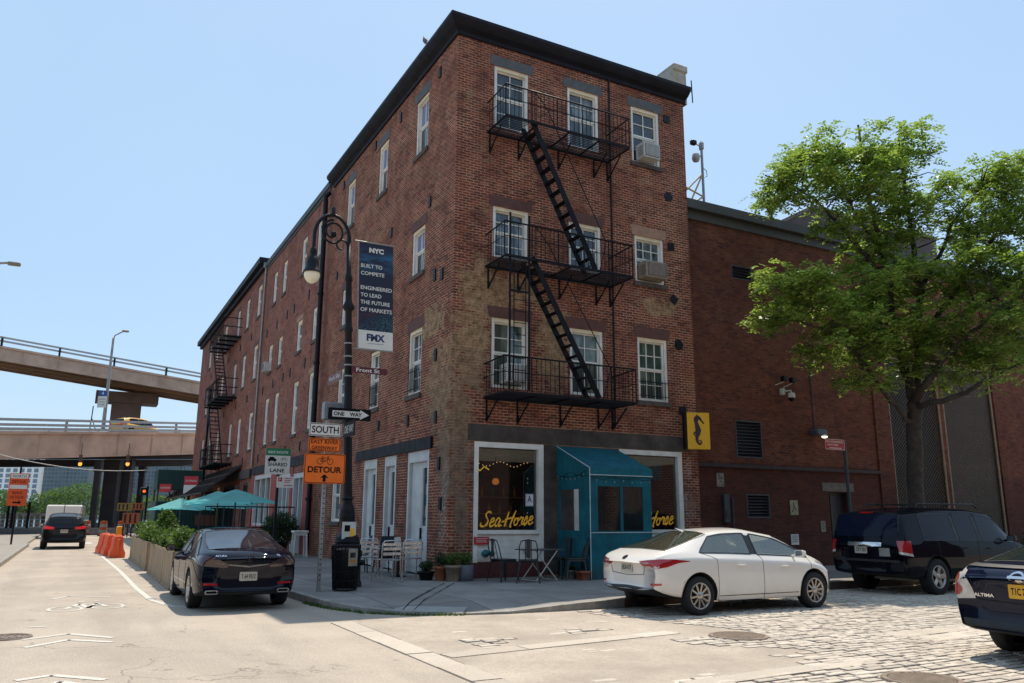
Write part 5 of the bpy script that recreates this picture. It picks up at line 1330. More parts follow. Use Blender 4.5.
# bike route sign further along, with its dark pole and a white and red sign
byy = 3.9; bxx = YP(278, 476, byy)[0]; 
bp = thing('sign_post', 'thin dark sign post behind the parked black sedan, carrying the bike route sign', 'sign post', (bxx, byy, SW))
g = MB(); g.tube([(0, 0, 0), (0, 0, 3.2)], .04, 8); g.build('post', m_black, bp)
def f_shared(g, w, h):
    g.frame_poly((0, -.002, 0), X_, Z_, [(-w*.5, h*.22), (w*.5, h*.22), (w*.5, h*.5), (-w*.5, h*.5)], .001, (0,-1,0), 1)
    g.text('BIKE ROUTE', (0, -.004, h*.3), X_, Z_, w=w*.8, h=h*.1, m=2, bold=.02)
    bike(g, w*.24, h*.07, w*.17)
    g.frame_poly((-w*.25, -.003, h*.05), X_, Z_, [(-.1, -.03), (.12, -.03), (.12, .03), (.08, .035), (.05, .08), (-.05, .08), (-.08, .03), (-.1, .03)], .001, (0,-1,0), 0)
    for q in (-.06, .08): g.frame_poly((-w*.25+q, -.0035, h*.05-.03), X_, Z_, circle_pts(0, 0, .025, 10)[:-1], .001, (0,-1,0), 0)
    g.text('SHARED', (0, -.003, -h*.19), X_, Z_, w=w*.78, h=h*.14, bold=.02); g.text('LANE', (0, -.003, -h*.42), X_, Z_, w=w*.58, h=h*.14, bold=.02)
plate('bike_route_sign', 'green and white bike route sign reading SHARED LANE, left of the orange signs', 'road sign', 266.3, 447.8, 289.3, 474.7, byy-.06, (m_signwhite, m_signblack, M('sign_green', (.01, .2, .09), .5), m_signwhite), f_shared)
def f_park(g, w, h):
    g.box(-w*.42, -w*.2, -.003, -.001, h*.05, h*.4, 0); g.text('P', (-w*.31, -.005, h*.11), X_, Z_, w=w*.1, h=h*.22, m=1)
    for i in range(3): g.box(-w*.05, w*.42-(i*.04), -.003, -.001, h*.3-i*h*.17, h*.36-i*h*.17, 0)
    g.box(-w*.1, w*.4, -.003, -.001, -h*.32, -h*.25, 0)
plate('parking_sign', 'small white parking sign with red print under the bike route sign', 'road sign', 277, 476.3, 293.5, 488, byy-.06, (m_signwhite, m_red_sign, m_signwhite), f_park)

# no standing sign before the substation
nx, ny = 12.02, -1.8
no = thing('sign_post', 'dark green sign post before the substation doorway, behind the dark suv', 'sign post', (nx, ny, SW))
g = MB(); g.tube([(0, 0, 0), (-.02, 0, 3.75)], .05, 8); g.build('post', M('post_green_grey', (.03, .05, .055), .5), no)
def f_ns(g, w, h):
    g.text('NO STANDING', (-.02, -.003, h*.14), X_, Z_, w=w*.84, h=h*.2, bold=.02); g.text('ANYTIME', (-w*.12, -.003, -h*.12), X_, Z_, w=w*.56, h=h*.16, bold=.02)
    g.box(-w*.3, w*.32, -.003, -.001, -h*.36, -h*.29)
plate('no_standing_sign', 'red rectangular no standing sign on the post before the substation', 'road sign', 824.7, 438.3, 845.2, 450.6, ny-.07, (m_red_sign, m_signwhite), f_ns, border=m_signwhite, r=.015)

# left edge: detour signs on the sunny sidewalk
lsx, lsy = -10.5, 29.0
ls = thing('sign_post', 'dark sign post on the sunlit left sidewalk, leaning slightly', 'sign post', (lsx, lsy, SW))
g = MB(); g.tube([(0, 0, 0), (0, 0, 3.75)], .05, 6); g.build('post', m_black, ls)
def f_left(g, w, h):
    g.box(-w*.45, w*.45, -.004, -.002, h*.34, h*.48, 0); g.text('NORTH', (0, -.006, h*.37), X_, Z_, w=w*.7, h=h*.08, m=1)
    g.box(-w*.45, w*.45, -.004, -.002, h*.02, h*.14, 0); g.text('DETOUR', (0, -.006, h*.2), X_, Z_, w=w*.7, h=h*.08, m=1)
    g.text('BIKE', (0, -.004, -h*.14), X_, Z_, w=w*.5, h=h*.08, m=1); g.text('DETOUR', (0, -.004, -h*.28), X_, Z_, w=w*.7, h=h*.09, m=1)
    g.frame_poly((0, -.004, 0), X_, Z_, [(-w*.2, -h*.42), (w*.1, -h*.42), (w*.1, -h*.46), (w*.25, -h*.39), (w*.1, -h*.33), (w*.1, -h*.37), (-w*.2, -h*.37)], .001, (0,-1,0), 1)
plate('detour_sign', 'tall orange and white stacked detour sign at the far left by the river', 'road sign', 10.5, 473, 25.5, 506, lsy-.07, (M('orange_red_sheeting', (.75, .09, .012), .5), m_signwhite, m_signblack), f_left)

# ============================================================ TRASH BASKET etc.
tb = thing('litter_basket', 'black wire mesh litter basket at the foot of the crook lamp', 'litter bin', (-3.02, -1.8, SW))
g = MB(); n = 26
for i in range(n):
    a = 2*math.pi*i/n; c, s_ = math.cos(a), math.sin(a); g.tube([(.235*c, .235*s_, .03), (.29*c, .29*s_, .88)], .010, 4)
for z_ in (.03, .2, .38, .56, .72, .88): r = .235+.055*z_/.88; g.tube([(r*math.cos(2*math.pi*k/20), r*math.sin(2*math.pi*k/20), z_) for k in range(21)], .014 if z_ in (.03, .88) else .009, 5)
g.build('basket', m_black, tb)
g = MB(); g.lathe([(0, .05), (.215, .05), (.262, .8)], n=20, caps=False); g.lathe([(.262, .78), (.15, .83), (0, .8)], n=20, caps=False); g.build('liner', M('bin_bag', (.012, .012, .015), .35, var=.4, bump=.8), tb)
def paperbits(o, specs):
    g_ = MB()
    for (a, z_, w, h, m_) in specs:
        c, s_ = math.cos(a), math.sin(a); r = .305; T_ = Vector((-s_, c, 0)); N_ = Vector((c, s_, 0)); C_ = N_*r+Vector((0, 0, z_))
        g_.add([C_-T_*w/2-Vector((0,0,h/2)), C_+T_*w/2-Vector((0,0,h/2)), C_+T_*w/2+Vector((0,0,h/2)), C_-T_*w/2+Vector((0,0,h/2))], [(0,1,2,3)], m_)
    return g_.build('sticker', [m_cardc, m_yel, m_signblack], o)
paperbits(tb, [(R(-80), .66, .2, .34, 0), (R(-80), .7, .12, .1, 2), (R(-80), .58, .13, .08, 1)])
ps = thing('poster', 'white paper notice with a yellow patch wrapped on the lamp base above the litter basket', 'poster', (LX-.08, LY-.0, 1.25))
g = MB(); 
for k in range(6):
    a0, a1 = R(-130+k*14), R(-130+(k+1)*14)
    g.add([(.235*math.cos(a0), .235*math.sin(a0), -.2), (.235*math.cos(a1), .235*math.sin(a1), -.2), (.235*math.cos(a1), .235*math.sin(a1), .22), (.235*math.cos(a0), .235*math.sin(a0), .22)], [(0,1,2,3)], 0)
    if k in (3, 4): g.add([(.24*math.cos(a0), .24*math.sin(a0), -.12), (.24*math.cos(a1), .24*math.sin(a1), -.12), (.24*math.cos(a1), .24*math.sin(a1), .08), (.24*math.cos(a0), .24*math.sin(a0), .08)], [(0,1,2,3)], 1)
    if k in (1, 2): g.add([(.24*math.cos(a0), .24*math.sin(a0), .02), (.24*math.cos(a1), .24*math.sin(a1), .02), (.24*math.cos(a1), .24*math.sin(a1), .15), (.24*math.cos(a0), .24*math.sin(a0), .15)], [(0,1,2,3)], 2)
g.build('paper', [m_signwhite, m_yel, m_signblack], ps)
sb2 = thing('standpipe_bollard', 'short black bollard with two caps standing right of the litter basket', 'bollard', (-2.55, -1.05, SW))
g = MB(); g.lathe([(.12, 0), (.12, .08), (.09, .12), (.085, .6), (.11, .65), (.11, .72), (.05, .8), (0, .82)], n=12); g.build('body', m_black, sb2)
g = MB()
for q in (-.5, .5): g.lathe([(.06, 0), (.06, .14), (.03, .17), (0, .17)], c=(q*.06, 0, .5), axis=(q, -1, 0), n=10)
g.build('cap', m_black, sb2)

# ============================================================ CAFE FURNITURE
def alu_chair(loc, rz, label):
    o = thing('cafe_chair', label, 'chair', loc, rz, None)
    g = MB()
    for s_ in (-1, 1):
        g.tube([(s_*.24, -.22, 0), (s_*.24, -.2, .45), (s_*.245, -.2, .64), (s_*.25, -.12, .68), (s_*.25, .2, .68)], .014, 6)
        g.tube([(s_*.22, .3, 0), (s_*.21, .22, .45), (s_*.21, .27, .78), (s_*.17, .28, .83), (0, .285, .84)], .014, 6)
    g.tube([(-.24, -.2, .44), (.24, -.2, .44)], .012, 6); g.tube([(-.21, .22, .44), (.21, .22, .44)], .012, 6)
    g.build('frame', m_alu, o)
    g = MB()
    for i in range(7): y = -.2+i*.066; g.bbox(-.22, .22, y, y+.05, .445, .458, .004)
    g.build('seat', m_alu, o)
    g = MB()
    for z_ in (.57, .67, .76): g.bbox(-.2, .2, .245+z_*.02, .257+z_*.02, z_-.03, z_+.03, .004)
    g.build('backrest', m_alu, o)
    return o
def at(u, v, z=SW): p = G(u, v, z); return (p.x, p.y, z)
def at2(u, v): p = at(u, v); return (p[0]+.1, p[1]+.3, p[2])
c0 = alu_chair(at2(366, 578.5), R(170), 'aluminium slatted cafe chair nearest the lamp post')
c0.scale = (1.1, 1.1, 1.1)
c1 = dup(c0, at2(386, 583), R(184), 'middle aluminium slatted cafe chair, turned to the table')
c2 = dup(c0, at2(409, 580), R(176), 'aluminium slatted cafe chair nearest the corner of the building')
for c_ in (c0, c1, c2): c_['group'] = 'aluminium cafe chairs outside the white doors'
def dark_chair(loc, rz, label):
    o = thing('wicker_chair', label, 'chair', loc, rz, 'dark chairs along the side wall')
    mw = M('dark_wicker', (.035, .04, .055), .7, var=.3, scale=30, bump=.5)
    g = MB(); g.bbox(-.24, .24, -.22, .24, .38, .45, .02); g.build('seat', mw, o)
    g = MB(); g.add([(-.23, .22, .45), (.23, .22, .45), (.2, .32, .95), (-.2, .32, .95), (-.23, .25, .45), (.23, .25, .45), (.2, .35, .95), (-.2, .35, .95)], [(0,1,2,3), (7,6,5,4), (0,3,7,4), (1,5,6,2), (3,2,6,7)])
    g.build('backrest', mw, o)
    for a, b in ((-.2, -.2), (.2, -.2), (-.2, .22), (.2, .22)):
        g = MB(); g.tube([(a, b, .38), (a*1.1, b*1.1, 0)], .016, 6); g.build('leg', m_black, o)
    return o
d0 = dark_chair((-1.15, 3.3, SW), R(-100), 'dark woven chair with high back, left of the lamp post')
dup(d0, (-.75, 2.1, SW), R(165), 'dark woven chair behind the left aluminium chair')
dup(d0, (-.55, 2.9, SW), R(180), 'dark woven chair behind the middle aluminium chair')
ct = thing('cafe_table', 'small round dark cafe table among the aluminium chairs', 'table', (-.72, 1.35, SW))
g = MB(); g.lathe([(0, .72), (.34, .72), (.35, .735), (.34, .75), (0, .75)], n=24, smooth=False); g.build('tabletop', M('grey_table_top', (.12, .12, .13), .35, metal=.3), ct)
g = MB(); g.tube([(0, 0, .05), (0, 0, .72)], .03, 8); g.lathe([(.22, 0), (.2, .02), (.05, .05)], n=16); g.build('pedestal', m_black, ct)
pk = thing('menu_stand', 'small folded white menu card standing on the round cafe table', 'menu card', (-.78, 1.3, SW+.752))
g = MB(); g.add([(-.08, -.05, 0), (.08, -.05, 0), (.08, 0, .2), (-.08, 0, .2), (-.08, .05, 0), (.08, .05, 0)], [(0,1,2,3), (4,5,2,3)]); g.build('card', m_signwhite, pk)

# bistro set before the shop window
m_gun = M('gunmetal_chair', (.05, .055, .062), .4, metal=.7, var=.15)
def tolix(loc, rz, label):
    o = thing('metal_chair', label, 'chair', loc, rz, 'gunmetal bistro chairs before the shop window')
    g = MB(); g.bbox(-.2, .2, -.2, .2, .43, .455, .01); g.bbox(-.2, .2, -.2, -.185, .385, .43, .004); g.bbox(-.2, -.185, -.2, .2, .385, .43, .004); g.bbox(.185, .2, -.2, .2, .385, .43, .004); g.build('seat', m_gun, o)
    for a, b in ((-1, -1), (1, -1), (-1, 1), (1, 1)):
        g = MB(); g.add([(a*.19, b*.19, .44), (a*.15, b*.19, .44), (a*.19, b*.15, .44), (a*.25, b*.25, 0), (a*.225, b*.25, 0), (a*.25, b*.225, 0)], [(0,1,4,3), (0,2,5,3), (1,2,5,4), (3,4,5)]); g.build('leg', m_gun, o)
    g = MB()
    g.tube([(-.19, .19, .43), (-.185, .27, .72), (-.15, .30, .83), (0, .31, .86), (.15, .30, .83), (.185, .27, .72), (.19, .19, .43)], .013, 6)
    for x in (-.06, .06): g.tube([(x, .19, .44), (x, .30, .85)], .010, 5)
    g.bbox(-.045, .045, .292, .3, .5, .85, .002)
    g.build('backrest', m_gun, o)
    return o
def at(u, v, z=SW): p = G(u, v, z); return (p.x, p.y, z)
q0 = tolix((.98, -1.05, SW), R(100), 'left gunmetal bistro chair, nearest the shop window corner')
q0.scale = (1.1, 1.1, 1.12)
dup(q0, (1.33, -1.62, SW), R(150), 'second gunmetal bistro chair, closest to the street')
dup(q0, (2.72, -.75, SW), R(-70), 'gunmetal bistro chair between the folding table and the vestibule')
dup(q0, (2.78, -1.32, SW), R(-110), 'gunmetal bistro chair at the right end of the folding table')
bt = thing('folding_table', 'square grey folding bistro table with white crossed legs before the shop window', 'table', (1.86, -1.22, SW), R(4))
g = MB(); g.bbox(-.5, .5, -.33, .33, .70, .725, .008); g.build('tabletop', M('slate_table_top', (.07, .075, .085), .4, metal=.3, var=.2), bt)
g = MB(); mwl = M('white_folding_leg', (.55, .5, .42), .5, var=.1)
for y in (-.3, .3): g.tube([(-.3, y, .02), (.3, y, .7)], .014, 6); g.tube([(.3, y*.93, .02), (-.3, y*.93, .7)], .014, 6)
for x in (-.3, .3): g.tube([(x, -.3, .02), (x, .3, .02)], .012, 5)
g.build('folding_legs', mwl, bt)

# planters and pots
def leaf_ball(g, c, r, n, s, m=0, squash=1., rr=rnd):
    for i in range(n):
        d = Vector((rr.gauss(0, 1), rr.gauss(0, 1), rr.gauss(0, 1))).normalized()*(rr.random()**.45)
        p = Vector(c)+Vector((d.x*r, d.y*r, d.z*r*squash)); a = Vector((rr.gauss(0, 1), rr.gauss(0, 1), rr.gauss(0, .6))).normalized(); b = a.cross(Vector((rr.gauss(0, 1), rr.gauss(0, 1), rr.gauss(0, 1)))).normalized()
        l = s*rr.uniform(.6, 1.3)
        g.add([p, p+a*l*.5+b*l*.28, p+a*l, p+a*l*.5-b*l*.28], [(0,1,2,3)], m)
def pot(name, label, x, y, r, h, mt, plant, pr=.2, square=False, fl=None):
    o = thing(name, label, 'flower pot', (x, y, SW))
    g = MB(); 
    if square: g.lathe([(r*.9, 0), (r, h*.1), (r, h), (r*.9, h), (r*.88, h*.9), (0, h*.88)], n=20)
    else: g.lathe([(r*.72, 0), (r*.95, h*.82), (r*1.06, h*.82), (r*1.08, h), (r*.95, h), (r*.9, h*.9), (0, h*.88)], n=18)
    g.build('pot', mt, o)
    if plant:
        g = MB(); leaf_ball(g, (0, 0, h+pr*.7), pr, int(900*pr/.25), .05, 0, .8)
        for i in range(14): a = rnd.uniform(0, 6.3); g.tube([(0, 0, h*.9), (math.cos(a)*pr*.5, math.sin(a)*pr*.5, h+pr*.6)], .004, 4, m=1)
        if fl: leaf_ball(g, (0, 0, h+pr*.8), pr*1.05, 60, .035, 2, .8)
        g.build('plant', [plant, m_bark]+([fl] if fl else []), o)
    return o
m_pink = M('pink_petal', (.5, .08, .2), .6)
pot('flower_pot', 'terracotta pot with dark leaves, first left of the building corner', -.26, -.25, .15, .33, m_terra, m_leafdk, .2, fl=m_pink)
pot('flower_pot', 'pale clay pot of reddish flowers at the building corner', -.06, -.5, .19, .36, M('pale_clay', (.26, .19, .14), .85, var=.2, bump=.2), m_leaf2, .2, fl=M('red_petal', (.35, .03, .04), .6))
pot('flower_pot', 'wide grey cylinder planter with small shrub, right of the clay pot', .27, -.42, .22, .36, M('grey_zinc', (.10, .11, .125), .6, var=.15), m_leaf2, .2, square=True)
pot('flower_pot', 'low dark bowl of leaves by the white door', -.5, .05, .2, .2, m_black, m_leafdk, .17)
pot('flower_pot', 'grey metal pail by the vestibule, left of the terracotta pots', 2.93, -.95, .1, .2, m_galv, m_leafdk, .07)
pot('flower_pot', 'small empty terracotta pot beside the metal pail', 2.95, -1.28, .11, .19, m_terra, None)
pot('flower_pot', 'terracotta pot touching the left front corner of the vestibule', 2.93, -1.55, .13, .21, m_terra, None)
pot('flower_pot', 'low pot with red flowers in front of the vestibule', 3.75, -1.85, .13, .16, m_teal, m_leaf2, .12, fl=M('scarlet_petal', (.5, .02, .02), .6))
sh = thing('potted_shrub', 'big round dark green shrub in a pot before the red pier', 'shrub', (-.75, 14.6, SW))
g = MB(); g.lathe([(.25, 0), (.35, .4), (.36, .45), (0, .42)], n=16); g.build('pot', m_black, sh)
g = MB(); leaf_ball(g, (0, 0, .95), .72, 5200, .09, 0, .95); g.build('foliage', m_leafdk, sh)
stl = thing('stool', 'plain white wooden stool standing on the sidewalk by the red pier', 'stool', (-.62, 11.9, SW))
g = MB(); g.bbox(-.27, .27, -.22, .22, .86, .93, .01); g.build('seat', m_white, stl)
for a, b in ((-1, -1), (1, -1), (-1, 1), (1, 1)):
    g = MB(); g.bar((a*.2, b*.16, .86), (a*.24, b*.19, 0), .055, .055); g.build('leg', m_white, stl)
g = MB()
for b in (-.17, .17): g.box(-.2, .2, b-.012, b+.012, .76, .86)
g.build('apron', m_white, stl)

# timber road planters with lush plants
m_plk = None
t = NT('weathered_plank'); v = t.obj(); sx = t.new('ShaderNodeSeparateXYZ'); t.l.new(v, sx.inputs[0])
n_ = t.noise(t.scalev(v, (3, 3, .6)), 3.2, 6, .7)
col = t.mix(t.ramp(n_, .35, .65), (.15, .095, .05, 1), (.5, .35, .2, 1)); col = t.mix(t.new('ShaderNodeNewGeometry').outputs['Random Per Island'], col, (.33, .25, .165, 1)); t.l.new(col, t.b.inputs['Base Color']); t.b.inputs['Roughness'].default_value = .85; t.bump(n_, .5, .01)
m_plank = t.m
def planter(y0, y1, label, shape):
    o = thing('timber_planter', label, 'planter', (-5.95, y0, 0))
    L = y1-y0; H = .8; g = MB()
    y = 0.
    while y < L-.02:
        w = min(rnd.uniform(.17, .22), L-y); g.bbox(-.02+rnd.uniform(-.006, .006), .02, y+.004, y+w-.004, .03, H+rnd.uniform(-.02, .02), .005); g.bbox(.68, .72, y+.004, y+w-.004, .03, H, .005); y += w
    for yy in (0, L):
        for k in range(4): g.bbox(.02+k*.166, .18+k*.166, yy-.02, yy+.02, .03, H, .005)
    g.bbox(-.05, .75, -.04, L+.04, -.0, .05, .01)
    g.build('planking', m_plank, o)
    g = MB(); g.box(.02, .68, .02, L-.02, .1, H-.08); g.build('soil', M('potting_soil', (.03, .02, .015), .95, var=.4), o)
    g = MB()
    for (fy, r, zc, n) in shape: leaf_ball(g, (.36+rnd.uniform(-.16, .16), L*fy, H+zc), r, n, .10, 0, 1.15)
    for i in range(int(L*5)):
        yy = rnd.uniform(.1, L-.1); g.tube([(.35, yy, H-.1), (.35+rnd.uniform(-.25, .25), yy+rnd.uniform(-.2, .2), H+rnd.uniform(.2, .5))], .008, 4, m=1)
    g.build('foliage', [m_leaf2, m_bark], o)
    return o
planter(1.35, 7.2, 'nearer weathered timber planter full of bright leafy plants, ahead of the black sedan', [(.04+.046*i, rnd.uniform(.16, .28), rnd.uniform(-.02, .26), 420) for i in range(21)])
planter(8.2, 15.6, 'farther weathered timber planter with a dense upright bush, beyond the first planter', [(.05, .34, .2, 1100), (.07, .3, .5, 1000), (.08, .2, .75, 500)]+[(.14+.05*i, rnd.uniform(.18, .34), rnd.uniform(0, .3), 420) for i in range(17)])
# orange plastic barriers
m_barr = M('orange_plastic', (.8, .11, .03), .5, var=.1, dirt=.15)
def barrier(y, label, x=-6.35):
    o = thing('water_barrier', label, 'road barrier', (x, y, 0), 0, 'orange water-filled barriers')
    pr_ = [(-.26, 0), (-.26, .2), (-.19, .34), (-.15, .74), (-.12, .8), (.12, .8), (.15, .74), (.19, .34), (.26, .2), (.26, 0)]
    g = MB(); L = 1.75; k = len(pr_); ys_ = [0, .06, .55, .6, .75, .8, 1.2, 1.25, 1.4, L]
    vs = []
    for j, yy in enumerate(ys_):
        s_ = .82 if j in (3, 4, 7) else 1.
        for a, b in pr_: vs.append((a*s_, yy, b*(1 if j not in (0, len(ys_)-1) else .985)))
    fs = [(j*k+i, j*k+i+1, (j+1)*k+i+1, (j+1)*k+i) for j in range(len(ys_)-1) for i in range(k-1)]+[tuple(range(k)), tuple(range(len(vs)-1, len(vs)-k-1, -1))]
    g.add(vs, fs); g.build('body', m_barr, o)
    g = MB(); g.bbox(-.09, .09, .1, .3, .78, .84, .02); g.bbox(-.05, .05, -.06, .0, .1, .7, .02); g.build('cap', m_barr, o)
    return o
b0 = barrier(16.2, 'nearest orange water-filled barrier at the end of the planters')
dup(b0, (-6.5, 18.1, 0), R(2), 'middle orange water-filled barrier in the row'); dup(b0, (-6.62, 20.0, 0), R(3), 'farthest orange water-filled barrier in the row')
o = thing('traffic_beacon', 'small yellow battery beacon on top of the nearest orange barrier', 'beacon', (-6.35, 16.9, .8)); g = MB(); g.bbox(-.1, .1, -.06, .06, 0, .35, .02); g.build('casing', M('beacon_yellow', (.8, .35, .01), .5), o)

# teal parasols
m_ptop = m_tealtop; m_polew = M('wooden_pole', (.3, .17, .06), .6, var=.2); m_poled = M('grey_pole', (.03, .03, .035), .5)
def parasol(loc, rz, w, hp, label, pm):
    o = thing('parasol', label, 'parasol', loc, rz, 'teal parasols over the roadside tables')
    g = MB(); h = w/2; ze = hp-.45
    ed = []
    for k in range(4):
        a0 = R(45+90*k); a1 = R(135+90*k)
        for j in range(4):
            f = j/4; x = math.cos(a0)*(1-f)+math.cos(a1)*f; y = math.sin(a0)*(1-f)+math.sin(a1)*f
            ed.append((x*h*1.414, y*h*1.414, ze+.05*math.sin(math.pi*f)))
    n = len(ed); mid = [(x*.5, y*.5, hp-.23) for x, y, z_ in ed]; low = [(x, y, z_-.05) for x, y, z_ in ed]
    g.add([(0, 0, hp)]+mid+ed+low, [(0, 1+i, 1+(i+1) % n) for i in range(n)]+[(1+i, 1+n+i, 1+n+(i+1) % n, 1+(i+1) % n) for i in range(n)]+[(1+n+i, 1+2*n+i, 1+2*n+(i+1) % n, 1+n+(i+1) % n) for i in range(n)])
    g.build('canopy', m_ptop, o)
    g = MB(); g.tube([(0, 0, .08), (0, 0, hp+.06)], .028, 8); g.lathe([(.0, hp+.12), (.04, hp+.08), (.04, hp+.03)], n=8); g.build('pole', pm, o)
    for k in range(4):
        g = MB(); a = R(45+90*k); g.bar((0, 0, hp-.06), (math.cos(a)*h*1.38, math.sin(a)*h*1.38, ze-.03), .02, .03); g.build('rib', pm, o)
    g = MB(); g.lathe([(.28, 0), (.27, .06), (.05, .09)], n=16); g.build('base', m_black, o)
    return o
pa = D(236.5, 489, 27.5); pb = D(224.4, 491.5, 30); pc = D(181.6, 498, 33.5)
parasol((pa.x, pa.y, 0), R(12), 2.15, pa.z, 'teal parasol nearest the camera, its canopy half in building shade', m_poled)
parasol((pb.x-.2, pb.y, 0), R(-6), 2.3, pb.z+.02, 'middle teal parasol on a pale wooden pole', m_polew)
parasol((pc.x, pc.y, 0), R(8), 2.1, pc.z, 'farthest teal parasol, at the left end of the row', m_poled)
parasol((-2.6, 16.5, 0), R(3), 2.3, 2.35, 'low teal parasol partly hidden behind the nearest one', m_poled)
# dark roadside tables below the parasols
def rt_table(x, y, label):
    o = thing('dining_table', label, 'table', (x, y, 0), 0, 'dark tables under the parasols')
    g = MB(); g.bbox(-.4, .4, -.4, .4, .71, .75, .01); g.build('tabletop', m_dkwood, o); g = MB(); g.tube([(0, 0, 0), (0, 0, .71)], .04, 8); g.box(-.25, .25, -.25, .25, 0, .03); g.build('pedestal', m_black, o); return o
tt = rt_table(-4.3, 6.2, 'dark square table under the nearest parasol'); dup(tt, (-3.3, 12.3, 0), 0, 'dark square table under the middle parasol'); dup(tt, (-4.1, 17., 0), 0, 'dark square table under the farthest parasol')
ra = thing('metal_railing', 'black steel railing fence beside the roadside tables', 'railing', (-2.9, 13., 0))
g = MB()
for z_ in (.25, 1.15, 1.9): g.tube([(-.9, 0, z_), (2.3, 0, z_)], .025, 5)
for i in range(17): g.tube([(-.9+i*.2, 0, .05), (-.9+i*.2, 0, 1.9)], .012, 4)
g.build('rail', m_black, ra)
# ============================================================ CARS  (local frame: +X forward, Y left, Z up)
def paint(name, col, metal=.3, rough=.28, coat=1., dirt=.12):
    t = NT(name); dirt = dirt*(.6 if col[0] < .1 else 1.); v = t.obj(); sx = t.new('ShaderNodeSeparateXYZ'); t.l.new(v, sx.inputs[0])
    n = t.noise(v, 2.2, 5, .65)
    d = t.math('MULTIPLY', t.ramp(sx.outputs[2], .7, .2, .0, 1.), t.ramp(n, .35, .7, 0, dirt))
    c = t.mix(d, c4(col), (.16, .14, .12, 1)); t.l.new(c, t.b.inputs['Base Color'])
    t.b.inputs['Metallic'].default_value = metal; t.set(t.b.inputs['Roughness'], t.math('ADD', rough, t.math('MULTIPLY', d, .5)))
    t.b.inputs['Coat Weight'].default_value = coat*((.4 if 'suv' in name else .65) if col[0] < .1 else 1); t.b.inputs['Coat Roughness'].default_value = .02; t.b.inputs['Specular IOR Level'].default_value = .0 if col[0] < .1 else .4
    return t.m
m_trim = M('black_trim', (.012, .012, .013), .5, var=.1)
m_under = M('car_underside', (.008, .008, .008), .9, var=.1)
m_chrome = M('chrome', (.7, .7, .72), .12, metal=1., var=.03)
m_tail = M('tail_lamp_red', (.38, .008, .012), .12, var=.25, scale=14, coat=1.)
m_tailw = M('lamp_clear', (.55, .5, .45), .12, var=.2, scale=14, coat=1.)
m_rimdk = M('rim_shadow', (.02, .02, .02), .7)
m_rim = M('alloy_rim', (.45, .42, .38), .35, metal=.85, var=.08, dirt=.15)
m_plate_w = M('licence_plate_cream', (.5, .48, .4), .5, var=.1, scale=20)
m_plate_y = M('licence_plate_yellow', (.75, .38, .02), .5, var=.05)
def car_glass(name, tint, rough=.04, alpha=0.):
    return glass(name, tint, rough, trans=alpha)
def lerp_tab(tab, x):
    if x <= tab[0][0]: return tab[0][1]
    for (x0, a), (x1, b) in zip(tab, tab[1:]):
        if x <= x1: return a+(b-a)*(x-x0)/(x1-x0)
    return tab[-1][1]
def finish(mesh_ob, mods):
    for typ, kw in mods:
        md = mesh_ob.modifiers.new('m', typ)
        for k, v in kw.items(): setattr(md, k, v)
    bpy.context.view_layer.update()
    dg = bpy.context.evaluated_depsgraph_get()
    return bpy.data.meshes.new_from_object(mesh_ob.evaluated_get(dg))
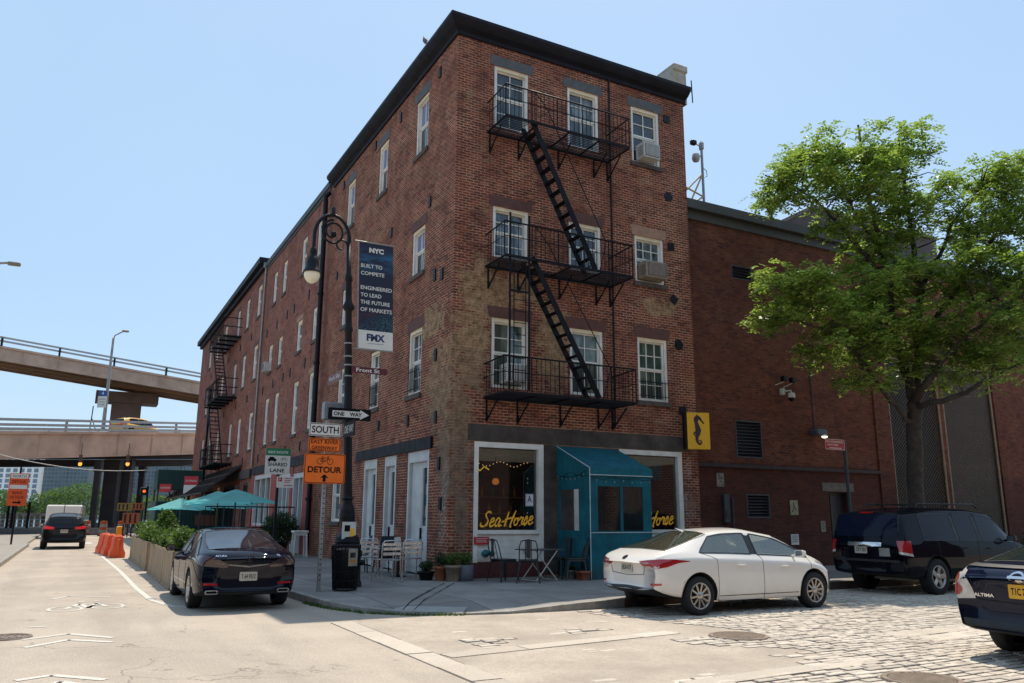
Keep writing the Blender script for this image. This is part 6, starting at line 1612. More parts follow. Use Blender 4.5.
def make_car(name, label, cat, loc, rz, S):
    """S: dict with stations and tables"""
    root = thing(name, label, cat, loc, rz, S.get('group'))
    X = S['x']                 # stations rear -> front
    n = len(X)
    bm = bmesh.new(); cr = bm.edges.layers.float.new('crease_edge'); cv = bm.verts.layers.float.new('crease_vert')
    half = {}
    for side in (1, -1):
        for i, x in enumerate(X):
            zb = lerp_tab(S['zb'], x); zbelt = lerp_tab(S['belt'], x); wm = lerp_tab(S['w'], x); wb = lerp_tab(S['wbelt'], x)
            zt = lerp_tab(S['top'], x); wr = lerp_tab(S['wroof'], x)
            gh = max(zt-zbelt, .02)
            cab = gh > .1
            zr = zt-S.get('crown', .055) if cab else zbelt+gh*.55
            zs = zb+.1
            pts = [(0, zb), (wm*.7, zb), (wm*.955, zb+.03), (wm*.995, zs+.09), (wm, zb+(zbelt-zb)*.55), (wm*.985, zbelt-.1), (wb, zbelt)]
            if cab:
                f1, f2 = .09, .9
                k7 = (wb+(wr-wb)*f2, zbelt+(zr-zbelt)*f2); k8 = (wr-.02, zr+.012)
                pts[6] = (wb, zbelt+.0)
                pts += [k7, k8, (wr*.55, zt-.012), (0, zt)]
            else:
                pts += [(wb-.05, zbelt+gh*.35), (wb-.14, zbelt+gh*.62), (wb*.5, zt-.008), (0, zt)]
            for j, (y, z) in enumerate(pts):
                if side == -1 and j in (0, 10): continue
                dx = S.get('dx', {}).get((i, j), 0.)
                # rounded plan at the ends
                e = 0.
                if i == 0: e = S.get('bowr', .12)*(y/max(wm, .1))**2
                if i == n-1: e = -S.get('bowf', .22)*(y/max(wm, .1))**2
                if i == 1: e = S.get('bowr', .12)*.6*(y/max(wm, .1))**2
                if i == n-2: e = -S.get('bowf', .22)*.6*(y/max(wm, .1))**2
                half[(side, i, j)] = bm.verts.new((x+dx+e, side*y, z))
    for i in range(n):
        for j in (0, 10): half[(-1, i, j)] = half[(1, i, j)]
    mi_of = S['mats']   # function (i,j)->material slot
    for side in (1, -1):
        for i in range(n-1):
            for j in range(10):
                q = [half[(side, i, j)], half[(side, i+1, j)], half[(side, i+1, j+1)], half[(side, i, j+1)]]
                if side == 1: q.reverse()
                f = bm.faces.new(q); f.material_index = mi_of(i, j); f.smooth = True
    for i, rev in ((0, False), (n-1, True)):
        for j in range(10):
            q = [half[(1, i, j)], half[(1, i, j+1)], half[(-1, i, j+1)], half[(-1, i, j)]]
            uq = []
            for v_ in q:
                if v_ not in uq: uq.append(v_)
            if rev: uq.reverse()
            if len(uq) > 2:
                f = bm.faces.new(uq); f.material_index = 0; f.smooth = True
    bm.normal_update()
    for e in bm.edges:
        ms = set(f.material_index for f in e.link_faces)
        if len(ms) > 1 and ms & {1, 2, 3}: e[cr] = .92
    for v_ in bm.verts:
        ms = set(f.material_index for f in v_.link_faces)
        if len(ms) > 1 and ms & {1, 2, 3}: v_[cv] = .7
    for side in (1, -1):
        for i in range(n-1):
            e = bm.edges.get((half[(side, i, 6)], half[(side, i+1, 6)]))
            if e: e[cr] = max(e[cr], .45)
            e = bm.edges.get((half[(side, i, 5)], half[(side, i+1, 5)]))
            if e: e[cr] = .55
            e = bm.edges.get((half[(side, i, 3)], half[(side, i+1, 3)]))
            if e: e[cr] = .4
            e = bm.edges.get((half[(side, i, 2)], half[(side, i+1, 2)]))
            if e: e[cr] = .5
    me = bpy.data.meshes.new('shell'); bm.to_mesh(me); bm.free()
    paint_m = S['paint']; gl = S['glass']; slots = [paint_m, gl, gl, gl, paint_m, paint_m, m_under, m_trim]
    for s_ in slots: me.materials.append(s_)
    ob = bpy.data.objects.new('shell', me); COL.objects.link(ob)
    m1 = finish(ob, [('SUBSURF', dict(levels=2, render_levels=2))]); ob.modifiers.clear()
    ob.data = m1
    bv0 = None
    # wheel wells
    cut = []
    R_ = S['wheel_r']; tw = S['tyre_w']; trk = S['track']/2
    for wx in S['axles']:
        for side in (1, -1):
            g = MB(); y0 = side*(trk+.35); y1 = side*(trk-tw-.1)
            g.lathe([(R_+.055, 0), (R_+.055, abs(y0-y1))], c=(wx, min(y0, y1), R_+.01), n=36, axis=(0,1,0), m=0)
            c_ = g.build('cut', [m_under]); cut.append(c_)
    for c_ in cut:
        me_c = c_.data
        bmc = bmesh.new(); bmc.from_mesh(me_c); bmesh.ops.remove_doubles(bmc, verts=bmc.verts, dist=1e-5); bmesh.ops.recalc_face_normals(bmc, faces=bmc.faces); bmc.to_mesh(me_c); bmc.free()
        m2 = finish(ob, [('BOOLEAN', dict(operation='DIFFERENCE', object=c_, solver='EXACT'))]); ob.modifiers.clear(); ob.data = m2
    for c_ in cut: bpy.data.objects.remove(c_)
    base = ob.data
    # material slots after the boolean: well faces carry the cutter's material
    names = [m.name if m else '' for m in base.materials]
    bmx = bmesh.new(); bmx.from_mesh(base); bmx.faces.ensure_lookup_table()
    bvh = BVHTree.FromBMesh(bmx)
    # split by region
    regs = {}
    for f in bmx.faces:
        mi = f.material_index
        key = {0: 'body', 6: 'body', 7: 'body', 1: 'windscreen', 2: 'side_window', 3: 'rear_window', 4: 'door', 5: 'door2'}.get(mi, 'body')
        c_ = f.calc_center_median()
        if key in ('side_window', 'door', 'door2'): key += '_R' if c_.y < 0 else '_L'
        if key.startswith('side_window'): key += 'f' if c_.x > S.get('bpillar', 0) else 'r'
        regs.setdefault(key, []).append(f)
    body_o = None; doors_ = {}
    for key, fs in regs.items():
        vm = {}; vs = []; out = []; ms = []
        for f in fs:
            idx = []
            for v_ in f.verts:
                if v_.index not in vm: vm[v_.index] = len(vs); vs.append(v_.co.copy())
                idx.append(vm[v_.index])
            out.append(tuple(idx)); ms.append(f.material_index)
        me_ = bpy.data.meshes.new(key); me_.from_pydata([tuple(v) for v in vs], [], out)
        for m_ in base.materials: me_.materials.append(m_)
        me_.polygons.foreach_set('material_index', ms); me_.polygons.foreach_set('use_smooth', [True]*len(out)); me_.update()
        nm = key.split('_R')[0].split('_L')[0]
        nm = 'door' if nm.startswith('door') else ('side_window' if nm.startswith('side') else nm)
        o_ = bpy.data.objects.new(nm, me_); COL.objects.link(o_); o_.parent = root
        if key == 'body': body_o = o_
        # seams around doors and glass
        ec = {}
        fset = set(f.index for f in fs)
        if key != 'body':
            g = MB(); seen = set()
            for f in fs:
                for e in f.edges:
                    if e.index in seen: continue
                    seen.add(e.index)
                    inside = sum(1 for lf in e.link_faces if lf.index in fset)
                    if inside == 1:
                        a, b = e.verts[0].co, e.verts[1].co
                        nrm = (e.verts[0].normal+e.verts[1].normal).normalized()
                        wd = .007 if nm == 'door' else S.get('seal', .022)
                        g.bar(a+nrm*.001, b+nrm*.001, wd, .004 if nm == 'door' else .008, up=nrm)
            so = g.build('seam' if nm == 'door' else 'seal', m_trim, o_)
        if nm == 'door': doors_[key] = o_
    bpy.data.objects.remove(ob)
    def project(pts2, O, U, V, Dn, off=.006):
        out = []
        for a, b in pts2:
            p = Vector(O)+Vector(U)*a+Vector(V)*b
            h = bvh.ray_cast(p, Vector(Dn), 3.)
            out.append((h[0]+h[1]*off*(1 if h[1].dot(Vector(Dn)) < 0 else -1)) if h[0] is not None else None)
        return out
    def decal(nm, top, bot, O, U, V, Dn, mat_, off=.006, rows=4, parent=None, sub=3):
        def dens(P):
            o = []
            for i in range(len(P)-1):
                for k in range(sub): f = k/sub; o.append((P[i][0]*(1-f)+P[i+1][0]*f, P[i][1]*(1-f)+P[i+1][1]*f))
            return o+[P[-1]]
        top, bot = dens(top), dens(bot); vs = []
        for r in range(rows+1):
            f = r/rows; vs += project([(a[0]*(1-f)+b[0]*f, a[1]*(1-f)+b[1]*f) for a, b in zip(top, bot)], O, U, V, Dn, off)
        k = len(top)
        fs = [(r*k+i, r*k+i+1, (r+1)*k+i+1, (r+1)*k+i) for r in range(rows) for i in range(k-1)]
        fs = [f for f in fs if all(vs[i] is not None for i in f)]
        ok = [v is not None for v in vs]; mp_ = {}; v2 = []
        for i, v in enumerate(vs):
            if v is not None: mp_[i] = len(v2); v2.append(v)
        g = MB(); g.add(v2, [tuple(mp_[i] for i in f) for f in fs], 0, True)
        return g.build(nm, mat_, parent or root)
    # wheels
    for ai, wx in enumerate(S['axles']):
        for side in (1, -1):
            w = bpy.data.objects.new('wheel', None); COL.objects.link(w); w.parent = root; w.location = (wx, side*(trk-tw/2), R_); w.empty_display_size = .1
            if ai == 1 and S.get('steer'): w.rotation_euler = (0, 0, S['steer'])
            rr_ = R_*S.get('rim', .66); hw = tw/2
            g = MB(); g.lathe([(rr_, -hw*.9), (rr_+.02, -hw), (R_-.03, -hw), (R_-.005, -hw*.8), (R_, -hw*.4), (R_, hw*.4), (R_-.005, hw*.8), (R_-.03, hw), (rr_+.02, hw), (rr_, hw*.9)], axis=(0,1,0), n=32, caps=False)
            g.build('tyre', m_rubber, w)
            g = MB(); s_ = side
            yo = s_*hw
            g.lathe([(rr_, yo*.2), (rr_+.004, yo*.85), (rr_-.002, yo*.97), (rr_-.02, yo*.93), (rr_-.03, yo*.5), (rr_-.03, yo*.1), (0, yo*.05)], axis=(0,1,0), n=32, caps=False, m=0)
            # dark well
            g.lathe([(rr_-.028, yo*.12), (0, yo*.12)], axis=(0,1,0), n=24, caps=False, m=1)
            ns = S.get('spokes', 10)
            for k in range(ns):
                a = 2*math.pi*k/ns+.1; ww = S.get('spoke_w', .035)
                for dd in ((-.5, .5) if S.get('twin') else (0,)):
                    a2 = a+dd*.17
                    c_, s2 = math.cos(a2), math.sin(a2); p0 = Vector((c_*.05, yo*.7, s2*.05)); p1 = Vector((c_*(rr_-.02), yo*.86, s2*(rr_-.02)))
                    g.bar(p0, p1, ww, .02, up=(0, 1, 0))
            g.lathe([(.075, 0), (.07, s_*.02), (.03, s_*.03), (0, s_*.03)], c=(0, yo*.68, 0), axis=(0,1,0), n=14, smooth=True)
            g.build('rim', [m_rim, m_rimdk], w)
    # mirrors and handles
    mx, mz = S['mirror']; hwid = lerp_tab(S['w'], mx)
    for side in (1, -1):
        g = MB(); yb = side*(lerp_tab(S['wbelt'], mx)+.0)
        yc = side*(hwid+.1)
        rings = [(mx+.07, .04, .025), (mx+.045, .075, .05), (mx-.02, .095, .062), (mx-.06, .095, .062)]
        vs_ = []
        for xx, hw_, hh_ in rings: vs_ += [(xx, yc+a, mz+b) for a, b in rrect(hw_*2, hh_*2, min(hw_, hh_)*.6, 3)]
        kk = len(vs_)//4; g.add(vs_, [(q*kk+i, q*kk+(i+1) % kk, (q+1)*kk+(i+1) % kk, (q+1)*kk+i) for q in range(3) for i in range(kk)]+[tuple(range(kk)), tuple(range(4*kk-1, 3*kk-1, -1))], 0, False); g.tube([(mx, yb-side*.03, mz-.06), (mx-.03, side*(hwid+.05), mz-.03)], .025, 6)
        mo = g.build('wing_mirror', paint_m if not S.get('mirror_black') else m_trim, root)
        g = MB(); g.add([(mx-.063, yc+a, mz+b) for a, b in rrect(.155, .095, .03, 3)], [tuple(range(16))]); g.build('mirror_glass', m_chrome, mo)
    hs = [bv for bv in S.get('handles', [])]
    for hx, hz in hs:
        for side in (1, -1):
            h = bvh.ray_cast(Vector((hx, side*1.5, hz)), Vector((0, -side, 0)), 2)
            if h[0] is None: continue
            y = h[0].y
            g = MB(); g.tube([(hx-.09, y, hz-.004), (hx-.07, y+side*.03, hz), (hx+.07, y+side*.032, hz), (hx+.09, y, hz)], .013, 6); g.build('handle', paint_m, root)
    return root, decal, project, bvh
def text_decal(root, project, txt, O, U, V, Dn, w, h, mat_, nm='lettering', bold=.02, off=.012, parent=None):
    vs, fs, W, H = text_mesh(txt, bold)
    P = project([((x-W/2)*w/W, (y-H/2)*h/H) for x, y in vs], O, U, V, Dn, off)
    P = [p if p is not None else Vector(O)+Vector(Dn)*.6 for p in P]
    g = MB(); g.add(P, fs); return g.build(nm, mat_, parent or root)
def plate_on(root, O, U, V, N, txt, matp, matt):
    O, U, V, N = map(Vector, (O, U, V, N))
    g = MB(); g.frame_poly(O, U, V, rrect(.31, .155, .015), .01, N); p = g.build('licence_plate', matp, root)
    g = MB(); g.text(txt, O+N*.0125-V*.04, U, V, w=.25, h=.08, bold=.02); g.build('plate_lettering', matt, p)

# ---- station-to-material rules: slots 0 body 1 windscreen 2 side glass 3 rear glass 4/5 doors 6 dark 7 trim
def sedan_rules(rg, cab_r, sg, bp, d, cab_f):
    """rg: (i0,i1) rear glass; sg: side glass stations (i0..i1) with bp pillar segment; d: door segs"""
    def f(i, j):
        if j == 0 or j == 1: return 6
        if j >= 8:
            if rg[0] <= i < rg[1]: return 3
            if cab_f[0] <= i < cab_f[1]: return 1
            return 0
        if j == 6:
            if i in bp: return 7
            if sg[0] <= i < sg[1]: return 2
            return 0
        if 2 <= j <= 5:
            if d[0][0] <= i < d[0][1]: return 4
            if d[1][0] <= i < d[1][1]: return 5
        return 0
    return f
m_pw = paint('white_car_paint', (.82, .77, .70), 0., .3, 1., .18)
m_pk = paint('black_car_paint', (.005, .007, .016), .0, .22, 1., .10)
m_pn = paint('navy_car_paint', (.005, .009, .026), .1, .25, 1., .12)
m_ps = paint('dark_suv_paint', (.004, .005, .010), .0, .25, 1., .12)
m_pg = paint('charcoal_suv_paint', (.02, .022, .028), .4, .3, 1., .15)
m_py = paint('taxi_yellow_paint', (.75, .38, .015), 0., .35, .6, .05)

# white compact sedan: stations rear->front (x=0 rear axle .. use axle at -1.35/+1.35)
def sedan(L, W, H, wb_, rear_oh, kind):
    ra = -wb_/2; fa = wb_/2; xr = ra-rear_oh; xf = xr+L
    return ra, fa, xr, xf
S = {}
ra, fa, xr, xf = sedan(4.55, 1.78, 1.43, 2.72, .98, 0)
X = [xr, xr+.10, xr+.42, ra+.02, ra+.42, -.62, -.10, .02, .62, .98, 1.30, 1.62, xf-.42, xf-.12, xf]
#     0    1       2       3       4      5     6     7    8    9    10    11    12     13     14
S = dict(x=X, zb=[(xr, .42), (xr+.3, .30), (ra+.5, .19), (fa-.5, .19), (xf-.3, .22), (xf, .30)],
    belt=[(xr, .84), (xr+.12, .97), (xr+.42, 1.03), (ra, 1.03), (-.1, .97), (.98, .92), (1.3, .90), (1.62, .84), (xf-.42, .76), (xf-.12, .62), (xf, .52)],
    top=[(xr, .86), (xr+.12, .99), (xr+.42, 1.07), (ra+.02, 1.24), (ra+.42, 1.37), (-.62, 1.42), (-.1, 1.435), (.02, 1.43), (.62, 1.33), (.98, 1.16), (1.30, 1.01), (1.62, .93), (xf-.42, .83), (xf-.12, .66), (xf, .54)],
    w=[(xr, .74), (xr+.12, .83), (xr+.42, .875), (ra, .89), (0, .885), (fa, .885), (xf-.42, .84), (xf-.12, .74), (xf, .62)],
    wbelt=[(xr, .68), (xr+.12, .74), (xr+.42, .78), (ra, .79), (0, .80), (1., .78), (1.3, .76), (1.62, .74), (xf-.42, .70), (xf-.12, .6), (xf, .5)],
    wroof=[(xr, .5), (ra, .60), (ra+.42, .58), (0, .575), (.62, .60), (.98, .68), (1.3, .72), (xf, .6)],
    mats=sedan_rules((2, 4), 0, (4, 10), (6,), ((4, 7), (7, 10)), (8, 10)),
    dx={(4, 7): .02, (4, 6): -.38, (10, 6): .0},
    paint=m_pw, glass=car_glass('white_car_glass', (.16, .18, .12), .04, .62), wheel_r=.32, tyre_w=.205, track=1.76, axles=(ra, fa), mirror=(.93, .98), handles=[(-.42, .80), (.62, .76)], spokes=10, spoke_w=.03, rim=.68, bpillar=-.05, bowr=.14, bowf=.3)
wc, dec, proj, bv = make_car('white_sedan', 'white compact sedan parked along the kerb in front of the teal vestibule', 'car', (2.76, -6.49, 0), 0, S)
RX = xr-.6
# wrap-around tail lamps: cast from the rear corner
for s_ in (1, -1):
    c45 = Vector((.62, -s_*.78, 0)).normalized(); Ud = Vector((.78, s_*.62*1., 0)).normalized()
    O = Vector((xr+.2, s_*.8, .82))-c45*.8
    # points along the wrap: (along, height)
    top = [(-.34, .055), (-.2, .08), (0, .10), (.2, .10), (.38, .085), (.50, .07)]
    bot = [(-.30, .0), (-.2, -.045), (-.05, -.05), (.12, -.02), (.30, .04), (.50, .064)]
    dec('tail_lamp', top, bot, O, Ud, (0,0,1), c45, m_tail, .008)
    dec('reverse_lamp', [(-.24, -.015), (0, -.01)], [(-.2, -.042), (-.04, -.047)], O, Ud, (0,0,1), c45, m_tailw, .011, 2)
    dec('bumper_reflector', [(-.16, -.29), (.02, -.28)], [(-.15, -.325), (.02, -.31)], O, Ud, (0,0,1), c45, m_tail, .008, 2)
    f45 = Vector((-.5, -s_*.86, 0)).normalized(); Uf = Vector((-.86, s_*.5, 0)).normalized()
    O = Vector((xf-.35, s_*.75, .70))-f45*.8
    dec('headlamp', [(-.25, .02), (-.05, .10), (.15, .135), (.34, .14)], [(-.25, -.06), (-.05, -.04), (.15, .03), (.34, .11)], O, Uf, (0,0,1), f45, m_tailw, .008)
Uo = (0, -1, 0)
dec('bumper_valance', [(-.72, -.06), (0, -.03), (.72, -.06)], [(-.72, -.2), (0, -.2), (.72, -.2)], (RX, 0, .50), Uo, (0,0,1), (1,0,0), m_trim, .006, 4, sub=8)
dec('boot_seam', [(-.50, .0), (-.45, -.20), (0, -.23), (.45, -.20), (.50, .0)], [(-.488, .0), (-.44, -.19), (0, -.222), (.44, -.19), (.488, .0)], (RX, 0, .86), Uo, (0,0,1), (1,0,0), m_trim, .004, 1, sub=6)
h = bv.ray_cast(Vector((RX, 0, .76)), Vector((1, 0, 0)), 3)[0]
plate_on(wc, (h.x-.012, 0, .765), (0,-1,0), (.12,0,1), (-1,0,0), 'HLB 4173', m_plate_w, m_trim)
dec('badge', circle_pts(0, 0, .045, 10, 180, 0), circle_pts(0, 0, .045, 10, 180, 360), (RX, 0, .93), (0,-1.3,0), (0,0,.75), (1,0,0), m_chrome, .006, 2, sub=1)
dec('fender_liner', [(.40, .16), (.52, .12), (.66, -.06)], [(.40, -.36), (.52, -.36), (.62, -.34)], (fa, -1.6, .58), (1,0,0), (0,0,1), (0,1,0), m_trim, .006, 5, sub=6)
g = MB(); g.add([(-1.0, -.03, 1.35), (-1.0, .03, 1.35), (-1.15, 0, 1.42), (-.9, 0, 1.365)], [(0,2,3), (1,3,2), (0,1,2)]); g.build('shark_fin_aerial', m_pw, wc)
# bits of interior so that the glass is not empty
def interior(root, seats, zf=.3):
    g = MB(); m_ = M('car_interior', (.42, .40, .33), .8, var=.2)
    for x, y in seats:
        g.bbox(x-.1, x+.12, y-.22, y+.22, .5, 1.02, .06); g.bbox(x-.06, x+.06, y-.11, y+.11, 1.04, 1.2, .04); g.bbox(x, x+.5, y-.22, y+.22, .42, .58, .05)
    g.bbox(.95, 1.2, -.66, .66, .6, .93, .05); g.box(-1.45, 1.2, -.7, .7, .25, .3)
    g.build('seats', m_, root)
for s_ in (1, -1): dec('sill_line', [(ra+.42, .012), (fa-.42, .012)], [(ra+.42, 0), (fa-.42, 0)], (0, s_*1.6, .30), (1,0,0), (0,0,1), (0,-s_,0), m_trim, .004, 1, sub=14)
interior(wc, [(.1, .36), (.1, -.36), (-.85, .33), (-.85, -.33)])
o = thing('paper_sheet', 'pale green paper lying inside the front window of the white sedan', 'paper', (2.76+.55, -6.49-.3, 1.06)); g = MB(); g.add([(-.12, 0, -.07), (.12, 0, -.09), (.1, .05, .08), (-.11, .05, .09)], [(0,1,2,3)]); g.build('sheet', M('pale_green_paper', (.35, .5, .42), .7), o)

# black sedan seen from behind
ra, fa, xr, xf = sedan(4.95, 1.88, 1.42, 2.78, 1.12, 0)
X = [xr, xr+.10, xr+.52, ra+.18, ra+.6, -.55, -.02, .10, .68, 1.02, 1.30, 1.62, xf-.42, xf-.12, xf]
S = dict(x=X, zb=[(xr, .34), (xr+.3, .24), (ra+.5, .18), (fa-.5, .18), (xf-.3, .22), (xf, .30)],
    belt=[(xr, .88), (xr+.12, 1.0), (xr+.52, 1.02), (ra, 1.02), (-.1, .96), (1., .92), (1.3, .90), (1.62, .85), (xf-.42, .76), (xf-.12, .62), (xf, .52)],
    top=[(xr, .92), (xr+.12, 1.06), (xr+.52, 1.08), (ra+.18, 1.26), (ra+.6, 1.40), (-.55, 1.435), (-.02, 1.44), (.1, 1.435), (.68, 1.34), (1.02, 1.17), (1.30, 1.01), (1.62, .94), (xf-.42, .83), (xf-.12, .66), (xf, .54)],
    w=[(xr, .79), (xr+.12, .86), (xr+.52, .895), (ra, .905), (0, .90), (fa, .90), (xf-.42, .86), (xf-.12, .76), (xf, .64)],
    wbelt=[(xr, .73), (xr+.12, .77), (xr+.52, .81), (ra, .82), (0, .82), (1., .80), (1.3, .79), (1.62, .77), (xf-.42, .73), (xf-.12, .63), (xf, .5)],
    wroof=[(xr, .55), (xr+.52, .72), (ra+.18, .66), (ra+.6, .60), (0, .60), (.68, .63), (1.02, .7), (1.3, .74), (xf, .6)],
    mats=sedan_rules((2, 4), 0, (4, 10), (6,), ((4, 7), (7, 10)), (8, 10)), dx={(4, 7): .02, (4, 6): -.25},
    paint=m_pk, glass=car_glass('black_car_glass', (.02, .022, .028), .04), wheel_r=.335, tyre_w=.23, track=1.78, axles=(ra, fa), mirror=(.95, 1.0), handles=[(-.35, .82), (.68, .78)], spokes=7, spoke_w=.05, rim=.7, bpillar=.05, bowr=.16, bowf=.3, seal=.02)
bk, dec, proj, bv = make_car('black_sedan', 'black sedan parked on the left street, seen from behind, beside the sidewalk', 'car', (-5.22, -2.5-ra*.955, 0), R(90), S)
bk.scale = (.955, .955, .955)
RX = xr-.6
for s_ in (1, -1):
    c45 = Vector((.8, -s_*.6, 0)).normalized(); Ud = Vector((.6, s_*.8, 0)).normalized(); O = Vector((xr+.15, s_*.85, .85))-c45*.8
    dec('tail_lamp', [(-.42, -.05), (-.25, .07), (-.05, .12), (.15, .11), (.36, .05)], [(-.36, -.10), (-.2, -.08), (-.05, -.06), (.12, -.02), (.3, .02)], O, Ud, (0,0,1), c45, M('smoked_red_lamp', (.035, .004, .008), .12, coat=1., var=.3, scale=10), .008)
    dec('bumper_reflector', [(-.26, -.36), (.0, -.35)], [(-.26, -.395), (.0, -.385)], O, Ud, (0,0,1), c45, m_tail, .008, 2)
dec('chrome_strip', [(-.62, .05), (-.3, .01), (0, -.02), (.3, .01), (.62, .05)], [(-.58, .035), (-.3, -.01), (0, -.045), (.3, -.01), (.58, .035)], (RX, 0, .80), Uo, (0,0,1), (1,0,0), m_galv, .008, 2, sub=5)
dec('bumper_valance', [(-.55, 0), (.55, 0)], [(-.6, -.1), (.6, -.1)], (RX, 0, .36), Uo, (0,0,1), (1,0,0), m_trim, .006, 3, sub=8)
for s_ in (-1, 1):
    h = bv.ray_cast(Vector((RX, s_*.62, .36)), Vector((1, 0, 0)), 3)[0]; hx = (h.x if h else xr+.1)-.012
    g = MB(); P1 = rrect(.22, .07, .03); P2 = rrect(.18, .04, .019); k = len(P1)
    g.add([(hx, s_*.62-a, .345+b) for a, b in P1]+[(hx-.02, s_*.62-a, .345+b) for a, b in P1]+[(hx-.02, s_*.62-a, .345+b) for a, b in P2]+[(hx+.05, s_*.62-a, .345+b) for a, b in P2], [(q*k+i, q*k+(i+1) % k, (q+1)*k+(i+1) % k, (q+1)*k+i) for q in range(3) for i in range(k)], 0, False)
    g.add([(hx+.04, s_*.62-a, .345+b) for a, b in P2], [tuple(range(k))], 1); g.build('exhaust_tip', [m_galv, m_darkhole], bk)
h = bv.ray_cast(Vector((RX, 0, .60)), Vector((1, 0, 0)), 3)[0]
plate_on(bk, (h.x-.014, 0, .60), (0,-1,0), (0,0,1), (-1,0,0), 'T 64 9312', m_plate_w, m_trim)
dec('badge', circle_pts(0, 0, .065, 12, 180, 0), circle_pts(0, 0, .065, 12, 180, 360), (RX, 0, .90), (0,-1,0), (0,0,.95), (1,0,0), m_trim, .005, 2, sub=1)
text_decal(bk, proj, 'A', (RX, 0, .90), (0,-1,0), (0,0,1), (1,0,0), .07, .08, m_chrome, 'badge_emblem', .03)
text_decal(bk, proj, 'ACURA', (RX, .5, .955), (0,-1,0), (0,0,1), (1,0,0), .19, .03, m_chrome, 'badge_lettering', .03)
text_decal(bk, proj, 'TL', (RX, -.5, .955), (0,-1,0), (0,0,1), (1,0,0), .07, .032, m_chrome, 'badge_lettering', .03)
interior(bk, [(.1, .36), (.1, -.36)])

# dark suv
ra, fa, xr, xf = sedan(5.1, 1.98, 1.88, 3.05, 1.12, 0)
X = [xr, xr+.08, xr+.20, ra-.35, ra+.05, -.72, -.62, .12, .22, .95, 1.25, 1.55, 1.85, xf-.42, xf-.1, xf]
def suv_rules(i, j):
    if j in (0, 1): return 6
    if j >= 8:
        if i == 1: return 3
        if 9 <= i < 11: return 1
        return 0
    if j == 6:
        if i in (5, 7): return 7
        if i in (3, 4, 6, 8, 9, 10): return 2
        return 0
    if 2 <= j <= 5:
        if i in (4, 5, 6): return 4
        if 7 <= i <= 10: return 5
    return 0
S = dict(x=X, zb=[(xr, .45), (xr+.3, .36), (ra+.5, .30), (fa-.5, .30), (xf-.3, .34), (xf, .42)],
    belt=[(xr, .98), (xr+.08, 1.12), (xr+.2, 1.14), (ra, 1.14), (0, 1.12), (1.25, 1.09), (1.55, 1.08), (1.85, 1.05), (xf-.42, 1.0), (xf-.1, .85), (xf, .7)],
    top=[(xr, 1.02), (xr+.08, 1.40), (xr+.2, 1.76), (ra-.35, 1.83), (ra+.05, 1.86), (0, 1.865), (.22, 1.86), (.95, 1.77), (1.25, 1.50), (1.55, 1.22), (1.85, 1.14), (xf-.42, 1.08), (xf-.1, .92), (xf, .74)],
    w=[(xr, .88), (xr+.08, .94), (xr+.2, .97), (ra, .985), (0, .985), (fa, .985), (xf-.42, .95), (xf-.1, .87), (xf, .76)],
    wbelt=[(xr, .85), (xr+.08, .92), (ra, .955), (0, .955), (1.25, .94), (1.85, .91), (xf-.42, .86), (xf-.1, .76), (xf, .6)],
    wroof=[(xr, .8), (xr+.08, .82), (xr+.2, .79), (0, .76), (.95, .77), (1.25, .80), (1.55, .84), (xf, .7)],
    mats=suv_rules, paint=m_ps, glass=car_glass('suv_glass', (.012, .015, .022), .04), wheel_r=.385, tyre_w=.25, track=1.94, axles=(ra, fa), mirror=(1.2, 1.18), handles=[(-.45, .98), (.42, .96)], spokes=5, spoke_w=.1, rim=.62, bpillar=.1, bowr=.08, bowf=.25, crown=.07, mirror_black=True, seal=.02)
sv, dec, proj, bv = make_car('dark_suv', 'dark blue-black suv with roof rack parked under the tree', 'suv', (8.53-ra, -5.78, 0), R(1.5), S)
RX = xr-.6
# rear glass of the hatch
dec('rear_window', [(-.72, .0), (0, .0), (.72, .0)], [(-.78, -.46), (0, -.46), (.78, -.46)], (RX, 0, 1.68), Uo, (0,0,1), (1,0,0), car_glass('suv_rear_glass', (.008, .012, .03), .03), .008, 8, sub=8)
for s_ in (1, -1):
    c45 = Vector((.8, -s_*.6, 0)).normalized(); Ud = Vector((.6, s_*.8, 0)).normalized(); O = Vector((xr+.1, s_*.9, 1.0))-c45*.8
    dec('tail_lamp', [(-.13, .14), (.14, .14)], [(-.10, -.07), (.16, -.12)], O, Ud, (0,0,1), c45, m_tail, .012, 6, sub=6)
    dec('reverse_lamp', [(-.10, -.075), (.16, -.125)], [(-.09, -.13), (.17, -.18)], O, Ud, (0,0,1), c45, m_tailw, .012, 2, sub=6)
dec('chrome_strip', [(-.42, .0), (.42, .0)], [(-.42, -.085), (.42, -.085)], (RX, .0, 1.10), Uo, (0,0,1), (1,0,0), m_chrome, .012, 2, sub=6)
h = bv.ray_cast(Vector((RX, .12, .93)), Vector((1, 0, 0)), 3)[0]
plate_on(sv, (h.x-.02, .12, .935), (0,-1,0), (0,0,1), (-1,0,0), 'CKY 281', m_plate_w, m_trim)
dec('bumper_step', [(-.8, 0), (.8, 0)], [(-.8, -.05), (.8, -.05)], (RX, 0, .74), Uo, (0,0,1), (1,0,0), m_trim, .02, 2, sub=8)
dec('brake_light', [(-.17, 0), (.17, 0)], [(-.17, -.03), (.17, -.03)], (RX, 0, 1.745), Uo, (0,0,1), (1,0,0), m_tail, .012, 1, sub=4)
dec('sticker', [(-.13, .09), (.13, .09)], [(-.13, -.09), (.13, -.09)], (RX, -.45, .90), Uo, (0,0,1), (1,0,0), m_galv, .008, 1, sub=3)
g = MB()
for s_ in (-1, 1): g.tube([(-1.7, s_*.66, 1.84), (-1.6, s_*.66, 1.93), (.5, s_*.66, 1.94), (.65, s_*.66, 1.85)], .02, 6)
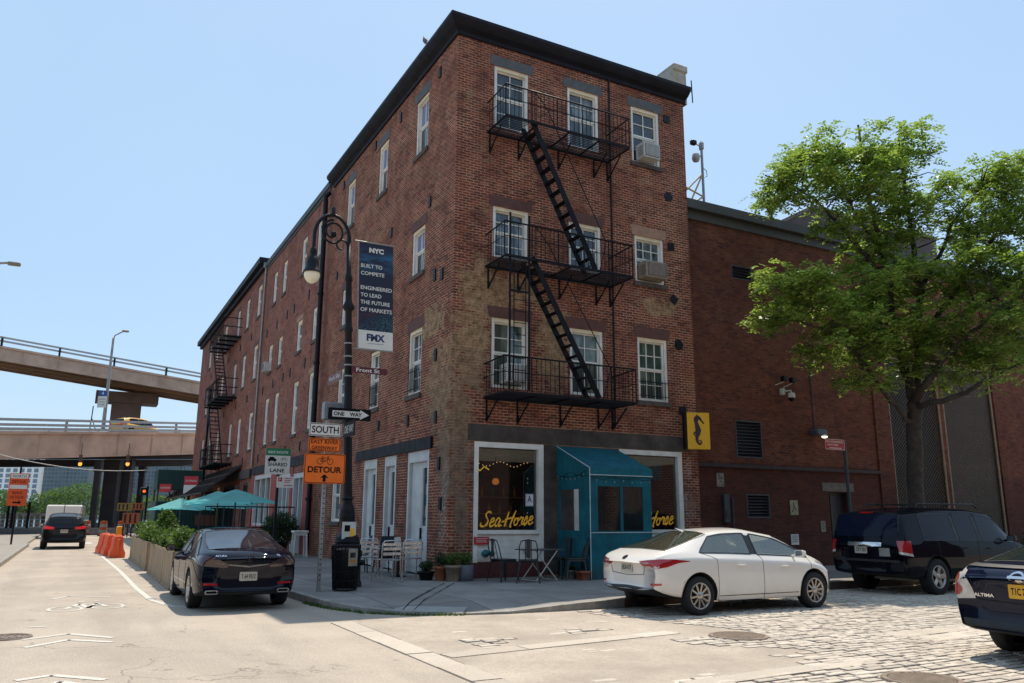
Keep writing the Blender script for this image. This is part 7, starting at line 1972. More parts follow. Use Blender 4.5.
for x in (-1.2, -.1): g.bar((x, -.66, 1.93), (x, .66, 1.93), .05, .025)
g.build('roof_rack', m_trim, sv)
interior(sv, [(.1, .36), (.1, -.36)])

# navy sedan at the right edge
ra, fa, xr, xf = sedan(4.82, 1.79, 1.47, 2.8, 1.08, 0)
X = [xr, xr+.10, xr+.50, ra+.18, ra+.6, -.55, -.02, .10, .68, 1.02, 1.30, 1.62, xf-.42, xf-.12, xf]
S = dict(x=X, zb=[(xr, .36), (xr+.3, .27), (ra+.5, .2), (fa-.5, .2), (xf-.3, .24), (xf, .30)],
    belt=[(xr, .90), (xr+.12, 1.04), (xr+.5, 1.05), (ra, 1.05), (-.1, .98), (1., .94), (1.3, .92), (1.62, .87), (xf-.42, .78), (xf-.12, .64), (xf, .54)],
    top=[(xr, .94), (xr+.12, 1.10), (xr+.5, 1.12), (ra+.18, 1.30), (ra+.6, 1.43), (-.55, 1.465), (-.02, 1.47), (.1, 1.46), (.68, 1.36), (1.02, 1.2), (1.30, 1.04), (1.62, .96), (xf-.42, .85), (xf-.12, .68), (xf, .56)],
    w=[(xr, .80), (xr+.12, .86), (xr+.5, .885), (ra, .895), (fa, .89), (xf-.42, .85), (xf-.12, .75), (xf, .62)],
    wbelt=[(xr, .72), (xr+.12, .77), (xr+.5, .80), (ra, .81), (0, .81), (1., .79), (1.3, .77), (1.62, .75), (xf-.42, .7), (xf-.12, .6), (xf, .5)],
    wroof=[(xr, .5), (xr+.5, .7), (ra+.18, .65), (ra+.6, .58), (0, .58), (.68, .61), (1.02, .7), (1.3, .74), (xf, .6)],
    mats=sedan_rules((2, 4), 0, (4, 10), (6,), ((4, 7), (7, 10)), (8, 10)), dx={(4, 7): .02, (4, 6): -.25},
    paint=m_pn, glass=car_glass('navy_car_glass', (.02, .025, .028), .04), wheel_r=.32, tyre_w=.21, track=1.77, axles=(ra, fa), mirror=(.95, 1.0), handles=[(-.35, .82), (.68, .78)], spokes=8, rim=.66, bpillar=.05, bowr=.13, bowf=.3)
al, dec, proj, bv = make_car('navy_sedan', 'navy blue sedan cut off by the right edge, nearest the camera on the cobbles', 'car', (2.49-ra, -12.62, 0), R(0), S)
RX = xr-.6
for s_ in (1, -1):
    c45 = Vector((.8, -s_*.6, 0)).normalized(); Ud = Vector((.6, s_*.8, 0)).normalized(); O = Vector((xr+.12, s_*.82, .84))-c45*.8
    lens = dec('tail_lamp', [(-.14, .16), (-.02, .2), (.12, .2)], [(-.20, -.15), (-.02, -.17), (.16, -.13)], O, Ud, (0,0,1), c45, m_tailw, .008, 5, sub=4)
    for cz, rr_, mm in ((.085, .058, M('amber_lens', (.6, .1, .02), .15, coat=1.)), (-.05, .078, m_tail)):
        cc = circle_pts(0, 0, rr_, 8, 180, 0); cd_ = circle_pts(0, 0, rr_, 8, 180, 360)
        dec('lamp_ring', [(a+.0, b+cz) for a, b in cc], [(a+.0, b+cz) for a, b in cd_], O, Ud, (0,0,1), c45, mm, .016, 3, parent=lens, sub=1)
dec('boot_lip', [(-.72, .03), (0, .03), (.72, .03)], [(-.72, -.0), (0, -.0), (.72, -.0)], (RX, 0, 1.045), Uo, (0,0,1), (1,0,0), m_trim, .014, 2, sub=8)
dec('bumper_valance', [(-.74, .02), (0, 0), (.74, .02)], [(-.72, -.11), (0, -.11), (.72, -.11)], (RX, 0, .44), Uo, (0,0,1), (1,0,0), m_trim, .006, 3, sub=8)
dec('boot_seam', [(-.6, .22), (-.58, .0), (0, -.02), (.58, .0), (.6, .22)], [(-.59, .22), (-.57, .01), (0, -.011), (.57, .01), (.59, .22)], (RX, 0, .68), Uo, (0,0,1), (1,0,0), m_under, .006, 1, sub=6)
h = bv.ray_cast(Vector((RX, 0, .80)), Vector((1, 0, 0)), 3)[0]
plate_on(al, (h.x-.015, -.0, .80), (0,-1,0), (.0,0,1), (-1,0,0), 'T1C 7048', m_plate_y, m_signblack)
dec('badge', circle_pts(0, 0, .085, 12, 180, 0), circle_pts(0, 0, .085, 12, 180, 360), (RX, 0, .955), (0,-1,0), (0,0,.8), (1,0,0), m_chrome, .006, 2, sub=1)
dec('badge_centre', circle_pts(0, 0, .062, 12, 180, 0), circle_pts(0, 0, .062, 12, 180, 360), (RX, 0, .955), (0,-1,0), (0,0,.75), (1,0,0), m_pn, .008, 2, sub=1)
dec('badge_bar', [(-.1, .014), (.1, .014)], [(-.1, -.014), (.1, -.014)], (RX, 0, .955), (0,-1,0), (0,0,1), (1,0,0), m_chrome, .011, 1, sub=3)
text_decal(al, proj, 'ALTIMA', (RX, .46, .735), (0,-1,0), (0,0,1), (1,0,0), .24, .038, m_chrome, 'badge_lettering', .03)
interior(al, [(.1, .36), (.1, -.36)])

# distant charcoal suv driving off along the street
def small_suv(name, label, loc, rz, pm, W=.95, top=1.68, cat='suv'):
    ra, fa, xr, xf = sedan(4.7, 1.9, 1.7, 2.75, .95, 0)
    X = [xr, xr+.08, xr+.3, ra-.1, ra+.3, -.5, -.4, .22, .32, .9, 1.2, 1.5, 1.75, xf-.4, xf-.1, xf]
    S = dict(x=X, zb=[(xr, .42), (xr+.3, .3), (ra+.5, .24), (xf-.3, .28), (xf, .36)],
      belt=[(xr, .92), (xr+.08, 1.04), (ra, 1.06), (0, 1.02), (1.2, .99), (1.75, .95), (xf-.4, .9), (xf-.1, .76), (xf, .62)],
      top=[(xr, .96), (xr+.08, 1.2), (xr+.3, 1.5), (ra-.1, top-.08), (ra+.3, top-.02), (0, top), (.32, top-.01), (.9, top-.12), (1.2, 1.35), (1.5, 1.12), (1.75, 1.04), (xf-.4, .98), (xf-.1, .82), (xf, .66)],
      w=[(xr, W*.88), (xr+.1, W*.95), (ra, W), (fa, W), (xf-.4, W*.95), (xf, W*.75)], wbelt=[(xr, W*.84), (xr+.1, W*.9), (0, W*.92), (1.75, W*.88), (xf, W*.6)],
      wroof=[(xr, W*.78), (xr+.3, W*.7), (0, W*.69), (1.2, W*.8), (xf, W*.7)], mats=suv_rules, paint=pm, glass=m_cg, wheel_r=.36, tyre_w=.23, track=1.86*W/.95, axles=(ra, fa), mirror=(1.12, 1.08), handles=[(-.3, .9), (.5, .88)], spokes=5, spoke_w=.08, bpillar=.25, bowr=.1, bowf=.3, crown=.06)
    r_, dec, proj, bv = make_car(name, label, cat, loc, rz, S)
    RX = xr-.6
    dec('rear_window', [(-.66, 0), (0, 0), (.66, 0)], [(-.74, -.36), (0, -.36), (.74, -.36)], (RX, 0, 1.5), Uo, (0,0,1), (1,0,0), m_cg, .008, 5, sub=6)
    for s_ in (1, -1):
        dec('tail_lamp', [(-.42*s_, .02), (-.84*s_, .10)], [(-.42*s_, -.07), (-.84*s_, -.06)], (RX, 0, .98), Uo, (0,0,1), (1,0,0), M('tail_lamp_lit', (.5, .015, .02), .2, emit=.5), .012, 3, sub=5)
    h = bv.ray_cast(Vector((RX, 0, .78)), Vector((1, 0, 0)), 3)[0]
    plate_on(r_, (h.x-.02, 0, .82), (0,-1,0), (0,0,1), (-1,0,0), 'JGF 902', m_plate_w, m_trim)
    return r_
m_cg = car_glass('small_suv_glass', (.015, .018, .022), .05)
small_suv('charcoal_suv', 'charcoal suv with lit tail lamps driving away down the left street', (-8.25, 27.6, 0), R(90), m_pg)

# white step van beyond the charcoal suv
vn = thing('white_van', 'white box van stopped beyond the charcoal suv at the end of the street', 'van', (-8.5, 43.9, 0), R(-3))
g = MB(); g.bbox(-1.05, 1.05, 0, 5., .55, 2.2, .08); g.bbox(-1.0, 1.0, 5., 6.4, .5, 1.75, .2); g.build('body', m_pw, vn)
g = MB(); g.box(-1.0, 1.0, -.03, -.002, .45, .6); g.box(-.02, .02, -.02, -.002, .62, 2.4); g.build('rear_bumper', m_trim, vn)
for x in (-.93, .93): g = MB(); g.bbox(x-.08, x+.08, -.03, 0, .75, 1.1, .01); g.build('tail_lamp', m_tail, vn)
for x in (-.85, .85):
    for y in (1.1, 5.2): g = MB(); g.lathe([(0, -.12), (.38, -.12), (.4, 0), (.38, .12), (0, .12)], c=(x, y, .4), axis=(1,0,0), n=20); g.build('wheel', m_rubber, vn)
# a parked car glimpsed beyond the dark suv
# ============================================================ OVERPASSES
m_deck = M('painted_girder_tan', (.56, .38, .28), .7, var=.2, scale=.6, dirt=.5)
m_deckd = M('dark_deck_underside', (.028, .025, .027), .85, var=.3, scale=.5)
m_brown = M('weathered_brown_girder', (.26, .15, .085), .75, var=.3, scale=.3, dirt=.3)
m_rail = M('guard_rail_steel', (.42, .41, .40), .6, metal=.1, var=.15)
def ramp_road(name, label, pts, width_v, h_gir, thing_parts):
    o = thing(name, label, 'overpass'); return o
def elevated(name, label, A, B, zA, zB, hg, width, sub, girders, rail_h, fascia, under):
    """A,B: near-edge ends on plan; deck runs away (to the river side) by width"""
    o = thing(name, label, 'overpass')
    a = Vector((A.x, A.y, 0)); b = Vector((B.x, B.y, 0)); d = (b-a).normalized(); nrm = Vector((-d.y, d.x, 0))
    if nrm.dot(Vector((fh[0], fh[1], 0))) < 0: nrm = -nrm
    def P(f, w, z): p = a+(b-a)*f+nrm*w; return Vector((p.x, p.y, z+zA+(zB-zA)*f))
    g = MB()
    g.add([P(0, 0, -hg), P(1, 0, -hg), P(1, 0, 0), P(0, 0, 0), P(0, .3, -hg), P(1, .3, -hg), P(1, .3, 0), P(0, .3, 0)], [(0,1,2,3), (0,4,5,1), (3,2,6,7)])
    g.add([P(0, -.15, -.0), P(1, -.15, -.0), P(1, -.15, .22), P(0, -.15, .22), P(0, .3, 0), P(1, .3, 0), P(1, .3, .22), P(0, .3, .22)], [(0,1,2,3), (0,4,5,1), (3,2,6,7)])
    L = (b-a).length; n = max(int(L/7), 1)
    g.add([P(0, -.06, -hg), P(1, -.06, -hg), P(1, -.06, -hg+.12), P(0, -.06, -hg+.12), P(0, 0, -hg+.12), P(1, 0, -hg+.12)], [(0,1,2,3), (3,2,5,4)])
    g.build('fascia_girder', fascia, o)
    g = MB()
    for k in range(n*2+1): f = (k+.5)/(n*2+1); g.bar(P(f, -.03, -hg+.05), P(f, -.03, -.02), .05, .07)
    g.build('stiffener', fascia, o)
    g = MB(); g.add([P(0, .3, -.25), P(1, .3, -.25), P(1, width, -.25), P(0, width, -.25), P(0, .3, .1), P(1, .3, .1), P(1, width, .1), P(0, width, .1)], [(0,1,2,3), (4,5,6,7), (2,3,7,6)]); g.build('deck', under, o)
    g = MB()
    for k in range(1, girders): w = width*k/(girders-1); g.bar(P(0, w, -hg*.55-.1), P(1, w, -hg*.55-.1), .25, hg*.8)
    for k in range(n+1): f = k/n; g.bar(P(f, .3, -hg*.45), P(f, width, -hg*.45), .25, .5)
    g.build('cross_girder', under, o)
    g = MB(); np_ = int(L/5.5)
    for w0 in (0, width):
        for k in range(np_+1): f = k/np_; g.bar(P(f, w0, .2), P(f, w0, .2+rail_h*.9), .5 if rail_h > .96 else .2, .2, m=1 if rail_h > .96 else 0)
        for z_ in ((.55, .95) if rail_h > .96 else (.15, .5, .9)): g.bar(P(0, w0-.1, .2+rail_h*z_), P(1, w0-.1, .2+rail_h*z_), .09, .2)
    g.build('guard_rail', [m_rail, m_black], o)
    return o, P
A = D(-260, 430, 42); B = D(230, 434, 80)
pA, pB = D(-60, 433.5, 54), D(210, 434.8, 78)
# extend the line through pA,pB in both directions
dv = (pB-pA); A = pA-dv*1.2; B = pB+dv*.5
hgl = 1.85
lo, PL = elevated('elevated_road', 'lower elevated highway of pinkish steel girders crossing the end of the street', A, B, A.z, B.z, hgl, 16, None, 6, .95, m_deck, m_deckd)
pA, pB = D(-60, 337, 82), D(215, 386, 95)
dv = pB-pA; A = pA-dv*.8; B = pB+dv*.6
up, PU = elevated('elevated_ramp', 'upper curved ramp of the elevated highway, higher and farther than the lower road', A, B, A.z, B.z, 1.35, 7.5, None, 4, 1.0, m_deck, m_brown)
m_pier = M('brown_pier_steel', (.16, .095, .07), .75, var=.2, scale=.6, dirt=.3)
# piers
pr = thing('bridge_pier', 'brown steel pier standing on the lower road and carrying the upper ramp', 'bridge pier')
bu, bf = 1e9, 0
for i_ in range(200):
    q_ = PL(i_/200, 4.5, .12)-CAM; a_ = (q_.x*rt[0]+q_.y*rt[1])/(q_.x*fh[0]+q_.y*fh[1]); uu = 512+F*a_/1.04
    if abs(uu-150) < bu: bu, bf = abs(uu-150), i_/200
tp_ = PL(bf, 4.5, -.1)
small_suv('yellow_taxi', 'yellow taxi driving on the lower elevated roadway', tuple(tp_), math.atan2((PL(1, 0, 0)-PL(0, 0, 0)).y, (PL(1, 0, 0)-PL(0, 0, 0)).x), m_py, top=1.75, cat='taxi')
c_ = D(127, 400, 96); g = MB(); g.box(c_.x-1.6, c_.x+1.6, c_.y-1, c_.y+1, 0, 14.9); g.box(c_.x-3.4, c_.x+3.4, c_.y-1.3, c_.y+1.3, 14.6, 15.9); g.build('column', m_pier, pr)
m_pdk = M('dark_pier_steel', (.03, .028, .032), .7, var=.3, scale=.6)
def col_at(u0, u1, dist, label, zt):
    p0 = ground_at(u0, dist); p1 = ground_at(u1, dist); c = (p0+p1)/2; w = (p1-p0).length
    o = thing('bridge_column', label, 'bridge column', (c.x, c.y, 0), -PS); g = MB(); g.box(-w/2, w/2, -w*.3, w*.3, 0, zt); g.box(-w*.7, w*.7, -w*.5, w*.5, 0, .9); g.box(-w*.62, w*.62, -w*.4, w*.4, zt-1., zt)
    g.build('shaft', m_pdk, o)
    return o
col_at(101, 115, 70, 'widest dark column under the lower elevated road', 6.2)
col_at(117, 127, 71, 'second dark column under the lower road, close right of the widest', 6.2)
col_at(90, 96, 67, 'slim dark column left of the widest one', 6.)
col_at(135, 140.5, 74, 'slim dark column right of the wide pair', 6.3)
col_at(-40, -30, 62, 'dark column under the lower road left of the frame edge', 5.6)
# dark cap beam below the lower deck
o = thing('cap_beam', 'long dark steel beam under the lower elevated road', 'beam')
a = D(-160, 457, 60); b = D(215, 457, 78); g = MB(); dd = (b-a)
g.bar(Vector((a.x, a.y, 6.0)), Vector((b.x, b.y, 7.4)), 1., 1.0); g.bar(Vector((a.x, a.y, 5.15)), Vector((b.x, b.y, 6.5)), .5, .6); g.build('beam', m_pdk, o)
# amber lamps
for u, v, lb in ((80, 464.5, 'left amber lamp glowing under the lower elevated road'), (127.5, 464.5, 'right amber lamp glowing under the lower elevated road')):
    p = D(u, v, 62); o = thing('hanging_lamp', lb, 'lamp', p); g = MB(); g.bbox(-.12, .12, -.12, .12, .15, .75, .03); g.tube([(0, 0, .7), (0, 0, 1.6)], .03, 5); g.build('housing', m_rust, o)
    g = MB(); g.lathe([(0, .16), (.12, .13), (.14, .02), (.09, -.09), (0, -.12)], n=12); g.build('lamp_glass', M('amber_glow', (1, .42, .05), .3, emit=1.2), o)
# lamp on the lower road with signs
pb_ = D(103.5, 425, 68); pt_ = D(108.5, 332, 68); o = thing('highway_lamp', 'tall steel highway lamp rising from the lower elevated road', 'street lamp', (pb_.x, pb_.y, pb_.z-.3))
hh = pt_.z-pb_.z; g = MB(); g.tube([(0, 0, 0), (0, 0, hh*.97)], [.16, .09], 8); g.tube([(0, 0, hh*.95), (.1, -.05, hh*1.0), (.75, -.3, hh*1.05)], .06, 6); g.build('pole', m_galv, o)
g = MB(); g.bbox(.6, 1.15, -.45, -.2, hh*1.04, hh*1.04+.18, .05); g.build('lamp_head', m_cardc, o)
q0_, q1_ = D(98, 391, 67), D(106.5, 407.5, 67)
o = thing('highway_sign', 'blue and white highway signs fixed on the tall lamp above the lower road', 'road sign', ((q0_.x+q1_.x)/2, (q0_.y+q1_.y)/2, (q0_.z+q1_.z)/2), -PS)
w = .72; hz_ = (q0_.z-q1_.z); g = MB(); g.box(-w/2, w/2, -.02, .02, -hz_/2, hz_*.18); p_ = g.build('sign_plate', m_signwhite, o)
g = MB(); g.text('NO PEDESTRIANS', (0, -.025, -.05), X_, Z_, w=w*.85, h=.1); g.text('BICYCLES', (0, -.025, -.28), X_, Z_, w=w*.7, h=.1); g.text('SCOOTERS', (0, -.025, -.5), X_, Z_, w=w*.7, h=.1); g.build('lettering', m_signblack, p_)
g = MB(); g.box(-w/2, w/2, -.02, .02, hz_*.2, hz_/2); p_ = g.build('sign_plate', M('sign_blue', (.01, .08, .3), .5), o); g = MB(); g.text('4', (0, -.025, hz_*.26), X_, Z_, h=.3); g.build('lettering', m_signwhite, p_)
p_ = D(90, 425, 75); o = thing('antenna_mast', 'thin dark mast on the lower elevated road left of the tall lamp', 'mast', p_); g = MB(); g.tube([(0, 0, -1), (.1, 0, 1.8)], .05, 5); g.tube([(.1, 0, .6), (.5, 0, -.4)], .04, 5); g.build('mast', m_black, o)
# street lamp reaching in at the left edge
p_ = D(0, 262, 30); o = thing('highway_lamp', 'street lamp arm reaching in at the left edge of the picture', 'street lamp', (p_.x-1.4, p_.y, 0)); g = MB(); g.tube([(0, 0, 0), (0, 0, p_.z-1.2), (.5, 0, p_.z-.25), (1.6, 0, p_.z), (1.75, 0, p_.z)], .05, 6); g.build('pole', m_galv, o)
g = MB(); g.bbox(1.65, 2.1, -.12, .12, p_.z-.07, p_.z+.06, .03); g.build('lamp_head', M('dull_lamp', (.25, .22, .16), .5), o)
# overhead cable
o = thing('overhead_cable', 'thin cable sagging across the street below the elevated road', 'cable')
a, b = D(-30, 446, 50), D(192, 465, 60); g = MB(); g.tube([a+(b-a)*f+Vector((0, 0, -.9*4*f*(1-f))) for f in [i/16 for i in range(17)]], .025, 4); g.build('cable', m_rail, o)

# green hoarding and pedestrian signal at the end of the street
m_green = M('hoarding_green', (.006, .045, .038), .6, var=.15, scale=.8, dirt=.2)
p0, p1 = ground_at(154, 56), ground_at(196, 54)
o = thing('sidewalk_shed', 'dark green sidewalk shed on posts at the end of the pavement', 'sidewalk shed'); g = MB()
x0_, y0_ = p0.x, p0.y; x1_ = p1.x+1
z0_ = D(154, 489, 56).z; z1_ = D(154, 469.5, 56).z
g.box(x0_, x1_, y0_, y0_+3, z0_, z1_); g.build('parapet', m_green, o); 
for i in range(4):
    for yy in (y0_+.1, y0_+2.9): g = MB(); g.box(x0_+.1+i*(x1_-x0_-.2)/3-.05, x0_+.1+i*(x1_-x0_-.2)/3+.05, yy-.05, yy+.05, 0, z0_); g.build('scaffold_post', m_rust, o)
p0 = D(153, 530, 46); o = thing('green_container', 'dark green site container behind the parasols', 'container', (p0.x, p0.y, 0), R(4)); L = 5.2; g = MB(); g.bbox(0, L, 0, 2.4, .1, 2.35, .04); g.build('shell', m_green, o)
g = MB()
for i in range(24): g.box(.1+i*(L-.2)/24, .1+i*(L-.2)/24+.07, -.03, 0, .2, 2.25)
g.build('corrugation', m_green, o)
g = MB(); g.box(L*.42, L*.62, -.06, -.035, 1., 1.6); g.build('notice', M('brown_notice', (.17, .07, .05), .7), o)
for (u, v, w_, h_, lb, mt_) in ((191, 485, .9, 1.1, 'red over white sign fixed to the green sidewalk shed', m_red_sign), (165.5, 488, .75, .5, 'small red sign hanging under the green shed', m_red_sign)):
    p = D(u, v, 52); o = thing('road_sign', lb, 'road sign', p, -PS); g = MB(); g.box(-w_/2, w_/2, -.02, .02, -h_/2 if h_ < .6 else 0, h_/2); p2_ = g.build('sign_plate', mt_, o)
    g = MB(); g.text('NO PARKING', (0, -.024, h_*.18 if h_ > .6 else -.05), X_, Z_, w=w_*.8, h=.13)
    if h_ > .6: g.box(-w_/2, w_/2, -.019, .019, -h_/2, -.005)
    g.build('lettering', m_signwhite, p2_)
p = D(144, 491, 50); o = thing('traffic_signal', 'pedestrian signal showing an orange hand at the end of the street', 'traffic signal', (p.x, p.y, 0)); g = MB(); g.bbox(-.22, .22, -.2, .1, p.z-.25, p.z+.22, .03); g.tube([(.2, 0, 0), (.2, 0, p.z+.3)], .06, 8); g.build('housing', m_black, o)
g = MB(); g.frame_poly((0, -.205, p.z-.02), X_, Z_, circle_pts(0, 0, .09, 12)[:-1], .01, (0,-1,0)); g.build('lit_hand', M('signal_orange', (1., .16, .02), .4, emit=1.1), o)
# construction barrels and boards beneath the road
bo = None
for i, (u, v, dd_) in enumerate(((104.5, 527, 62), (122, 527, 62), (88, 527, 64))):
    p = ground_at(u, dd_)
    if bo is None:
        bo = thing('traffic_barrel', 'orange and white traffic barrel in the shade, below the widest column', 'traffic barrel', p, 0, 'traffic barrels under the elevated road')
        g = MB()
        for k in range(5): g.lathe([(.3-.012*k, k*.22), (.29-.012*k, k*.22+.22)], n=14, m=k % 2, caps=False)
        g.lathe([(.24, 1.1), (.0, 1.12)], n=14, caps=False); g.lathe([(.38, 0), (.36, .06)], n=14, m=2); g.build('drum', [M('drum_orange_shaded', (.3, .06, .01), .6), M('drum_white_shaded', (.22, .2, .19), .6), m_black], bo)  # drum colours darkened, shade under the road put into them
    else: dup(bo, p, 0, ['', 'orange and white traffic barrel in the shade, left of the construction boards', 'orange and white traffic barrel in the shade, leftmost one behind the van'][i])
cbn = 0
for (u0, u1, v0, v1, lb) in ((117, 131, 503, 511, 'yellow and black construction board under the elevated road'), (132, 144, 503, 510, 'orange construction board right of the yellow one'), (122, 140, 513, 524, 'striped low construction barricade beneath the boards')):
    a = D(u0, v1, 60); b = D(u1, v0, 60); w = (Vector((b.x, b.y))-Vector((a.x, a.y))).length
    o = thing('construction_board', lb, 'barricade', ((a.x+b.x)/2, (a.y+b.y)/2, 0), -PS); g = MB(); g.box(-w/2, w/2, -.03, .03, a.z, b.z, cbn)
    for i in range(3): g.box(-w*.4+i*w*.3, -w*.4+i*w*.3+w*.12, -.04, -.03, a.z+.08, b.z-.08, 2)
    g.build('panel', [M('site_yellow_shaded', (.2, .12, .02), .6), M('site_orange_shaded', (.3, .06, .01), .6), m_black], o); g = MB()  # panel colours carry the shade below the elevated road
    for s_ in (-w*.42, w*.42): g.box(s_-.04, s_+.04, .03, .09, 0, b.z)
    g.build('leg', m_black, o); cbn = min(cbn+1, 1)
# riverside railing, pilings and low kerb wall with pale stripe
o = thing('riverside_railing', 'long steel railing along the river edge', 'railing'); g = MB()
for i in range(54): g.box(-75+i*2, -74.94+i*2, 82, 82.05, .1, 1.05)
for z_ in (.6, 1.02): g.box(-75, 33, 81.99, 82.06, z_, z_+.05)
g.build('rail', m_rail, o)
o = thing('roadside_barrier', 'long low concrete barrier across the end of the street', 'barrier'); g = MB(); a, b = G(-60, 531), G(260, 531)
a = ground_at(-80, 58); b = ground_at(230, 70); g.bar((a.x, a.y, .28), (b.x, b.y, .28), .35, .55); g.build('barrier_wall', M('shaded_concrete', (.13, .13, .14), .85, var=.2), o)
g = MB(); a = ground_at(-80, 52); b = ground_at(230, 62); d_ = (b-a).normalized(); s_ = Vector((-d_.y, d_.x, 0))*.5; g.add([a-s_+Vector((0,0,.006)), b-s_+Vector((0,0,.006)), b+s_+Vector((0,0,.006)), a+s_+Vector((0,0,.006))], [(0,1,2,3)]); tag(g.build('road_stripe', m_paint), kind='structure')
p0 = None
for i in range(14):
    u = 3+i*5.8; dd_ = 118+(i % 3)*4; p = ground_at(u, dd_)
    if p0 is None:
        p0 = thing('pier_piling', 'old timber piling standing in the river', 'piling', (p.x, p.y, -1.6), 0, 'timber pilings in the river'); g = MB(); g.tube([(0, 0, -1), (0, 0, 3.2)], .3, 7); g.build('post', M('piling_wood', (.12, .085, .06), .9, var=.3), p0)
    else: dup(p0, (p.x, p.y, -1.6), 0, 'old timber piling standing in the river')
o = thing('river_pier', 'low timber pier deck over the pilings in the river', 'pier'); a = ground_at(18, 118); b = ground_at(72, 126); g = MB(); g.bar((a.x, a.y, 1.5), (b.x, b.y, 1.5), 3, .5); g.build('pier_deck', M('pier_timber', (.2, .13, .1), .9, var=.3, scale=2), o)
for u in (7.5, 12, 28): 
    p = ground_at(u, 70); o = thing('lamp_post', {7.5: 'thin dark post by the river, leftmost', 12: 'thin dark post by the river beside the leftmost', 28: 'thin dark post by the river right of the orange signs'}[u], 'post', p); g = MB(); g.tube([(0, 0, 0), (0, 0, 2.6)], .12, 6); g.build('post', m_black, o)

# ============================================================ FAR SHORE: trees and buildings
def far_building(u0, u1, v_top, dist, label, kind, depth=40):
    a = D(u0, v_top, dist); b = D(u1, v_top, dist); c = (a+b)/2; w = (Vector((b.x, b.y))-Vector((a.x, a.y))).length; H = a.z
    o = thing('apartment_tower', label, 'building', (c.x, c.y, 0), -PS)
    if kind == 0:
        fc = M('far_white_concrete_glow', (.8, .8, .82), .85, var=.03, scale=.05, emit=.12); gl_ = M('far_window', (.25, .29, .36), .3, var=.3, scale=.3)  # white walls given a faint glow in place of sunlight
        fl, nb = 4.6, 6.2
    else:
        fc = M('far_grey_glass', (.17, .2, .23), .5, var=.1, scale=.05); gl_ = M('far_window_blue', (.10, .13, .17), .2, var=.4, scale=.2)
        fl, nb = 3.4, 3.2
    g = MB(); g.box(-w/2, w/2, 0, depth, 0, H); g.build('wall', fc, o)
    g = MB()
    for k in range(int(H/fl)):
        for i in range(int(w/nb)):
            x = -w/2+nb*.2+i*nb; g.box(x, x+nb*.6, -.3, -.05, k*fl+.9, k*fl+fl-.35)
    t_ = tag(g.build('window', gl_, o), kind='stuff')
    return o
far_building(-60, 45.5, 440, 720, 'white slab apartment block with a grid of windows across the river', 0)
far_building(47, 92, 446, 700, 'grey glassy office block across the river behind the trees', 1)
far_building(93, 130, 452, 760, 'pale block glimpsed between the dark columns across the river', 0)
far_building(136, 215, 450, 740, 'grey block at the right end of the far shore', 1)
g = MB(); rr2 = random.Random(11)
for i in range(62):
    u = -60+i*4.6+rr2.uniform(-2, 2)
    top = {0: 492}.get(0) ; 
    vt = 497-15*math.exp(-((u-85)/24)**2)-7*math.exp(-((u-55)/14)**2)-9*math.exp(-((u+2)/14)**2)+rr2.uniform(-2, 3)
    if 22 < u < 38: vt = max(vt, 503)
    dist = 590+rr2.uniform(-25, 15); pt2 = D(u, vt, dist); Hh = pt2.z
    r0_ = Hh*.42
    for k in range(230):
        d = Vector((rr2.gauss(0, 1), rr2.gauss(0, 1), rr2.gauss(0, 1))).normalized()
        p = Vector((pt2.x, pt2.y, Hh-r0_))+Vector((d.x*r0_*1.1, d.y*r0_, d.z*r0_*(1.0 if d.z > 0 else 1.5)))*rr2.uniform(.75, 1.03)
        p.z = max(p.z, .5); s_ = rr2.uniform(.7, 1.8); a = Vector((rr2.gauss(0, 1), rr2.gauss(0, 1), rr2.gauss(0, 1))).normalized(); b = a.cross(Vector((rr2.gauss(0, 1), rr2.gauss(0, 1), rr2.gauss(0, 1)))).normalized()
        g.add([p, p+a*s_+b*s_*.5, p+a*s_*1.6, p+a*s_-b*s_*.6], [(0,1,2,3)])
tag(g.build('far_shore_trees', m_leaffar), 'dense belt of green trees along the far river bank', 'trees', kind='stuff')

# ============================================================ THE TREE before the substation
TR = random.Random(21)
tb_ = Vector((14.4, -2.6, SW))
tr = thing('street_tree', 'large leafy honey locust tree standing before the brick substation at the right', 'tree', tb_)
def W2(u, v, d): return D(u, v, d if d < 22.9 and d > 22.4 else d-2.2)
dT = 22.8; fork = W2(914, 402, dT-.3)
tb0 = D(915.5, 520, dT-.3); tb_ = Vector((tb0.x, tb0.y, SW)); tr.location = tb_
limbs = []
def limb(pts, r0, r1):
    P = [Vector(p) for p in pts]; out = []
    for i in range(len(P)-1):
        for j in range(5):
            t_ = j/5; p0 = P[max(i-1, 0)]; p1 = P[i]; p2 = P[i+1]; p3 = P[min(i+2, len(P)-1)]
            out.append(.5*((2*p1)+(-p0+p2)*t_+(2*p0-5*p1+4*p2-p3)*t_*t_+(-p0+3*p1-3*p2+p3)*t_**3)+Vector((TR.gauss(0, .02), TR.gauss(0, .02), TR.gauss(0, .02))))
    out.append(P[-1]); n = len(out)
    limbs.append((out, [r0+(r1-r0)*(i/(n-1))**.8 for i in range(n)]))
base_pts = [tb_+Vector((0, 0, -.1)), tb_+Vector((0, 0, .3)), W2(915, 470, dT-.3), fork]
limb(base_pts, .27, .19)
limb([fork, W2(917, 375, 25), W2(922, 345, 25.2), W2(935, 320, 25.4), W2(957, 290, 25.2), W2(975, 262, 25.4), W2(1000, 230, 25.4)], .17, .03)
limb([fork, W2(925, 385, 24), W2(942, 362, 23.8), W2(968, 335, 23.5), W2(1000, 310, 23.2), W2(1030, 290, 23)], .13, .03)
limb([W2(914, 408, dT-.3), W2(935, 402, 24), W2(965, 393, 23.5), W2(990, 378, 23), W2(1015, 368, 22.6), W2(1040, 360, 22.5)], .10, .03)
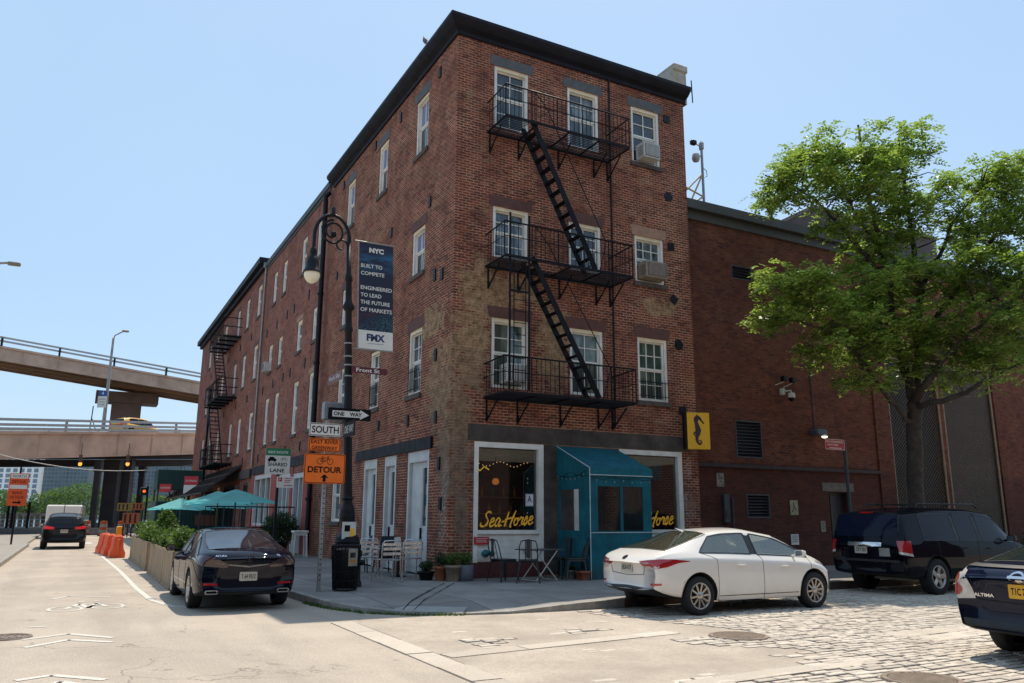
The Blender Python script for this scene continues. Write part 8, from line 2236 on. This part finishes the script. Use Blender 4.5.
limb([fork, W2(908, 380, 24.8), W2(900, 355, 24.8), W2(893, 330, 24.8), W2(890, 290, 24.8), W2(882, 250, 24.8), W2(870, 205, 24.8), W2(862, 160, 24.8), W2(858, 125, 24.8)], .15, .03)
limb([W2(917, 375, 25), W2(918, 330, 25.2), W2(920, 290, 25.3), W2(912, 240, 25.3), W2(905, 190, 25.3), W2(900, 150, 25), W2(900, 122, 25)], .13, .03)
limb([W2(890, 290, 24.8), W2(870, 262, 24.5), W2(845, 232, 24.5), W2(820, 205, 24.4), W2(790, 185, 24.4), W2(765, 175, 24.4)], .08, .02)
limb([W2(912, 425, dT-.3), W2(895, 405, 24.2), W2(878, 385, 23.8), W2(862, 360, 23.6), W2(840, 340, 23.4), W2(810, 325, 23.2), W2(775, 318, 23)], .08, .02)
limb([W2(900, 355, 24.8), W2(880, 335, 24), W2(850, 312, 23.6), W2(815, 295, 23.3), W2(780, 285, 23.2)], .07, .02)
limb([W2(920, 290, 25.3), W2(940, 255, 25.4), W2(955, 220, 25.4), W2(972, 200, 25.4), W2(984, 182, 25.4)], .08, .02)
limb([W2(935, 320, 25.4), W2(960, 315, 24.5), W2(990, 300, 24), W2(1020, 280, 23.6), W2(1060, 265, 23.4)], .08, .02)
limb([W2(882, 250, 24.8), W2(860, 220, 24.6), W2(835, 175, 24.6), W2(815, 140, 24.6)], .06, .02)
# crown clumps: (u, v, dist, radius px across, radius px up, weight)
CR = [(778, 180, 24.4, 20, 9, .8), (795, 190, 24.4, 26, 22, 1.4), (800, 162, 24.6, 20, 18, 1.0), (828, 160, 24.6, 30, 24, 1.8), (862, 156, 24.8, 26, 24, 1.6), (858, 190, 24.6, 34, 30, 2.2),
  (903, 146, 25, 28, 13, 1.1), (900, 174, 25, 36, 30, 2.2), (935, 178, 25.3, 20, 16, .5), (985, 186, 25.4, 30, 24, 1.5), (1012, 178, 25.3, 22, 16, .9), (1015, 235, 25., 34, 34, 1.4), (1008, 215, 25.2, 34, 50, 2.6), (960, 225, 25.2, 34, 30, 1.8), (915, 215, 25.2, 36, 30, 1.8),
  (875, 235, 24.8, 32, 26, 1.8), (835, 228, 24.5, 18, 14, .6), (900, 275, 24.6, 45, 30, 2.4), (955, 275, 24.6, 45, 34, 2.6), (1005, 285, 23.8, 40, 38, 2.8), (1050, 250, 23.8, 40, 70, 3.), (1050, 330, 23.2, 40, 34, 1.6),
  (780, 285, 23.2, 30, 14, 1.4), (774, 318, 23.1, 20, 10, .8), (812, 300, 23.3, 32, 22, 1.8), (845, 325, 23.5, 36, 28, 2.1), (820, 350, 23.2, 26, 10, .7), (858, 290, 24.2, 30, 26, 1.8), (880, 340, 24, 34, 32, 2.4), (868, 378, 23.6, 26, 12, .8),
  (925, 325, 24.4, 40, 30, 2.4), (970, 335, 24, 40, 30, 2.4), (1010, 345, 23.2, 32, 26, 1.4), (915, 362, 24.2, 28, 12, .7), (955, 372, 23.6, 34, 10, .6), (1000, 372, 23, 24, 9, .4), (985, 385, 22.8, 10, 5, .12)]
leaf = MB(); twig = MB(); tot = sum(c[5] for c in CR); NCL = 11500
lim_pts = [(p, r) for P_, R__ in limbs[1:] for p, r in zip(P_, R__)]
from mathutils.kdtree import KDTree
kd = KDTree(len(lim_pts))
for i, (p, r) in enumerate(lim_pts): kd.insert(p, i)
kd.balance()
LV, LF_ = [], []
rgt = Vector((rt[0], rt[1], 0)); fwv = Vector((fh[0], fh[1], 0))
for (u, v, dd_, ru, rv, w) in CR:
    dd_ -= 2.2; c = D(u, v, dd_); k = dd_/F
    # sub-clumps along small twigs
    nsub = max(2, int(w*9.5)); 
    for s_ in range(nsub):
        q = Vector((TR.gauss(0, 1), TR.gauss(0, 1), TR.gauss(0, 1))).normalized()*TR.random()**.42
        sc_p = c+rgt*(q.x*ru*k)+Vector((0, 0, q.z*rv*k))+fwv*(q.y*1.9)
        if sc_p.y > .15 and sc_p.z < 11.9: sc_p.y = .15-abs(TR.gauss(0, .4))
        co, idx, dist_ = kd.find(sc_p)
        mid_ = (co+sc_p)/2+Vector((TR.gauss(0, .12), TR.gauss(0, .12), TR.gauss(0, .1)+dist_*.08))
        if dist_ < 3.: twig.tube([co, mid_, sc_p], [min(.035, .012+dist_*.01), .014, .006], 4, caps=False)
        tang = (sc_p-co).normalized() if dist_ > .05 else Vector((0, 0, 1))
        ncl = int(NCL*w/tot/nsub)+1
        for j in range(ncl):
            r_ = TR.random()**.6*.5
            off = Vector((TR.gauss(0, 1), TR.gauss(0, 1), TR.gauss(0, .55))).normalized()*r_
            p = sc_p+off
            if p.y > .2 and p.z < 11.9: continue
            # a compound leaf: a drooping stalk with 7 leaflets
            az = TR.uniform(0, 6.283); dr_ = Vector((math.cos(az), math.sin(az), TR.uniform(-.5, .25))).normalized()
            sd = dr_.cross(Vector((0, 0, 1))).normalized(); nn_ = sd.cross(dr_); L_ = TR.uniform(.16, .3)
            tilt = TR.uniform(-.6, .6); sd = (sd*math.cos(tilt)+nn_*math.sin(tilt))
            for m_ in range(4):
                bp_ = p+dr_*(L_*m_/3)+Vector((0, 0, -.35*L_*(m_/3)**2))
                for sg in ((1, -1) if m_ < 3 else (0,)):
                    ld = (sd*sg*.9+dr_*.55+Vector((0, 0, TR.uniform(-.45, .1)))).normalized() if sg else dr_
                    wv_ = ld.cross(sd.cross(dr_) if sg == 0 else nn_).normalized() if True else sd
                    ll = TR.uniform(.10, .17); ww = ll*.27; n0 = len(LV)
                    LV.extend([bp_, bp_+ld*ll*.5+wv_*ww, bp_+ld*ll, bp_+ld*ll*.5-wv_*ww]); LF_.append((n0, n0+1, n0+2, n0+3))
g = MB(); T0 = tb_
for P_, R__ in limbs: g.tube([p-T0 for p in P_], R__, 10)
# root flare
g.lathe([(.42, -.05), (.33, .05), (.28, .25), (.25, .5)], n=12)
g.build('trunk', m_bark, tr, smooth=True)
twig.v = [tuple(Vector(v_)-T0) for v_ in twig.v]; twig.build('twigs', m_bark, tr)
leaf.v = [tuple(v_-T0) for v_ in LV]; leaf.f = LF_; leaf.m = [0]*len(LF_); leaf.sm = [False]*len(LF_)
leaf.build('crown', m_leaf, tr)
print('leaflets', len(LF_), 'setts', cnt)
# little hedge beyond the dark suv at the right edge
o = thing('green_car', 'dark green parked car glimpsed beyond the dark suv at the right edge', 'car')
bpy.data.objects.remove(o)
hb = thing('shrub', 'low dark green shrub behind the dark suv at the right edge', 'shrub', (21.5, -2.2, SW)); g = MB(); leaf_ball(g, (0, 0, .6), 1.1, 2600, .1, 0, .6); g.build('foliage', m_leafdk, hb)
g = MB(); 
for i in range(6): g.tube([(0, 0, 0), (rnd.uniform(-.6, .6), rnd.uniform(-.6, .6), .8)], .02, 5)
g.build('stems', m_bark, hb)
# bird on the cornice
bd = thing('pigeon', 'small grey pigeon perched on the cornice at the upper left', 'bird', (-.38, 1.55, 15.08), R(90))
g = MB(); g.lathe([(0, -.16), (.03, -.14), (.065, -.05), (.07, .02), (.045, .09), (.03, .12), (.035, .15), (.03, .18), (0, .2)], c=(0, 0, .12), axis=(.5, 0, .86), n=10); g.tube([(-.08, 0, .02), (-.2, 0, -.0)], [.03, .012], 6); g.tube([(.13, 0, .30), (.17, 0, .29)], [.008, .002], 5)
for s_ in (-.02, .02): g.tube([(0, s_, .06), (.01, s_, 0)], .005, 4)
g.build('body', M('pigeon_grey', (.12, .12, .14), .7), bd)
# building masses across the street, behind the camera: what the windows and paint reflect, and what bounces light
opp = [(-60, -18, -60, -40, 17), (-14, 22, -62, -42, 19), (28, 60, -60, -40, 15), (-40, -24, -28, 60, 14)]
opp = [(-60, -18, -60, -36, 15), (-14, 22, -62, -38, 17), (28, 60, -60, -36, 14)]
ol = ['tall brick block across the side street behind the camera, left part', 'tall brick block across the side street behind the camera, middle part', 'brick block across the side street behind the camera, right part', 'long brick block on the left side of the street, outside the frame']
bm_opp = brick('brick_opposite', (.10, .055, .045), (.08, .04, .035), (.12, .09, .08))
for (x0, x1, y0, y1, h), lb in list(zip(opp, ol))[:3]:
    o = thing('brick_building', lb, 'building'); g = MB(); g.box(x0, x1, y0, y1, 0, h)
    g.build('wall', bm_opp, o); g = MB()
    for i in range(int((x1-x0-2)/2.6)):
        for k in range(int((h-4)/3.3)): g.box(x0+1.2+i*2.6, x0+2.3+i*2.6, y1+.0, y1+.04, 4.6+k*3.3, 6.4+k*3.3)
    g.build('window', m_glass_d, o)

# ============================================================ CAMERA, SUN, SKY
cam_d = bpy.data.cameras.new('camera'); cam = bpy.data.objects.new('camera', cam_d); COL.objects.link(cam)
fwd3 = Vector((fh[0]*cp, fh[1]*cp, sp)); up3 = Vector((-fh[0]*sp, -fh[1]*sp, cp)); rt3 = Vector((rt[0], rt[1], 0))
c, s = math.cos(RO), math.sin(RO)
r_ = rt3*c-up3*s; u_ = rt3*s+up3*c
cam.matrix_world = Matrix(((r_.x, u_.x, -fwd3.x, CAM.x), (r_.y, u_.y, -fwd3.y, CAM.y), (r_.z, u_.z, -fwd3.z, CAM.z), (0, 0, 0, 1)))
cam_d.sensor_width = 36; cam_d.lens = F/1024*36; cam_d.clip_end = 5000; cam_d.clip_start = .1
SC.camera = cam
AZ = R(42.7); EL = R(65.5)     # azimuth clockwise from +Y
sun_d = bpy.data.lights.new('sun', 'SUN'); sun_d.energy = 5.0; sun_d.angle = R(.53); sun_d.color = (1., .90, .76)
sun = bpy.data.objects.new('sun', sun_d); COL.objects.link(sun)
tosun = Vector((math.sin(AZ)*math.cos(EL), math.cos(AZ)*math.cos(EL), math.sin(EL)))
sun.rotation_euler = tosun.to_track_quat('Z', 'Y').to_euler()
wd = bpy.data.worlds.new('World'); SC.world = wd; wd.use_nodes = True
nt = wd.node_tree; bgn = nt.nodes['Background']
sk = nt.nodes.new('ShaderNodeTexSky'); sk.sky_type = 'NISHITA'; sk.sun_disc = False; sk.sun_elevation = EL; sk.sun_rotation = AZ
sk.air_density = 1.15; sk.dust_density = 1.0; sk.ozone_density = 1.5; sk.altitude = 0
hs = nt.nodes.new('ShaderNodeHueSaturation'); hs.inputs['Saturation'].default_value = 1.12
nt.links.new(sk.outputs[0], hs.inputs['Color']); mxw = nt.nodes.new('ShaderNodeMix'); mxw.data_type = 'RGBA'; wn = nt.nodes.new('ShaderNodeTexNoise'); wn.inputs['Scale'].default_value = 1.6; wn.inputs['Detail'].default_value = 5; wc_ = nt.nodes.new('ShaderNodeTexCoord'); nt.links.new(wc_.outputs['Generated'], wn.inputs['Vector']); wm_ = nt.nodes.new('ShaderNodeMath'); wm_.operation = 'MULTIPLY_ADD'; nt.links.new(wn.outputs[0], wm_.inputs[0]); wm_.inputs[1].default_value = .5; wm_.inputs[2].default_value = .38; nt.links.new(wm_.outputs[0], mxw.inputs[0]); mxw.inputs[7].default_value = (3.7, 5.15, 6.8, 1); nt.links.new(hs.outputs[0], mxw.inputs[6]); nt.links.new(mxw.outputs[2], bgn.inputs[0]); bgn.inputs[1].default_value = .15
SC.view_settings.view_transform = 'Standard'; SC.view_settings.look = 'None'; SC.view_settings.exposure = 0
SC.cycles.max_bounces = 8; SC.cycles.use_denoising = True; SC.cycles.sample_clamp_indirect = 6
